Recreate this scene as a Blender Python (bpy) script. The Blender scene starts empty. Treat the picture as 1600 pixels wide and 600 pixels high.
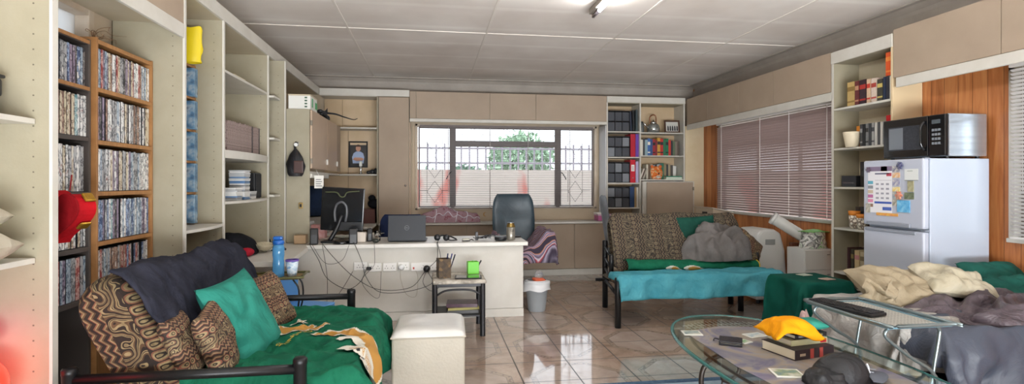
import bpy, math, random
from mathutils import Vector, Matrix, Euler, noise
from math import sin, cos, pi, radians as R
random.seed(7)
S = bpy.context.scene
COL = S.collection

# ------------------------------------------------------------------ camera, world, lights
cam_d = bpy.data.cameras.new('camera'); cam = bpy.data.objects.new('camera', cam_d); COL.objects.link(cam)
cam.location = (0, 0, 1.36); cam.rotation_euler = (R(90), 0, -math.atan(126/840))
cam_d.sensor_width = 36; cam_d.lens = 36*840/1600; cam_d.shift_y = -15/1600; cam_d.clip_start = 0.02
S.camera = cam
S.view_settings.view_transform = 'Standard'; S.view_settings.look = 'None'
S.view_settings.gamma = 1; S.view_settings.use_curve_mapping = False
S.view_settings.exposure = 0.16
W = bpy.data.worlds.new('sky'); S.world = W; W.use_nodes = True
wn = W.node_tree; bg = wn.nodes['Background']; bg.inputs[0].default_value = (0.86, 0.93, 1.0, 1); bg.inputs[1].default_value = 2.6

def area(name, loc, rot, sx, sy, power, col=(1, 1, 1), portal=False):
    d = bpy.data.lights.new(name, 'AREA'); d.shape = 'RECTANGLE'; d.size = sx; d.size_y = sy
    d.energy = power; d.color = col
    o = bpy.data.objects.new(name, d); COL.objects.link(o); o.location = loc; o.rotation_euler = rot
    if portal: d.cycles.is_portal = True
    return o
area('added_front_fill', (1.1, -1.5, 1.45), (R(90), 0, 0), 4.6, 2.4, 24, (0.94, 0.97, 1.0))  # unseen fill light added in front of the solid front wall, no door there
upfill = area('added_ceiling_fill', (1.1, -1.45, .6), (R(130), 0, 0), 4.6, 1.2, 395, (0.93, 0.965, 1.0)); upfill.data.spread = R(120)  # second added fill, tilted upward to brighten the ceiling
area('back_window_portal', (1.14, 8.35, 1.55), (R(-90), 0, 0), 2.8, 1.5, 1, portal=True)
area('right_window_portal', (4.45, 6.1, 1.6), (R(90), 0, R(90)), 2.5, 1.4, 1, portal=True)
area('near_window_portal', (4.45, 2.2, 1.6), (R(90), 0, R(90)), 2.3, 1.4, 1, portal=True)
sun_d = bpy.data.lights.new('sun', 'SUN'); sun_d.energy = 1.6; sun_d.angle = R(3); sun_d.color = (1, .96, .9)
sun = bpy.data.objects.new('sun', sun_d); COL.objects.link(sun); sun.rotation_euler = (R(38), 0, R(-25))

# ------------------------------------------------------------------ materials
def hx(h):
    h = h.lstrip('#'); c = [int(h[i:i+2], 16)/255 for i in (0, 2, 4)]
    return tuple((x/12.92 if x <= .04045 else ((x+.055)/1.055)**2.4) for x in c)+(1,)
MATS = {}
def newmat(name):
    m = bpy.data.materials.new(name); m.use_nodes = True
    return m, m.node_tree, m.node_tree.nodes['Principled BSDF']
def N(t, ty, **kw):
    n = t.nodes.new(ty)
    for k, v in kw.items():
        if k in n.inputs: n.inputs[k].default_value = v
        else: setattr(n, k, v)
    return n
def ramp(t, stops, interp='LINEAR'):
    r = t.nodes.new('ShaderNodeValToRGB'); e = r.color_ramp; e.interpolation = interp
    while len(e.elements) < len(stops): e.elements.new(.5)
    for i, (p, c) in enumerate(stops):
        e.elements[i].position = p; e.elements[i].color = hx(c) if isinstance(c, str) else (c, c, c, 1)
    return r
def mat(name, col, rough=.55, metal=0, var=None, bump=None, trans=0, alpha=1, emit=0, sheen=0, coat=0, scale=(1, 1, 1), ior=None):
    """plain surface with optional mottling (scale, second colour) and bump (scale, strength)"""
    if name in MATS: return MATS[name]
    m, t, b = newmat(name); L = t.links
    b.inputs['Base Color'].default_value = hx(col); b.inputs['Roughness'].default_value = rough
    b.inputs['Metallic'].default_value = metal; b.inputs['Transmission Weight'].default_value = trans
    b.inputs['Alpha'].default_value = alpha
    if ior: b.inputs['IOR'].default_value = ior
    if sheen: b.inputs['Sheen Weight'].default_value = sheen
    if coat: b.inputs['Coat Weight'].default_value = coat; b.inputs['Coat Roughness'].default_value = .08
    if emit: b.inputs['Emission Color'].default_value = hx(col); b.inputs['Emission Strength'].default_value = emit
    if var or bump:
        tc = N(t, 'ShaderNodeTexCoord'); mp = N(t, 'ShaderNodeMapping'); mp.inputs['Scale'].default_value = scale
        L.new(tc.outputs['Object'], mp.inputs[0])
    if var:
        nz = N(t, 'ShaderNodeTexNoise', Scale=var[0], Detail=6.0, Roughness=.6); L.new(mp.outputs[0], nz.inputs['Vector'])
        rp = ramp(t, [(.3, col), (.72, var[1])]); L.new(nz.outputs['Fac'], rp.inputs[0]); L.new(rp.outputs[0], b.inputs['Base Color'])
    if bump:
        nb = N(t, 'ShaderNodeTexNoise', Scale=bump[0], Detail=4.0); L.new(mp.outputs[0], nb.inputs['Vector'])
        bp = N(t, 'ShaderNodeBump', Strength=bump[1], Distance=.02); L.new(nb.outputs['Fac'], bp.inputs['Height']); L.new(bp.outputs[0], b.inputs['Normal'])
    MATS[name] = m; return m

def mat_multi(name, scale, stops, rough=.7, kind='NOISE', stretch=(1, 1, 1), interp='LINEAR', distort=0, detail=3.0, bump=0, wrinkle=0, each=False):
    """printed pattern: a texture through a colour ramp"""
    if name in MATS: return MATS[name]
    m, t, b = newmat(name); L = t.links; b.inputs['Roughness'].default_value = rough
    tc = N(t, 'ShaderNodeTexCoord'); mp = N(t, 'ShaderNodeMapping'); mp.inputs['Scale'].default_value = stretch
    L.new(tc.outputs['Object'], mp.inputs[0])
    if each:
        oi = N(t, 'ShaderNodeObjectInfo'); va = N(t, 'ShaderNodeVectorMath', operation='MULTIPLY_ADD'); va.inputs[1].default_value = (3.7, 3.7, 3.7); L.new(oi.outputs['Location'], va.inputs[0]); L.new(tc.outputs['Object'], va.inputs[2]); L.new(va.outputs[0], mp.inputs[0])
    if kind == 'NOISE':
        x = N(t, 'ShaderNodeTexNoise', Scale=scale, Detail=detail, Distortion=distort); o = x.outputs['Fac']
    elif kind == 'VORONOI':
        x = N(t, 'ShaderNodeTexVoronoi', Scale=scale); sp = N(t, 'ShaderNodeSeparateColor'); L.new(x.outputs['Color'], sp.inputs[0]); o = sp.outputs[0]
    else:
        x = N(t, 'ShaderNodeTexWave', Scale=scale, Distortion=distort, Detail=detail); x.bands_direction = kind; o = x.outputs['Fac']
    L.new(mp.outputs[0], x.inputs['Vector']); r = ramp(t, stops, interp); L.new(o, r.inputs[0]); L.new(r.outputs[0], b.inputs['Base Color'])
    if wrinkle:
        w1 = N(t, 'ShaderNodeTexNoise', Scale=wrinkle, Detail=5.0, Distortion=1.2); L.new(tc.outputs['Object'], w1.inputs['Vector']); bp = N(t, 'ShaderNodeBump', Strength=.6, Distance=.04); L.new(w1.outputs['Fac'], bp.inputs['Height']); L.new(bp.outputs[0], b.inputs['Normal'])
    if bump:
        bp = N(t, 'ShaderNodeBump', Strength=bump, Distance=.01); L.new(o, bp.inputs['Height']); L.new(bp.outputs[0], b.inputs['Normal'])
    MATS[name] = m; return m

def mat_ethnic(name, dark, mid, light, accent, axis='X', along='Z', sc=1.0, shear=0, phase=.13):
    """woven cover: repeating broad stripes - zigzag border, swirling lines, chain of rings"""
    if name in MATS: return MATS[name]
    m, t, b = newmat(name); L = t.links; b.inputs['Roughness'].default_value = .85
    tc = N(t, 'ShaderNodeTexCoord'); o = tc.outputs['Object']; sep = N(t, 'ShaderNodeSeparateXYZ'); L.new(o, sep.inputs[0])
    def mth(op, a, b2=None):
        n = N(t, 'ShaderNodeMath', operation=op)
        for i, q in enumerate((a, b2)):
            if q is None: continue
            if isinstance(q, (int, float)): n.inputs[i].default_value = q
            else: L.new(q, n.inputs[i])
        return n.outputs[0]
    def mixc(f, a, b2):
        n = N(t, 'ShaderNodeMix', data_type='RGBA'); L.new(f, n.inputs['Factor'])
        for i, q in ((6, a), (7, b2)):
            if isinstance(q, str): n.inputs[i].default_value = hx(q)
            else: L.new(q, n.inputs[i])
        return n.outputs[2]
    a = sep.outputs['XYZ'.index(axis)]; al = sep.outputs['XYZ'.index(along)]
    if shear: a = mth('ADD', a, mth('MULTIPLY', al, shear))
    band = mth('FRACT', mth('ADD', mth('MULTIPLY', a, 3.0*sc), phase))
    nz_ = N(t, 'ShaderNodeTexNoise', Scale=5.5*sc, Detail=1.5); L.new(o, nz_.inputs['Vector'])
    sw = mth('FRACT', mth('ADD', mth('MULTIPLY', mth('ADD', al, mth('MULTIPLY', a, .6)), 4.5*sc), mth('MULTIPLY', nz_.outputs['Fac'], 12.0)))
    rs = ramp(t, [(0, dark), (.33, mid), (.55, light), (.74, dark), (.86, light)], 'CONSTANT'); L.new(sw, rs.inputs[0])
    tri = mth('ABSOLUTE', mth('SUBTRACT', mth('FRACT', mth('MULTIPLY', al, 16*sc)), .5))
    zz = mth('FRACT', mth('ADD', mth('MULTIPLY', band, 7.0), mth('MULTIPLY', tri, 1.3)))
    rz = ramp(t, [(0, dark), (.45, accent), (.62, light), (.78, mid)], 'CONSTANT'); L.new(zz, rz.inputs[0])
    u = mth('MULTIPLY', mth('SUBTRACT', mth('FRACT', mth('MULTIPLY', al, 15*sc)), .5), 1.0); v = mth('MULTIPLY', mth('SUBTRACT', band, .77), 4.6)
    d = mth('SQRT', mth('ADD', mth('MULTIPLY', u, u), mth('MULTIPLY', v, v)))
    rr = ramp(t, [(0, light), (.12, dark), (.22, light), (.36, accent), (.46, dark)], 'CONSTANT'); L.new(d, rr.inputs[0])
    c = mixc(mth('GREATER_THAN', band, .22), rz.outputs[0], rs.outputs[0]); c = mixc(mth('GREATER_THAN', band, .655), c, rr.outputs[0]); c = mixc(mth('GREATER_THAN', band, .885), c, rz.outputs[0])
    n2 = N(t, 'ShaderNodeTexNoise', Scale=30.0, Detail=4.0); L.new(o, n2.inputs['Vector'])
    r3 = ramp(t, [(.3, '#8a7f74'), (.7, '#ffffff')]); L.new(n2.outputs['Fac'], r3.inputs[0])
    m3 = N(t, 'ShaderNodeMix', data_type='RGBA', blend_type='MULTIPLY'); m3.inputs['Factor'].default_value = .7; L.new(c, m3.inputs[6]); L.new(r3.outputs[0], m3.inputs[7])
    L.new(m3.outputs[2], b.inputs['Base Color'])
    bp = N(t, 'ShaderNodeBump', Strength=.25, Distance=.004); L.new(n2.outputs['Fac'], bp.inputs['Height']); L.new(bp.outputs[0], b.inputs['Normal'])
    MATS[name] = m; return m

def mat_cloth(name, col, col2, rough=.85, wr=5.0, wstr=.5, sheen=.3, vscale=6.0):
    if name in MATS: return MATS[name]
    m, t, b = newmat(name); L = t.links; b.inputs['Roughness'].default_value = rough; b.inputs['Sheen Weight'].default_value = 0; b.inputs['Specular IOR Level'].default_value = .5 if rough < .6 else .15
    tc = N(t, 'ShaderNodeTexCoord')
    n1 = N(t, 'ShaderNodeTexNoise', Scale=vscale, Detail=5.0, Roughness=.6); L.new(tc.outputs['Object'], n1.inputs['Vector'])
    r = ramp(t, [(.35, col), (.68, col2)]); L.new(n1.outputs['Fac'], r.inputs[0]); L.new(r.outputs[0], b.inputs['Base Color'])
    n2 = N(t, 'ShaderNodeTexNoise', Scale=wr, Detail=6.0, Distortion=.8); L.new(tc.outputs['Object'], n2.inputs['Vector'])
    n3 = N(t, 'ShaderNodeTexNoise', Scale=120.0, Detail=3.0); L.new(tc.outputs['Object'], n3.inputs['Vector'])
    ad = N(t, 'ShaderNodeMath', operation='MULTIPLY_ADD'); ad.inputs[1].default_value = .02; L.new(n3.outputs['Fac'], ad.inputs[0]); L.new(n2.outputs['Fac'], ad.inputs[2])
    bp = N(t, 'ShaderNodeBump', Strength=min(1, wstr*1.5), Distance=.04); L.new(ad.outputs[0], bp.inputs['Height']); L.new(bp.outputs[0], b.inputs['Normal'])
    MATS[name] = m; return m

def mat_floor():
    m, t, b = newmat('glazed_tile'); L = t.links
    tc = N(t, 'ShaderNodeTexCoord'); sep = N(t, 'ShaderNodeSeparateXYZ'); L.new(tc.outputs['Object'], sep.inputs[0])
    def mth(op, a, b2=None, c=None):
        n = N(t, 'ShaderNodeMath', operation=op)
        for i, q in enumerate((a, b2, c)):
            if q is None: continue
            if isinstance(q, (int, float)): n.inputs[i].default_value = q
            else: L.new(q, n.inputs[i])
        return n.outputs[0]
    X = mth('SUBTRACT', sep.outputs[0], 1.02-8.0); Y = mth('SUBTRACT', sep.outputs[1], 4.0-8.0)
    fx = mth('ABSOLUTE', mth('SUBTRACT', mth('FRACT', mth('ADD', mth('DIVIDE', X, .4), .5)), .5))
    fy = mth('ABSOLUTE', mth('SUBTRACT', mth('FRACT', mth('ADD', mth('DIVIDE', Y, .4), .5)), .5))
    grout = mth('LESS_THAN', mth('MINIMUM', fx, fy), .011)
    ox = mth('ABSOLUTE', mth('MULTIPLY', mth('SUBTRACT', mth('FRACT', mth('ADD', mth('DIVIDE', X, .8), .5)), .5), .8))
    Y2 = mth('SUBTRACT', Y, .4)
    oy = mth('ABSOLUTE', mth('MULTIPLY', mth('SUBTRACT', mth('FRACT', mth('ADD', mth('DIVIDE', Y2, .8), .5)), .5), .8))
    d = mth('MAXIMUM', mth('MAXIMUM', ox, oy), mth('MULTIPLY', mth('ADD', ox, oy), .72))
    band = mth('LESS_THAN', mth('ABSOLUTE', mth('SUBTRACT', d, .315)), .019)
    inner = mth('LESS_THAN', d, .3)
    edge = mth('LESS_THAN', mth('ABSOLUTE', mth('SUBTRACT', mth('ABSOLUTE', mth('SUBTRACT', d, .315)), .019)), .0035)
    nz = N(t, 'ShaderNodeTexNoise', Scale=3.2, Detail=8.0, Roughness=.7, Distortion=.6); L.new(tc.outputs['Object'], nz.inputs['Vector'])
    r1 = ramp(t, [(.25, '#86705f'), (.5, '#a89282'), (.75, '#bba999')]); L.new(nz.outputs['Fac'], r1.inputs[0])
    r2 = ramp(t, [(.25, '#97857a'), (.5, '#ad9c90'), (.75, '#bcaea3')]); L.new(nz.outputs['Fac'], r2.inputs[0])
    def mix(f, a, b2):
        n = N(t, 'ShaderNodeMix', data_type='RGBA'); L.new(f, n.inputs['Factor'])
        for i, q in ((6, a), (7, b2)):
            if isinstance(q, str): n.inputs[i].default_value = hx(q)
            else: L.new(q, n.inputs[i])
        return n.outputs[2]
    vo = N(t, 'ShaderNodeTexVoronoi', Scale=38.0); L.new(tc.outputs['Object'], vo.inputs['Vector'])
    dots = mth('LESS_THAN', vo.outputs['Distance'], .38)
    base = mix(inner, r1.outputs[0], r2.outputs[0])
    bandc = mix(dots, '#a08e7f', '#83736a')
    base = mix(band, base, bandc); base = mix(edge, base, '#8f7f73'); base = mix(grout, base, '#3a322d')
    L.new(base, b.inputs['Base Color'])
    ns = N(t, 'ShaderNodeTexNoise', Scale=1.6, Detail=5.0); L.new(tc.outputs['Object'], ns.inputs['Vector'])
    rr = ramp(t, [(.35, .035), (.75, .13)]); L.new(ns.outputs['Fac'], rr.inputs[0])
    L.new(mth('MAXIMUM', rr.outputs[0], mth('MULTIPLY', grout, .6)), b.inputs['Roughness'])
    bp = N(t, 'ShaderNodeBump', Strength=.3, Distance=.003, invert=True); L.new(grout, bp.inputs['Height'])
    L.new(bp.outputs[0], b.inputs['Normal']); b.inputs['Coat Weight'].default_value = .35; b.inputs['Coat Roughness'].default_value = .06
    b.inputs['IOR'].default_value = 1.6
    return m

def mat_planks(name, c1, c2, c3, axis=1, width=.11):
    m, t, b = newmat(name); L = t.links; b.inputs['Roughness'].default_value = .42
    tc = N(t, 'ShaderNodeTexCoord'); sep = N(t, 'ShaderNodeSeparateXYZ'); L.new(tc.outputs['Object'], sep.inputs[0])
    q = N(t, 'ShaderNodeMath', operation='DIVIDE'); q.inputs[1].default_value = width; L.new(sep.outputs[axis], q.inputs[0])
    fl = N(t, 'ShaderNodeMath', operation='FLOOR'); L.new(q.outputs[0], fl.inputs[0])
    fr = N(t, 'ShaderNodeMath', operation='FRACT'); L.new(q.outputs[0], fr.inputs[0])
    wn_ = N(t, 'ShaderNodeTexWhiteNoise', noise_dimensions='1D'); L.new(fl.outputs[0], wn_.inputs['W'])
    mp = N(t, 'ShaderNodeMapping'); mp.inputs['Scale'].default_value = (9, 9, .8); L.new(tc.outputs['Object'], mp.inputs[0])
    nz = N(t, 'ShaderNodeTexNoise', Scale=2.4, Detail=6.0, Distortion=1.2); L.new(mp.outputs[0], nz.inputs['Vector'])
    ad = N(t, 'ShaderNodeMath', operation='MULTIPLY_ADD'); ad.inputs[1].default_value = .35; L.new(wn_.outputs[0], ad.inputs[0]); L.new(nz.outputs['Fac'], ad.inputs[2])
    r = ramp(t, [(.35, c1), (.62, c2), (.95, c3)]); L.new(ad.outputs[0], r.inputs[0])
    ls = N(t, 'ShaderNodeMath', operation='LESS_THAN'); ls.inputs[1].default_value = .03; L.new(fr.outputs[0], ls.inputs[0])
    mx = N(t, 'ShaderNodeMix', data_type='RGBA'); L.new(ls.outputs[0], mx.inputs['Factor']); L.new(r.outputs[0], mx.inputs[6]); mx.inputs[7].default_value = hx('#5a3218')
    L.new(mx.outputs[2], b.inputs['Base Color'])
    bp = N(t, 'ShaderNodeBump', Strength=.5, Distance=.004, invert=True); L.new(ls.outputs[0], bp.inputs['Height']); L.new(bp.outputs[0], b.inputs['Normal'])
    return m

def mat_ceiling():
    m, t, b = newmat('ceiling_board'); L = t.links; b.inputs['Roughness'].default_value = .6
    tc = N(t, 'ShaderNodeTexCoord'); mp = N(t, 'ShaderNodeMapping'); mp.inputs['Scale'].default_value = (.16, 1, 1); L.new(tc.outputs['Object'], mp.inputs[0])
    wv = N(t, 'ShaderNodeTexWave', Scale=.5, Distortion=.5, Detail=1.0); wv.bands_direction = 'Y'; L.new(mp.outputs[0], wv.inputs['Vector'])
    nz = N(t, 'ShaderNodeTexNoise', Scale=1.2, Detail=6.0); L.new(tc.outputs['Object'], nz.inputs['Vector'])
    r = ramp(t, [(0, '#ebe5de'), (.93, '#ede7e1'), (1, '#f6f2ec')]); L.new(wv.outputs['Fac'], r.inputs[0])
    r2 = ramp(t, [(.3, '#cfc6bf'), (.7, '#ffffff')]); L.new(nz.outputs['Fac'], r2.inputs[0])
    mx = N(t, 'ShaderNodeMix', data_type='RGBA', blend_type='MULTIPLY'); mx.inputs['Factor'].default_value = .6
    L.new(r.outputs[0], mx.inputs[6]); L.new(r2.outputs[0], mx.inputs[7]); L.new(mx.outputs[2], b.inputs['Base Color'])
    bp = N(t, 'ShaderNodeBump', Strength=.05, Distance=.01); L.new(wv.outputs['Fac'], bp.inputs['Height']); L.new(bp.outputs[0], b.inputs['Normal'])
    return m

CREAM = mat('cream_laminate', '#a29b86', .5, var=(5.0, '#98917b'), bump=(90.0, .04))
CREAMW = mat('white_edging', '#cfccc3', .45, var=(6.0, '#c4c0b5'))
INNER = mat('cream_laminate_inner', '#c2b79f', .55, var=(3.0, '#b8ad94'))
TAN = mat('tan_board', '#aa9884', .6, var=(2.2, '#9f8d7a'), bump=(160.0, .06))
WHITEL = mat('white_laminate', '#dcd9d2', .4, var=(4.0, '#d2cec5'))
WOODT = mat('oak_tower', '#a97a4a', .5, var=(9.0, '#8f6338'), scale=(1, 6, 1))
BLACKM = mat('black_tube', '#17181a', .38, metal=.3)
BLACKP = mat('black_plastic', '#1a1b1e', .4)
BLACKG = mat('black_gloss', '#101114', .12, coat=.5)
CHROME = mat('chrome', '#c9cacc', .2, metal=1)
STEEL = mat('grey_steel_tube', '#9ea3a6', .35, metal=.8)
WHITEP = mat('white_plastic', '#dedfdd', .35)
PAPER = mat('paper', '#e8e6df', .8)
GREYM = mat('window_steel', '#7d7370', .5)
GLASS = mat('window_glass', '#ffffff', .0, trans=1, ior=1.02)
PAGES = mat('book_pages', '#d8cfb8', .8)

# ------------------------------------------------------------------ mesh builder
def catmull(P, k=6, closed=False):
    P = [Vector(p) for p in P]; n = len(P); out = []
    if n < 3: return P
    rng = range(n if closed else n-1)
    for i in rng:
        p1, p2 = P[i], P[(i+1) % n]
        p0 = P[i-1] if (closed or i > 0) else p1*2-p2
        p3 = P[(i+2) % n] if (closed or i+2 < n) else p2*2-p1
        for j in range(k):
            t = j/k; out.append(.5*((2*p1)+(p2-p0)*t+(2*p0-5*p1+4*p2-p3)*t*t+(3*p1-p0-3*p2+p3)*t**3))
    if not closed: out.append(P[-1])
    return out
class MB:
    def __init__(s): s.v = []; s.f = []; s.m = []; s.cur = 0
    def slot(s, i): s.cur = i; return s
    def add(s, vs, fs):
        b = len(s.v); s.v += [tuple(v) for v in vs]; s.f += [tuple(b+i for i in f) for f in fs]; s.m += [s.cur]*len(fs); return s
    def box(s, x0, x1, y0, y1, z0, z1):
        return s.add([(x0, y0, z0), (x1, y0, z0), (x1, y1, z0), (x0, y1, z0), (x0, y0, z1), (x1, y0, z1), (x1, y1, z1), (x0, y1, z1)],
                     [(0, 3, 2, 1), (4, 5, 6, 7), (0, 1, 5, 4), (1, 2, 6, 5), (2, 3, 7, 6), (3, 0, 4, 7)])
    def cbox(s, c, d, rot=(0, 0, 0)):
        m = Euler(rot).to_matrix(); c = Vector(c); q = []
        for z in (-1, 1):
            for x, y in ((-1, -1), (1, -1), (1, 1), (-1, 1)): q.append(c+m @ Vector((x*d[0]/2, y*d[1]/2, z*d[2]/2)))
        return s.add(q, [(0, 3, 2, 1), (4, 5, 6, 7), (0, 1, 5, 4), (1, 2, 6, 5), (2, 3, 7, 6), (3, 0, 4, 7)])
    def tube(s, pts, r, n=8, k=0, closed=False, taper=None):
        P = catmull(pts, k, closed) if k else [Vector(p) for p in pts]
        L = len(P); rings = []; prev = None
        for i, p in enumerate(P):
            if closed: d = P[(i+1) % L]-P[i-1]
            else: d = P[min(i+1, L-1)]-P[max(i-1, 0)]
            if d.length < 1e-9: d = Vector((0, 0, 1))
            d.normalize()
            if prev is None: a = Vector((0, 0, 1)) if abs(d.z) < .9 else Vector((1, 0, 0)); u = d.cross(a).normalized()
            else:
                u = prev-d*prev.dot(d)
                if u.length < 1e-6: u = d.orthogonal()
                u.normalize()
            prev = u; w = d.cross(u); rr = r*(taper(i/(L-1)) if taper else 1)
            rings.append([p+(u*cos(2*pi*j/n)+w*sin(2*pi*j/n))*rr for j in range(n)])
        vs = [v for g in rings for v in g]; fs = []
        for i in range(L if closed else L-1):
            a = i*n; b = ((i+1) % L)*n
            for j in range(n): fs.append((a+j, a+(j+1) % n, b+(j+1) % n, b+j))
        if not closed: fs.append(tuple(reversed(range(n)))); fs.append(tuple((L-1)*n+j for j in range(n)))
        return s.add(vs, fs)
    def lathe(s, prof, c=(0, 0, 0), n=20, cap=True):
        vs = []; fs = []
        for r, z in prof:
            for j in range(n): vs.append((c[0]+r*cos(2*pi*j/n), c[1]+r*sin(2*pi*j/n), c[2]+z))
        for i in range(len(prof)-1):
            for j in range(n): fs.append((i*n+j, i*n+(j+1) % n, (i+1)*n+(j+1) % n, (i+1)*n+j))
        if cap: fs.append(tuple(reversed(range(n)))); fs.append(tuple((len(prof)-1)*n+j for j in range(n)))
        return s.add(vs, fs)
    def prism(s, poly, a0, a1, axis='z'):
        n = len(poly); f = {'z': lambda p, a: (p[0], p[1], a), 'y': lambda p, a: (p[0], a, p[1]), 'x': lambda p, a: (a, p[0], p[1])}[axis]
        vs = [f(p, a0) for p in poly]+[f(p, a1) for p in poly]
        return s.add(vs, [tuple(reversed(range(n))), tuple(range(n, 2*n))]+[(i, (i+1) % n, n+(i+1) % n, n+i) for i in range(n)])
    def grid(s, fn, nu, nv, cu=False, cv=False):
        vs = [fn(i/nu, j/nv) for i in range(nu+(0 if cu else 1)) for j in range(nv+(0 if cv else 1))]
        U_ = nu+(0 if cu else 1); V_ = nv+(0 if cv else 1); fs = []
        for i in range(nu):
            for j in range(nv):
                a, b = i, (i+1) % U_; c, d = j, (j+1) % V_
                fs.append((a*V_+c, b*V_+c, b*V_+d, a*V_+d))
        return s.add(vs, fs)
    def ball(s, c, r, n=12):
        if not hasattr(r, '__len__'): r = (r, r, r)
        return s.grid(lambda u, v: (c[0]+r[0]*sin(pi*v)*cos(2*pi*u), c[1]+r[1]*sin(pi*v)*sin(2*pi*u), c[2]-r[2]*cos(pi*v)), n*2, n, cu=True)
    def build(s, name, m, parent=None, bevel=0, smooth=False, solid=0, sub=0, loc=None, rot=None, weld=False):
        me = bpy.data.meshes.new(name); me.from_pydata(s.v, [], s.f)
        for q in (m if isinstance(m, (list, tuple)) else [m]): me.materials.append(q)
        for i, p in enumerate(me.polygons): p.material_index = s.m[i]; p.use_smooth = bool(smooth)
        me.update()
        import bmesh
        bm = bmesh.new(); bm.from_mesh(me)
        if weld: bmesh.ops.remove_doubles(bm, verts=bm.verts, dist=1e-5)
        bmesh.ops.recalc_face_normals(bm, faces=bm.faces); bm.to_mesh(me); bm.free()
        o = bpy.data.objects.new(name, me); COL.objects.link(o)
        if solid: q = o.modifiers.new('solidify', 'SOLIDIFY'); q.thickness = solid; q.offset = -1
        if bevel: q = o.modifiers.new('bevel', 'BEVEL'); q.width = bevel; q.segments = 2; q.limit_method = 'ANGLE'; q.angle_limit = R(40)
        if sub: q = o.modifiers.new('subsurf', 'SUBSURF'); q.levels = sub; q.render_levels = sub
        if smooth == 'auto':
            pass
        if parent: o.parent = parent
        if loc: o.location = loc
        if rot: o.rotation_euler = rot
        return o
def tag(o, label, cat, group=None):
    o['label'] = label; o['category'] = cat
    if group: o['group'] = group
    return o
def thing(name, label, cat, loc=(0, 0, 0), rz=0, group=None):
    o = bpy.data.objects.new(name, None); COL.objects.link(o); o.empty_display_size = .05
    o.location = loc; o.rotation_euler = (0, 0, rz) if not hasattr(rz, '__len__') else rz
    return tag(o, label, cat, group)
def struct(name, mb, m, parent=None, **k):
    o = mb.build(name, m, parent, **k)
    if not parent: o['kind'] = 'structure'
    return o
def rebase(mb, loc):
    """shift authored world coordinates so the origin sits at loc"""
    mb.v = [(x-loc[0], y-loc[1], z-loc[2]) for x, y, z in mb.v]; return mb
def dupe(root, loc, rz=None, label=None, group=None):
    r = root.copy(); COL.objects.link(r); r.location = loc
    if rz is not None: r.rotation_euler = (0, 0, rz) if not hasattr(rz, '__len__') else rz
    if label: r['label'] = label
    if group: r['group'] = group
    for ch in list(root.children):
        c = ch.copy(); COL.objects.link(c); c.parent = r
        for g in list(ch.children):
            d = g.copy(); COL.objects.link(d); d.parent = c
    return r
def nz(x, y=0, z=0): return noise.noise(Vector((x, y, z)))
def ridge(x, y=0, z=0): return 1-abs(noise.noise(Vector((x, y, z))))*2
def cf(x, y=0, z=0, seed=0, k=9.0): return .5+.5*sin(k*noise.noise(Vector((x*.9+seed, y*.9, z*.9+seed*2)))+1.5*noise.noise(Vector((x*3, y*3, z*3+seed))))
def fbm(x, y=0, z=0, o=4): return noise.fractal(Vector((x, y, z)), 1.0, 2.0, o)
def sstep(a, b, x): t = max(0, min(1, (x-a)/(b-a))); return t*t*(3-2*t)
def cushion(w, h, t, seed=0, wr=.012, pinch=.12, n=26):
    """pillow lying in local XY, corners pulled out, thickness along Z"""
    mb = MB()
    def side(sgn):
        def f(a, b):
            u, v = a*2-1, b*2-1
            k = max(0, (1-u**4)*(1-v**4))**.55
            x = w/2*u*(1-pinch*(1-abs(v)**2.2)*.6); y = h/2*v*(1-pinch*(1-abs(u)**2.2)*.6)
            z = sgn*t/2*k + wr*k**.5*(1.3*cf(x*6+seed, y*4+sgn*3, 0, seed)+.35*ridge(x*11+y*5, y*12+seed, seed)) - wr*.5*k
            if sgn < 0: z = -t/2*k + wr*.6*k*nz(x*6+seed, y*6)
            return (x, y, z)
        return f
    mb.grid(side(1), n, n); mb.grid(side(-1), n, n)
    return mb
def drape(x0, x1, y0, y1, z, ov, res=.025, amp=.006, fold=.02, ff=9., seed=0, flare=.06, rnd=.025, top=None, floor=.004):
    """sheet over a box top; ov = overhang (left, right, front, back)"""
    mb = MB(); A, B, Cc, D = ov
    sx0, sx1, sy0, sy1 = x0-A, x1+B, y0-Cc, y1+D
    nu = max(4, int((sx1-sx0)/res)); nv = max(4, int((sy1-sy0)/res))
    def f(a, b):
        s = sx0+(sx1-sx0)*a; t = sy0+(sy1-sy0)*b
        dx = s-x1 if s > x1 else (s-x0 if s < x0 else 0); dy = t-y1 if t > y1 else (t-y0 if t < y0 else 0)
        ax, ay = abs(dx), abs(dy); dd = (ax*ax+ay*ay)**.5 if (ax and ay) else max(ax, ay)
        dd = min(dd, max(ax, ay)*1.08)
        cx, cy = min(max(s, x0), x1), min(max(t, y0), y1)
        k = sstep(0, .12, dd); w = (fold*k*sin((s if ay > ax else t)*ff*2+seed+nz(s*3, t*3, seed)*2.5)+fold*k*nz(s*8, t*8, seed)+fold*.7*k*(ridge((s if ay > ax else t)*5, dd*2.2, seed+4)-.5))
        out = rnd*sstep(0, rnd*1.6, dd)+flare*dd+w
        sgx = (dx > 0)-(dx < 0); sgy = (dy > 0)-(dy < 0)
        tot = ax+ay or 1
        X = cx+sgx*out*(ax/tot if ay else 1)*(1.25 if ay and ax else 1); Y = cy+sgy*out*(ay/tot if ax else 1)*(1.25 if ay and ax else 1)
        zz = z-max(0, dd-rnd*.6)+amp*(fbm(s*5, t*5, seed)+.5)*(1-k)
        if top: zz += top(s, t)*(1-sstep(0, .1, dd))
        return (X, Y, max(floor, zz))
    mb.grid(f, nu, nv); mb.fn = lambda s_, t_: Vector(f((s_-sx0)/(sx1-sx0), (t_-sy0)/(sy1-sy0))); return mb
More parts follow.
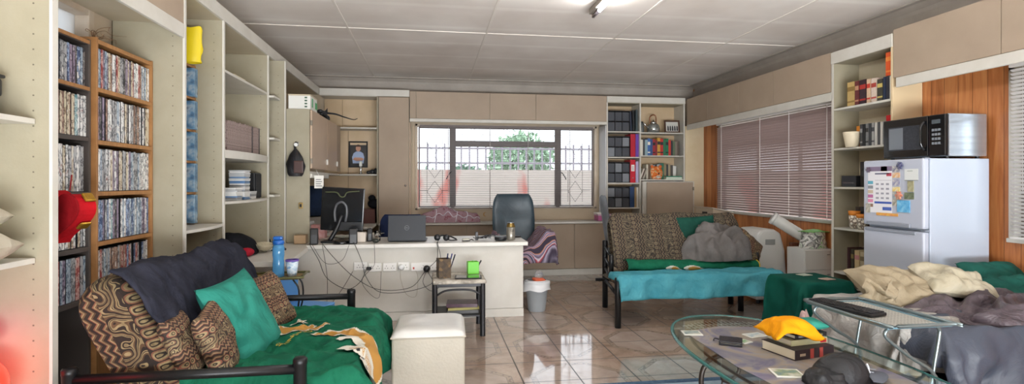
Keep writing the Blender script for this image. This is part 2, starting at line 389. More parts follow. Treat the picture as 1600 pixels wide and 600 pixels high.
def text_part(txt, size, m, parent=None, loc=(0, 0, 0), rot=(0, 0, 0), name='lettering', ext=.0006):
    c = bpy.data.curves.new(name, 'FONT'); c.body = txt; c.size = size; c.extrude = ext; c.align_x = 'CENTER'; c.align_y = 'CENTER'
    t = bpy.data.objects.new(name, c); COL.objects.link(t); bpy.context.view_layer.update()
    me = bpy.data.meshes.new_from_object(t.evaluated_get(bpy.context.evaluated_depsgraph_get()))
    bpy.data.objects.remove(t); me.materials.clear(); me.materials.append(m)
    o = bpy.data.objects.new(name, me); COL.objects.link(o); o.parent = parent; o.location = loc; o.rotation_euler = rot
    return o

def inside(p, poly):
    c = False; n = len(poly); j = n-1
    for i in range(n):
        if (poly[i][1] > p[1]) != (poly[j][1] > p[1]) and p[0] < (poly[j][0]-poly[i][0])*(p[1]-poly[i][1])/(poly[j][1]-poly[i][1])+poly[i][0]: c = not c
        j = i
    return c
def printed(fn, poly, res=.006, off=.003):
    """a flat print that follows a cloth surface fn(s, t)"""
    mb = MB(); xs = [p[0] for p in poly]; ys = [p[1] for p in poly]
    def P_(s, t):
        a = fn(s, t); n = (fn(s+.004, t)-a).cross(fn(s, t+.004)-a)
        if n.length < 1e-12: n = Vector((0, 0, 1))
        n.normalize(); n = n if n.z > -.2 else -n
        return a+n*off
    x = min(xs)
    while x < max(xs):
        y = min(ys)
        while y < max(ys):
            if inside((x+res/2, y+res/2), poly): mb.add([P_(x, y), P_(x+res, y), P_(x+res, y+res), P_(x, y+res)], [(0, 1, 2, 3)])
            y += res
        x += res
    return mb
def grow(poly, d):
    cx = sum(p[0] for p in poly)/len(poly); cy = sum(p[1] for p in poly)/len(poly); n = len(poly); out = []
    ar = sum(poly[i][0]*poly[(i+1) % n][1]-poly[(i+1) % n][0]*poly[i][1] for i in range(n)); sg = 1 if ar > 0 else -1
    for i in range(n):
        a, b, c = Vector(poly[i-1]), Vector(poly[i]), Vector(poly[(i+1) % n])
        e1 = (b-a).normalized(); e2 = (c-b).normalized(); nn = Vector((e1.y+e2.y, -(e1.x+e2.x)))*sg
        nn = nn.normalized() if nn.length > 1e-6 else Vector((e1.y, -e1.x))*sg
        out.append((b.x+nn.x*d, b.y+nn.y*d))
    return out
def leanrot(t, yaw=0, roll=0):
    """orientation for a cushion leaning back by t from upright, facing +X when yaw is 0"""
    m = Matrix(((0, -sin(t), cos(t)), (1, 0, 0), (0, cos(t), sin(t))))
    return (Matrix.Rotation(yaw, 3, 'Z') @ m @ Matrix.Rotation(roll, 3, 'Z')).to_euler()
# ================================================================== STRUCTURE
XL, XR, YB, YF, ZC = -1.95, 4.12, 8.05, -1.6, 2.89
FX = -1.52            # front plane of the built-ins on the left
RX = 3.83             # front plane of the built-ins on the right
BY = 7.69             # front plane of the built-ins on the back wall
WALLM = mat('wall_plaster', '#c4b49c', .7, var=(1.5, '#b7a68e'))
GREYW = mat('cornice_paint', '#a8a097', .65, var=(3.0, '#978f86'))
PLANK = mat_planks('pine_planks', '#94532a', '#b57140', '#cb8c56', 1, .115)
struct('floor', MB().box(XL-.1, XR+.1, YF-.1, YB+.1, -.08, 0), mat_floor())
struct('ceiling', MB().box(XL-.1, XR+.1, YF-.1, YB+.1, ZC, ZC+.08), mat_ceiling())
tr = MB()
for x in (-.82, .56, 1.92, 3.2): tr.box(x-.012, x+.012, YF, YB-.09, ZC-.005, ZC+.001)
for y in (5.5, 2.5): tr.box(XL, XR-.09, y-.014, y+.014, ZC-.006, ZC+.001)
struct('trim_1', tr, mat('ceiling_strip', '#dcd5cc', .55), bevel=.002)
# wall_back with window opening
WX0, WX1, WZ0, WZ1 = -.235, 2.53, .955, 2.225
b = MB(); b.box(XL-.1, WX0, YB, YB+.15, 0, ZC); b.box(WX1, XR+.1, YB, YB+.15, 0, ZC); b.box(WX0, WX1, YB, YB+.15, 0, WZ0); b.box(WX0, WX1, YB, YB+.15, WZ1, ZC)
struct('wall_back', b, WALLM)
# wall_right with two openings
R1 = (4.72, 7.26, .96, 2.2); R2 = (.9, 3.30, .96, 2.2)
b = MB(); b.box(XR, XR+.15, YF, R2[0], 0, ZC); b.box(XR, XR+.15, R2[1], R1[0], 0, ZC); b.box(XR, XR+.15, R1[1], YB, 0, ZC)
for q in (R1, R2): b.box(XR, XR+.15, q[0], q[1], 0, q[2]); b.box(XR, XR+.15, q[0], q[1], q[3], ZC)
struct('wall_right', b, PLANK)
# wall_left with the window behind the film cases
L1 = (2.75, 3.44, 1.75, 2.36)
b = MB(); b.box(XL-.15, XL, YF, L1[0], 0, ZC); b.box(XL-.15, XL, L1[1], YB, 0, ZC); b.box(XL-.15, XL, L1[0], L1[1], 0, L1[2]); b.box(XL-.15, XL, L1[0], L1[1], L1[3], ZC)
struct('wall_left', b, WALLM)
struct('wall_front', MB().box(XL-.1, XR+.1, YF-.15, YF, 0, ZC), WALLM)
# cornice along back and right
prof = [(0, 0), (0, -.09), (-.012, -.09), (-.02, -.06), (-.06, -.02), (-.09, -.012), (-.09, 0)]
struct('trim_2', MB().prism([(YB+p[0], ZC+p[1]) for p in prof], XL, XR, 'x'), GREYW)
struct('trim_3', MB().prism([(XR+p[0], ZC+p[1]) for p in prof], YF, YB-.09, 'y'), GREYW)
struct('trim_4', MB().box(XL, XR-.002, YB-.012, YB-.001, 2.66, 2.80), GREYW)
struct('trim_5', MB().box(XR-.012, XR-.001, YF, YB-.015, 2.66, 2.80), GREYW)

# windows ------------------------------------------------------------
FR = mat('window_frame_paint', '#cbbfae', .5, var=(6.0, '#b9a58c'))
w = struct('window_1', MB().box(WX0, WX0+.035, YB-.02, YB+.12, WZ0, WZ1).box(WX1-.035, WX1, YB-.02, YB+.12, WZ0, WZ1).box(WX0, WX1, YB-.02, YB+.12, WZ1-.035, WZ1).box(WX0, WX1, YB-.02, YB+.12, WZ0, WZ0+.03), FR, bevel=.004)
s = MB()
for x0, x1, z0, z1 in ((-.19, .29, .99, 2.185), (.34, 1.9, .99, 1.92), (.34, 1.9, 1.965, 2.185), (1.955, 2.49, .99, 2.185)):
    t_ = .022
    s.box(x0, x0+t_, YB+.03, YB+.06, z0, z1).box(x1-t_, x1, YB+.03, YB+.06, z0, z1).box(x0+t_, x1-t_, YB+.03, YB+.06, z0, z0+t_).box(x0+t_, x1-t_, YB+.03, YB+.06, z1-t_, z1)
s.box(.29, .34, YB+.025, YB+.07, .985, 2.19).box(1.9, 1.955, YB+.025, YB+.07, .985, 2.19).box(.34, 1.9, YB+.025, YB+.07, 1.92, 1.965)
s.build('sash_frame', GREYM, w, bevel=.003)
MB().box(-.19, 2.49, YB+.043, YB+.047, .99, 2.185).build('pane', GLASS, w)
h = MB(); h.tube([(.30, YB+.02, 1.52), (.27, YB-.0, 1.5), (.235, YB-.01, 1.44), (.22, YB-.01, 1.41)], .007, 6, 4); h.build('window_catch', BLACKM, w, smooth=True)
h = MB(); h.tube([(1.965, YB+.02, 1.52), (1.99, YB-.0, 1.5), (2.03, YB-.01, 1.44), (2.045, YB-.01, 1.40)], .007, 6, 4); h.build('window_catch', BLACKM, w, smooth=True)
# burglar bars: diamond chains
g = MB(); yb = YB+.10
def seg(a, c): g.tube([(a[0], yb, a[1]), (c[0], yb, c[1])], .0032, 5)
for cx in (.05, 2.22):
    for sx in (-.115, .115): seg((cx+sx, 1.06), (cx+sx, 2.11))
    for cz in (1.22, 1.585, 1.95):
        for a, c in (((0, .16), (.115, 0)), ((.115, 0), (0, -.16)), ((0, -.16), (-.115, 0)), ((-.115, 0), (0, .16))): seg((cx+a[0], cz+a[1]), (cx+c[0], cz+c[1]))
    for zz in (1.24, 1.885): seg((cx-.24, zz), (cx-.115, zz)); seg((cx+.115, zz), (cx+.24, zz))
for k, cx in enumerate((.62, 1.12, 1.62)):
    for a, c in (((0, .1), (.16, 0)), ((.16, 0), (0, -.1)), ((0, -.1), (-.16, 0)), ((-.16, 0), (0, .1))): seg((cx+a[0], 2.08+a[1]), (cx+c[0], 2.08+c[1]))
    seg((cx+.16, 2.08), (cx+.34, 2.08))
g.build('burglar_bar', mat('dark_iron', '#4c4547', .6), w)
def blind_mb(L, z0, z1, pitch, wd, tilt, th=.002):
    mb = MB(); n = int((z1-z0)/pitch)
    for i in range(n):
        mb.cbox((0, 0, z0+pitch*(i+.5)), (L, wd, th), (tilt, 0, 0))
    return mb
def venetian(label, loc, rz, L, z0, z1, pitch, wd, tilt, m, mrail, cords, mc):
    t = thing('venetian_blind', label, 'blind', loc, rz)
    blind_mb(L, z0+.02, z1-.03, pitch, wd, tilt).build('slats', m, t)
    MB().box(-L/2-.005, L/2+.005, -.016, .016, z1-.028, z1).build('head_rail', mrail, t, bevel=.002)
    MB().box(-L/2, L/2, -.013, .013, z0, z0+.014).build('bottom_rail', mrail, t, bevel=.002)
    for c in cords: MB().box(c-.005, c+.005, wd*.42, wd*.42+.003, z0+.014, z1-.028).build('ladder_tape', mc, t)
    MB().tube([(L/2-.06, -.02, z1-.03), (L/2-.055, -.022, z1-.6), (L/2-.06, -.02, z1-.9)], .002, 5, 3).build('pull_cord', mc, t)
    return t
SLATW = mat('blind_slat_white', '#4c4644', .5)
RAILW = mat('blind_rail_white', '#d8d4d0', .45)
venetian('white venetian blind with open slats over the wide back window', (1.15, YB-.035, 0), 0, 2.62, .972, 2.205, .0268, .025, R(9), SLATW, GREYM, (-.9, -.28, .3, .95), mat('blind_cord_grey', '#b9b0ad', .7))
SLATB = mat('blind_slat_brown', '#ab9894', .35, metal=.1)
tR = (RX+XR)/2
venetian('brownish venetian blind, nearly shut, on the large window right of the back corner', (4.06, 5.965, 0), R(90), 2.46, .962, 2.2, .0305, .032, R(60), SLATB, RAILW, (-.95, -.35, .2, 1.1), mat('blind_tape_white', '#efe9e6', .7))
venetian('white venetian blind at the right edge beside the wood panelling', (4.06, 2.1, 0), R(90), 2.28, .962, 2.2, .0268, .026, R(38), mat('blind_slat_pale', '#c4c0bc', .45), RAILW, (-.9, 0, .95), mat('blind_tape_white', '#efe9e6', .7))
for nme, q in (('window_2', R1), ('window_3', R2)):
    w = struct(nme, MB().box(XR-.01, XR+.13, q[0], q[0]+.04, q[2], q[3]).box(XR-.01, XR+.13, q[1]-.04, q[1], q[2], q[3]).box(XR-.01, XR+.13, q[0], q[1], q[3]-.04, q[3]).box(XR-.03, XR+.13, q[0], q[1], q[2]-.03, q[2]), CREAMW, bevel=.004)
    s = MB(); mid = (q[0]+q[1])/2
    for y in (q[0]+.04, mid-.4, mid+.4, q[1]-.07): s.box(XR+.05, XR+.08, y, y+.03, q[2], q[3]-.04)
    s.box(XR+.052, XR+.078, q[0]+.04, q[1]-.04, 1.85, 1.88); s.build('sash_frame', GREYM, w)
    MB().box(XR+.063, XR+.067, q[0]+.04, q[1]-.04, q[2], q[3]-.04).build('pane', GLASS, w)
w = struct('window_4', MB().box(XL-.1, XL+.02, L1[0], L1[0]+.05, L1[2], L1[3]).box(XL-.1, XL+.02, L1[1]-.05, L1[1], L1[2], L1[3]).box(XL-.1, XL+.02, L1[0]+.05, L1[1]-.05, L1[3]-.05, L1[3]).box(XL-.1, XL+.02, L1[0]+.05, L1[1]-.05, L1[2], L1[2]+.04), FR, bevel=.004)
MB().box(XL-.06, XL-.055, L1[0]+.05, L1[1]-.05, L1[2]+.04, L1[3]-.05).build('pane', mat('frosted_glass', '#f2f5f8', .5, trans=.6), w)

# exterior -----------------------------------------------------------
GW = mat_multi('weathered_white_wall', 1.1, [(.0, '#a7a09b'), (.58, '#b0a8a2'), (.63, '#ad6a62'), (.70, '#a85b54'), (.75, '#aaa29c')], .8, stretch=(1, 1, .5), detail=3)
o = struct('wall_garden', MB().box(-6, 9, 11.0, 11.2, -.3, 1.62), GW)
o = struct('ground', MB().box(-8, 12, 8.3, 22, -.35, -.3).box(4.4, 12, -8, 8.3, -.35, -.3), mat('yard_paving', '#b9b1a6', .8, var=(2.0, '#a8a095')))
t = thing('palisade_fence', 'grey steel palisade fence on top of the garden wall outside', 'fence', (0, 11.1, 1.62))
f = MB()
for i in range(60): x = -4+i*.17; f.box(x, x+.035, -.01, .01, 0, .52+.02*(i % 2))
f.build('pale', mat('fence_grey', '#8a8590', .6), t); t.children[0]['kind'] = 'stuff'
MB().box(-4, 6.3, -.015, -.011, .12, .16).box(-4, 6.3, -.015, -.011, .42, .46).build('rail', mat('fence_grey', '#8a8590', .6), t)
def tree(label, x, y, h, r, seed, c1, c2):
    t = thing('garden_tree', label, 'tree', (x, y, -.3))
    rnd = random.Random(seed); tb = MB(); tb.tube([(0, 0, 0), (.05, 0, h*.3), (-.03, .05, h*.6)], .09, 8, 4, taper=lambda q: 1-.5*q)
    for k in range(6): a = k*1.05; tb.tube([(0, 0, h*.45), (.4*r*cos(a), .4*r*sin(a), h*.6), (.8*r*cos(a), .8*r*sin(a), h*.75)], .03, 6, 3, taper=lambda q: 1-.6*q)
    tb.build('trunk', mat('tree_bark', '#5c4a3c', .9), t, smooth=True)
    lf = MB()
    for k in range(2600):
        a = rnd.uniform(0, 2*pi); e = math.asin(rnd.uniform(-1, 1)); q = r*(.55+.5*rnd.random())*(1+.25*nz(a*2, e*2, seed))
        c = Vector((q*cos(a)*cos(e), q*sin(a)*cos(e), h*.72+q*.85*sin(e))); s_ = rnd.uniform(.05, .11)
        m_ = Euler((rnd.uniform(0, 6), rnd.uniform(0, 6), rnd.uniform(0, 6))).to_matrix()
        lf.add([c+m_ @ Vector(p) for p in ((-s_, 0, 0), (0, -s_*.45, 0), (s_, 0, 0), (0, s_*.45, .01))], [(0, 1, 2, 3)])
    lf.build('foliage', mat('foliage_%d' % seed, c1, .7, var=(4.0, c2)), t)['kind'] = 'stuff'
tree('green tree seen through the top of the back window', 2.35, 14.2, 3.1, .85, 3, '#7b9c80', '#a5bfa3')
tree('low grey green shrub behind the fence, left side of the back window', -.2, 14.0, 2.0, .6, 5, '#7d9a88', '#9fb5a5')
tree('rounded dark green shrub beyond the fence, between the two other plants', 1.05, 16.6, 2.3, .6, 9, '#5b7a66', '#89a58f')

# ================================================================== BUILT-INS
def holes(mb, x, y, z0, z1, d=.001): 
    z = z0
    while z < z1: mb.cbox((x, y, z), (.006, d*2, .006)); z += .062
HOLE = mat('peg_hole', '#6d6558', .9)
def divider(parent, y, x0, x1, z0, z1, th=.02, hx_=None):
    p = MB().box(x0, x1-.012, y-th/2, y+th/2, z0, z1).build('side_panel', INNER if 0 else CREAM, parent, bevel=.001)
    MB().box(x1-.012, x1, y-th/2-.003, y+th/2+.003, z0, z1).build('edging', CREAMW, p, bevel=.001)
    hm = MB(); holes(hm, hx_ if hx_ else x1-.07, y-th/2, z0+.1, z1-.1); hm.build('peg_holes', HOLE, p)
    return p
XB = -1.93
def bow_shelf(parent, y0, y1, z, x0=XB, x1=FX, bow=.04, th=.02, thick=None, m=CREAMW):
    pts = [(x0, y0), (x0, y1)]; n = 10
    for i in range(n+1): q = i/n; pts.append((x1-.005+bow*sin(pi*q), y1+(y0-y1)*q))
    return MB().prism([(p[0], p[1]) for p in pts], z-(thick or th), z, 'z').build('shelf', m, parent, bevel=.002)

# unit 1: near left shelving
u1 = thing('shelving_unit', 'cream shelving unit at the left edge holding white shoes and a black case', 'shelf', (0, 0, 0))
divider(u1, 2.45, XB, FX, 0, 2.66, .03)
for z in (1.617, 1.056, .5): MB().box(XB, FX-.06, 1.2, 2.43, z-.022, z).build('shelf', CREAMW, u1, bevel=.002)
MB().box(XB, XB+.01, 1.2, 2.43, 0, 2.64).build('back_panel', INNER, u1)
divider(u1, 1.19, XB, FX, 0, 2.66)
# unit 2: bay in front of the little window
u2 = thing('window_bay_surround', 'cream fascia and tan board above the film towers on the left', 'cabinet', (0, 0, 0))
MB().box(FX-.02, FX, 2.47, 3.612, 2.258, 2.345).build('fascia', CREAMW, u2, bevel=.002)
MB().box(FX-.02, FX-.004, 2.47, 3.612, 2.347, 2.64).build('upper_board', TAN, u2, bevel=.001)
MB().box(XB, FX-.022, 2.47, 3.60, 2.345, 2.36).build('soffit', INNER, u2)
# unit 3: tall shelving
u3 = thing('shelving_unit', 'tall cream open shelving along the left wall with curved shelf fronts', 'shelf', (0, 0, 0))
for y, z0 in ((3.628, 0), (4.268, .0), (5.37, .765), (5.6, .765)):
    divider(u3, y, XB, FX if y < 5.5 else -1.425, z0, 2.56)
MB().box(FX-.02, FX, 3.63, 7.665, 2.56, 2.66).build('fascia', CREAMW, u3, bevel=.002)
MB().box(XB, FX-.02, 3.63, 7.665, 2.56, 2.575).build('top_panel', INNER, u3)
for a in ((3.64, 4.255), (4.28, 5.36), (5.38, 5.59)): MB().box(XB-.005, XB+.004, a[0], a[1], .77, 2.555).build('back_panel', INNER, u3)
bow_shelf(u3, 4.28, 5.36, 2.205, bow=.0); bow_shelf(u3, 4.28, 5.36, 1.605, bow=.05, thick=.062); bow_shelf(u3, 4.28, 5.36, 1.215, bow=.055)
bow_shelf(u3, 3.64, 4.257, 1.056, bow=.03)
for z in (2.186, 1.787, 1.242): bow_shelf(u3, 5.382, 5.588, z, x1=-1.47, bow=.0)
# unit 4: wall cupboard with two doors
u4 = thing('wall_cupboard', 'tan wall cupboard with two doors and a cream end panel, left back', 'cupboard', (0, 0, 0))
CX = -1.18
MB().box(-1.42, CX-.02, 5.592, 5.612, .762, 2.09).build('end_panel', CREAM, u4, bevel=.001)
MB().box(-1.42, CX-.02, 5.614, 7.3, 2.07, 2.09).build('top_panel', CREAM, u4)
MB().box(-1.42, CX-.02, 5.614, 7.3, 1.45, 1.47).build('bottom_panel', CREAMW, u4)
for y0, y1 in ((5.614, 6.4), (6.405, 7.05)):
    d_ = MB().box(CX-.018, CX, y0, y1, 1.5, 2.085).build('door', mat('tan_door', '#bfa892', .3, var=(2.0, '#b39b84')), u4, bevel=.002)
    MB().box(CX, CX+.02, (y1-.05), (y1-.035), 1.56, 1.62).build('handle', CREAMW, d_, bevel=.003)
MB().box(CX-.018, CX, 7.055, 7.3, 1.5, 2.085).build('filler', TAN, u4)
for z in (1.93, 1.55): MB().box(CX-.012, CX+.006, 5.596, 5.612, z, z+.05).build('hinge', mat('hinge_metal', '#8b8478', .4, metal=.7), u4)
MB().box(-1.42, CX, 5.614, 6.5, 1.405, 1.448).build('ledge', CREAMW, u4, bevel=.003)
# unit 5: back open shelves
u5 = thing('shelving_unit', 'cream open back shelves holding the framed portrait', 'shelf', (0, 0, 0))
MB().box(FX+.005, -.742, YB-.03, YB-.016, .765, 2.555).build('back_panel', mat('beech_laminate', '#cdb595', .5, var=(4.0, '#c2a985')), u5)
MB().box(-.752, -.735, BY, YB-.032, .765, 2.555).build('side_panel', CREAM, u5, bevel=.001)
for z in (2.125, 1.475, 2.575): MB().box(FX+.005, -.754, BY+.005, YB-.032, z-.02, z).build('shelf', CREAMW, u5, bevel=.002)
MB().box(FX+.002, -.305, BY-.018, BY, 2.56, 2.655).build('fascia', CREAMW, u5, bevel=.002)
MB().box(-1.19, -1.18, YB-.034, YB-.031, .77, 2.1).box(-1.27, -1.262, YB-.034, YB-.031, 2.13, 2.55).build('panel_joint', mat('joint_dark', '#9a8468', .7), u5)
# unit 6: tall tan cupboard
u6 = thing('tall_cupboard', 'tall tan cupboard door immediately left of the back window', 'cupboard', (0, 0, 0))
MB().box(-.73, -.31, BY+.004, YB-.02, .09, 2.555).build('body', CREAM, u6)
d_ = MB().box(-.725, -.312, BY-.016, BY+.002, .795, 2.55).build('door', TAN, u6, bevel=.002)
MB().lathe([(.006, 0), (.006, .015), (.014, .02), (.014, .028), (.0, .03)], n=12).build('knob', CHROME, d_, loc=(-.36, BY-.016, 1.315), rot=(R(90), 0, 0), smooth=True)
# unit 7: over-window cupboards, back
u7 = thing('overhead_cupboard', 'row of tan overhead cupboards above the back window', 'cupboard', (0, 0, 0))
MB().box(-.30, 2.57, BY+.004, YB-.016, 2.30, 2.64).build('body', CREAM, u7)
for a, c in ((-.30, -.215), (-.211, .826), (.83, 1.5), (1.504, 2.57)): MB().box(a, c, BY-.014, BY+.002, 2.262, 2.64).build('door', TAN, u7, bevel=.002)
MB().box(-.30, 2.57, BY-.01, BY+.03, 2.215, 2.26).build('head_strip', CREAMW, u7, bevel=.003)
MB().box(-.30, 2.57, BY+.03, YB-.016, 2.27, 2.29).build('soffit', CREAM, u7)
# side linings of the window recess
MB2 = thing('window_lining', 'pale timber lining strips either side of the back window recess', 'trim', (0, 0, 0))
MB().box(-.306, -.296, BY+.02, YB-.03, .80, 2.21).build('left_lining', mat('peach_lining', '#c9a88a', .6, var=(4.0, '#d8c5ae')), MB2)
MB().box(2.564, 2.574, BY+.02, YB-.03, .80, 2.21).build('right_lining', mat('daylit_lining', '#dcdcdc', .6), MB2)  # white colour stands in for daylight falling on this lining
# sill counter + base
sc_ = MB().box(-.725, 2.98, BY-.03, YB-.016, .755, .785).build('sill_counter', WHITEL, None, bevel=.004); tag(sc_, 'long white counter running under the back window', 'counter')
u8 = thing('base_cupboard', 'low tan cupboards below the back window counter', 'cupboard', (0, 0, 0))
MB().box(-.30, 2.60, BY+.022, YB-.02, .09, .752).build('body', CREAM, u8)
for a, c in ((-.30, .50), (.504, 1.296), (1.3, 2.085), (2.089, 2.60)): MB().box(a, c, BY+.002, BY+.02, .095, .75).build('door', TAN, u8, bevel=.002)
MB().box(-.30, 2.615, BY-.004, BY+.02, .0, .088).build('plinth', CREAMW, u8, bevel=.003)
# unit 9: back bookcase
u9 = thing('bookcase', 'cream bookcase in the back right corner full of binders and black disc racks', 'bookcase', (0, 0, 0))
DX = 3.1
for x, z0 in ((2.585, .79), (DX, .0), (3.8, 1.37)): MB().box(x-.01, x+.01, BY, YB-.03, z0, 2.56).build('side_panel', CREAMW, u9, bevel=.001)
MB().box(2.62, 3.79, YB-.03, YB-.018, .79, 2.56).build('back_panel', mat('beech_laminate', '#cdb595', .5), u9)
MB().box(2.575, 3.81, BY-.018, BY, 2.55, 2.64).build('fascia', CREAMW, u9, bevel=.002)
MB().box(2.597, 3.79, BY+.002, YB-.032, 2.54, 2.556).build('top_panel', CREAM, u9)
for z in (2.124, 1.742, 1.355, .985): MB().box(2.597, DX-.012, BY+.004, YB-.032, z-.018, z).build('shelf', CREAMW, u9, bevel=.002)
for z in (2.114, 1.766, 1.405): MB().box(DX+.012, 3.788, BY+.004, YB-.032, z-.018, z).build('shelf', CREAMW, u9, bevel=.002)
u10 = thing('corner_cupboard', 'low tan single door cupboard under the right half of the back bookcase', 'cupboard', (0, 0, 0))
MB().box(DX+.015, 3.93, BY-.06, BY-.002, .0, 1.375).build('body', CREAMW, u10, bevel=.003)
d_ = MB().box(DX+.07, 3.905, BY-.08, BY-.062, .1, 1.362).build('door', TAN, u10, bevel=.003)
MB().box(3.895, 3.91, BY-.1, BY-.082, 1.24, 1.29).build('hinge', mat('hinge_metal', '#8b8478', .4, metal=.7), d_)
struct('trim_6', MB().box(3.815, XR-.003, BY, BY+.02, 0, 2.215), mat('cream_filler', '#d6c7a8', .6, var=(4.0, '#cbb995')))
# overhead cupboards right, far
u11 = thing('overhead_cupboard', 'tan overhead cupboards above the brown blind, right wall', 'cupboard', (0, 0, 0))
MB().box(RX+.018, XR-.015, 4.69, 7.665, 2.25, 2.62).build('body', CREAM, u11)
ys = [4.69, 5.58, 6.28, 7.05, 7.665]
for a, c in zip(ys, ys[1:]): MB().box(RX, RX+.016, a+.002, c-.002, 2.236, 2.62).build('door', TAN, u11, bevel=.002)
p11 = tag(MB().box(RX-.004, RX+.014, 4.69, 7.665, 2.15, 2.232).box(RX+.016, XR-.02, 4.69, 7.665, 2.215, 2.232).build('pelmet', CREAMW, None, bevel=.003), 'cream pelmet board along the top of the brown blind', 'pelmet')
u12 = thing('overhead_cupboard', 'large plain tan overhead boards above the fridge and microwave', 'cupboard', (0, 0, 0))
MB().box(RX+.018, XR-.015, -.5, 3.985, 2.26, 2.62).build('body', CREAM, u12)
for a, c in ((3.125, 3.985), (1.7, 3.12), (.3, 1.695)): MB().box(RX, RX+.016, a, c, 2.236, 2.62+.02).build('door', TAN, u12, bevel=.002)
p12 = tag(MB().box(RX-.006, RX+.02, -.5, 3.955, 2.15, 2.233).build('pelmet', CREAMW, None, bevel=.006), 'white rounded pelmet rail above the microwave', 'pelmet')
# right bookcase
u13 = thing('bookcase', 'narrow cream bookcase standing between the brown blind and the fridge', 'bookcase', (0, 0, 0))
SHR = (2.068, 1.686, 1.317, .929, .51)
MB().box(RX, XR-.004, 4.664, 4.684, 0, 2.6).build('side_panel', CREAM, u13, bevel=.002)
MB().box(RX, XR-.004, 3.99, 4.01, 0, 2.6).build('side_panel', mat('cream_side', '#d2bd98', .5), u13, bevel=.002)
MB().box(XR-.014, XR-.004, 4.012, 4.662, 0, 2.56).build('back_panel', INNER, u13)
MB().box(RX-.01, RX+.006, 3.99, 4.684, 2.5, 2.61).build('fascia', CREAMW, u13, bevel=.002)
MB().box(RX+.008, XR-.016, 4.012, 4.662, 2.5, 2.515).build('top_panel', CREAM, u13)
for z in SHR+(.1,): MB().box(RX+.005, XR-.016, 4.012, 4.662, z-.02, z).build('shelf', CREAMW, u13, bevel=.002)
MB().box(RX-.003, RX-.001, 4.655, 4.684, 0, 2.6).build('edging', CREAMW, u13)
# ================================================================== LEFT SIDE THINGS
# ---- film towers -------------------------------------------------
SPINES = {
 'white': ('#e0e0dd', '#5a5c63'), 'pale blue': ('#a3b1bd', '#40556b'), 'black': ('#2c2b2e', '#8a8380'), 'grey': ('#a4a5a7', '#33343a'),
 'cream': ('#c9bfa8', '#6b4e3c'), 'dark blue': ('#36486b', '#9fb2cf'), 'brown': ('#6e5248', '#b79a86'), 'red': ('#8c3b38', '#d3b4ab'),
 'teal': ('#4f8088', '#c5d4d3'), 'mauve': ('#8d7f92', '#3b3442')}
def spine_mat(k):
    a, c = SPINES[k]; return mat_multi('film_spine_'+k.replace(' ', '_'), 34.0, [(.46, a), (.53, c), (.60, a), (.70, '#dddbd6' if k != 'white' else '#7d4e4a')], .3, stretch=(1, 1.2, .8), interp='LINEAR', detail=4, each=True)
CASEP = mat('case_plastic', '#26272a', .35)
ORD = ['top', 'second', 'third', 'fourth', 'fifth', 'sixth']
def dvd_proto(k, h=.2, th=.0165, d=.135, nm='film_case'):
    mb = MB(); mb.box(-d, -.0015, -th/2, th/2, 0, h); mb.slot(1).box(-.0015, .0005, -th/2+.0008, th/2-.0008, .002, h-.002)
    o = mb.build(nm, [CASEP, spine_mat(k)]); return o
PROT = {k: dvd_proto(k) for k in SPINES}; used = {k: False for k in SPINES}
def put_case(proto, key, loc, label, group, sc=(1, 1, 1), rz=0):
    if not used[key]: o = proto; used[key] = True
    else: o = proto.copy(); COL.objects.link(o)
    o.location = loc; o.scale = sc; o.rotation_euler = (0, 0, rz); return tag(o, label, 'film case', group)
def tower(name, label, y0, y1, zs, xf, mat_, desc, pal, hf=.8, ystart=None):
    t = thing(name, label, 'film rack', (0, 0, 0)); tw = .016
    for y in (y0, y1-tw): MB().box(xf-.17, xf, y, y+tw, 0, zs[0]+.012).build('side_panel', mat_, t, bevel=.001)
    for z in zs: MB().box(xf-.17, xf-.001, y0+tw, y1-tw, z-.018, z+.004).build('shelf', mat_, t, bevel=.001)
    MB().box(xf-.17, xf-.16, y0+tw, y1-tw, .02, zs[0]-.013).build('back_panel', mat_, t)
    rnd = random.Random(len(desc)*7+3)
    for r in range(len(zs)-1):
        y = ystart or (y0+tw+.006); top, bot = zs[r]-.019, zs[r+1]+.005; h = (top-bot)*hf if hf < 1 else .2
        while y < y1-tw-.018:
            wdt = rnd.choice((.0165, .0165, .0165, .015, .022)); k = rnd.choice(pal[r % len(pal)]); hh = rnd.uniform(.97, 1.0)
            if rnd.random() < .97: put_case(PROT[k], k, (xf-.012-rnd.random()*.006, y+wdt/2, bot+.0005), '%s film case standing in the %s row of the %s' % (k, ORD[r], desc), '%s film cases, %s row, %s' % (k, ORD[r], desc), (1, wdt/.0168, h/.2*hh))
            y += wdt+.0012
    return t
PA = [['white', 'grey', 'black', 'pale blue', 'cream', 'red', 'brown', 'mauve'], ['white', 'white', 'pale blue', 'grey', 'cream', 'brown', 'black', 'mauve'], ['white', 'white', 'pale blue', 'grey', 'cream', 'mauve'],
      ['pale blue', 'white', 'grey', 'dark blue', 'black', 'mauve', 'teal'], ['pale blue', 'grey', 'dark blue', 'white', 'teal', 'red', 'brown']]
PB = [['teal', 'dark blue', 'black', 'pale blue', 'grey', 'mauve'], ['pale blue', 'white', 'teal', 'cream', 'brown', 'white'], ['white', 'white', 'grey', 'cream'], ['white', 'grey', 'white', 'cream'], ['mauve', 'pale blue', 'grey', 'red'], ['black', 'grey', 'dark blue']]
tower('film_tower', 'tall oak rack of film cases, right of the pair, nearer the dividing panel', 3.045, 3.612, (2.095, 1.847, 1.575, 1.308, 1.047, .79), -1.70, WOODT, 'right oak rack', PA, hf=.93)
tower('film_tower', 'oak and black rack of film cases, left of the pair, behind the red heart box', 2.57, 3.035, (2.075, 1.838, 1.585, 1.308, 1.03, .77), -1.72, mat('dark_rack', '#4b4440', .5), 'left oak rack', PB, hf=.92, ystart=2.66)
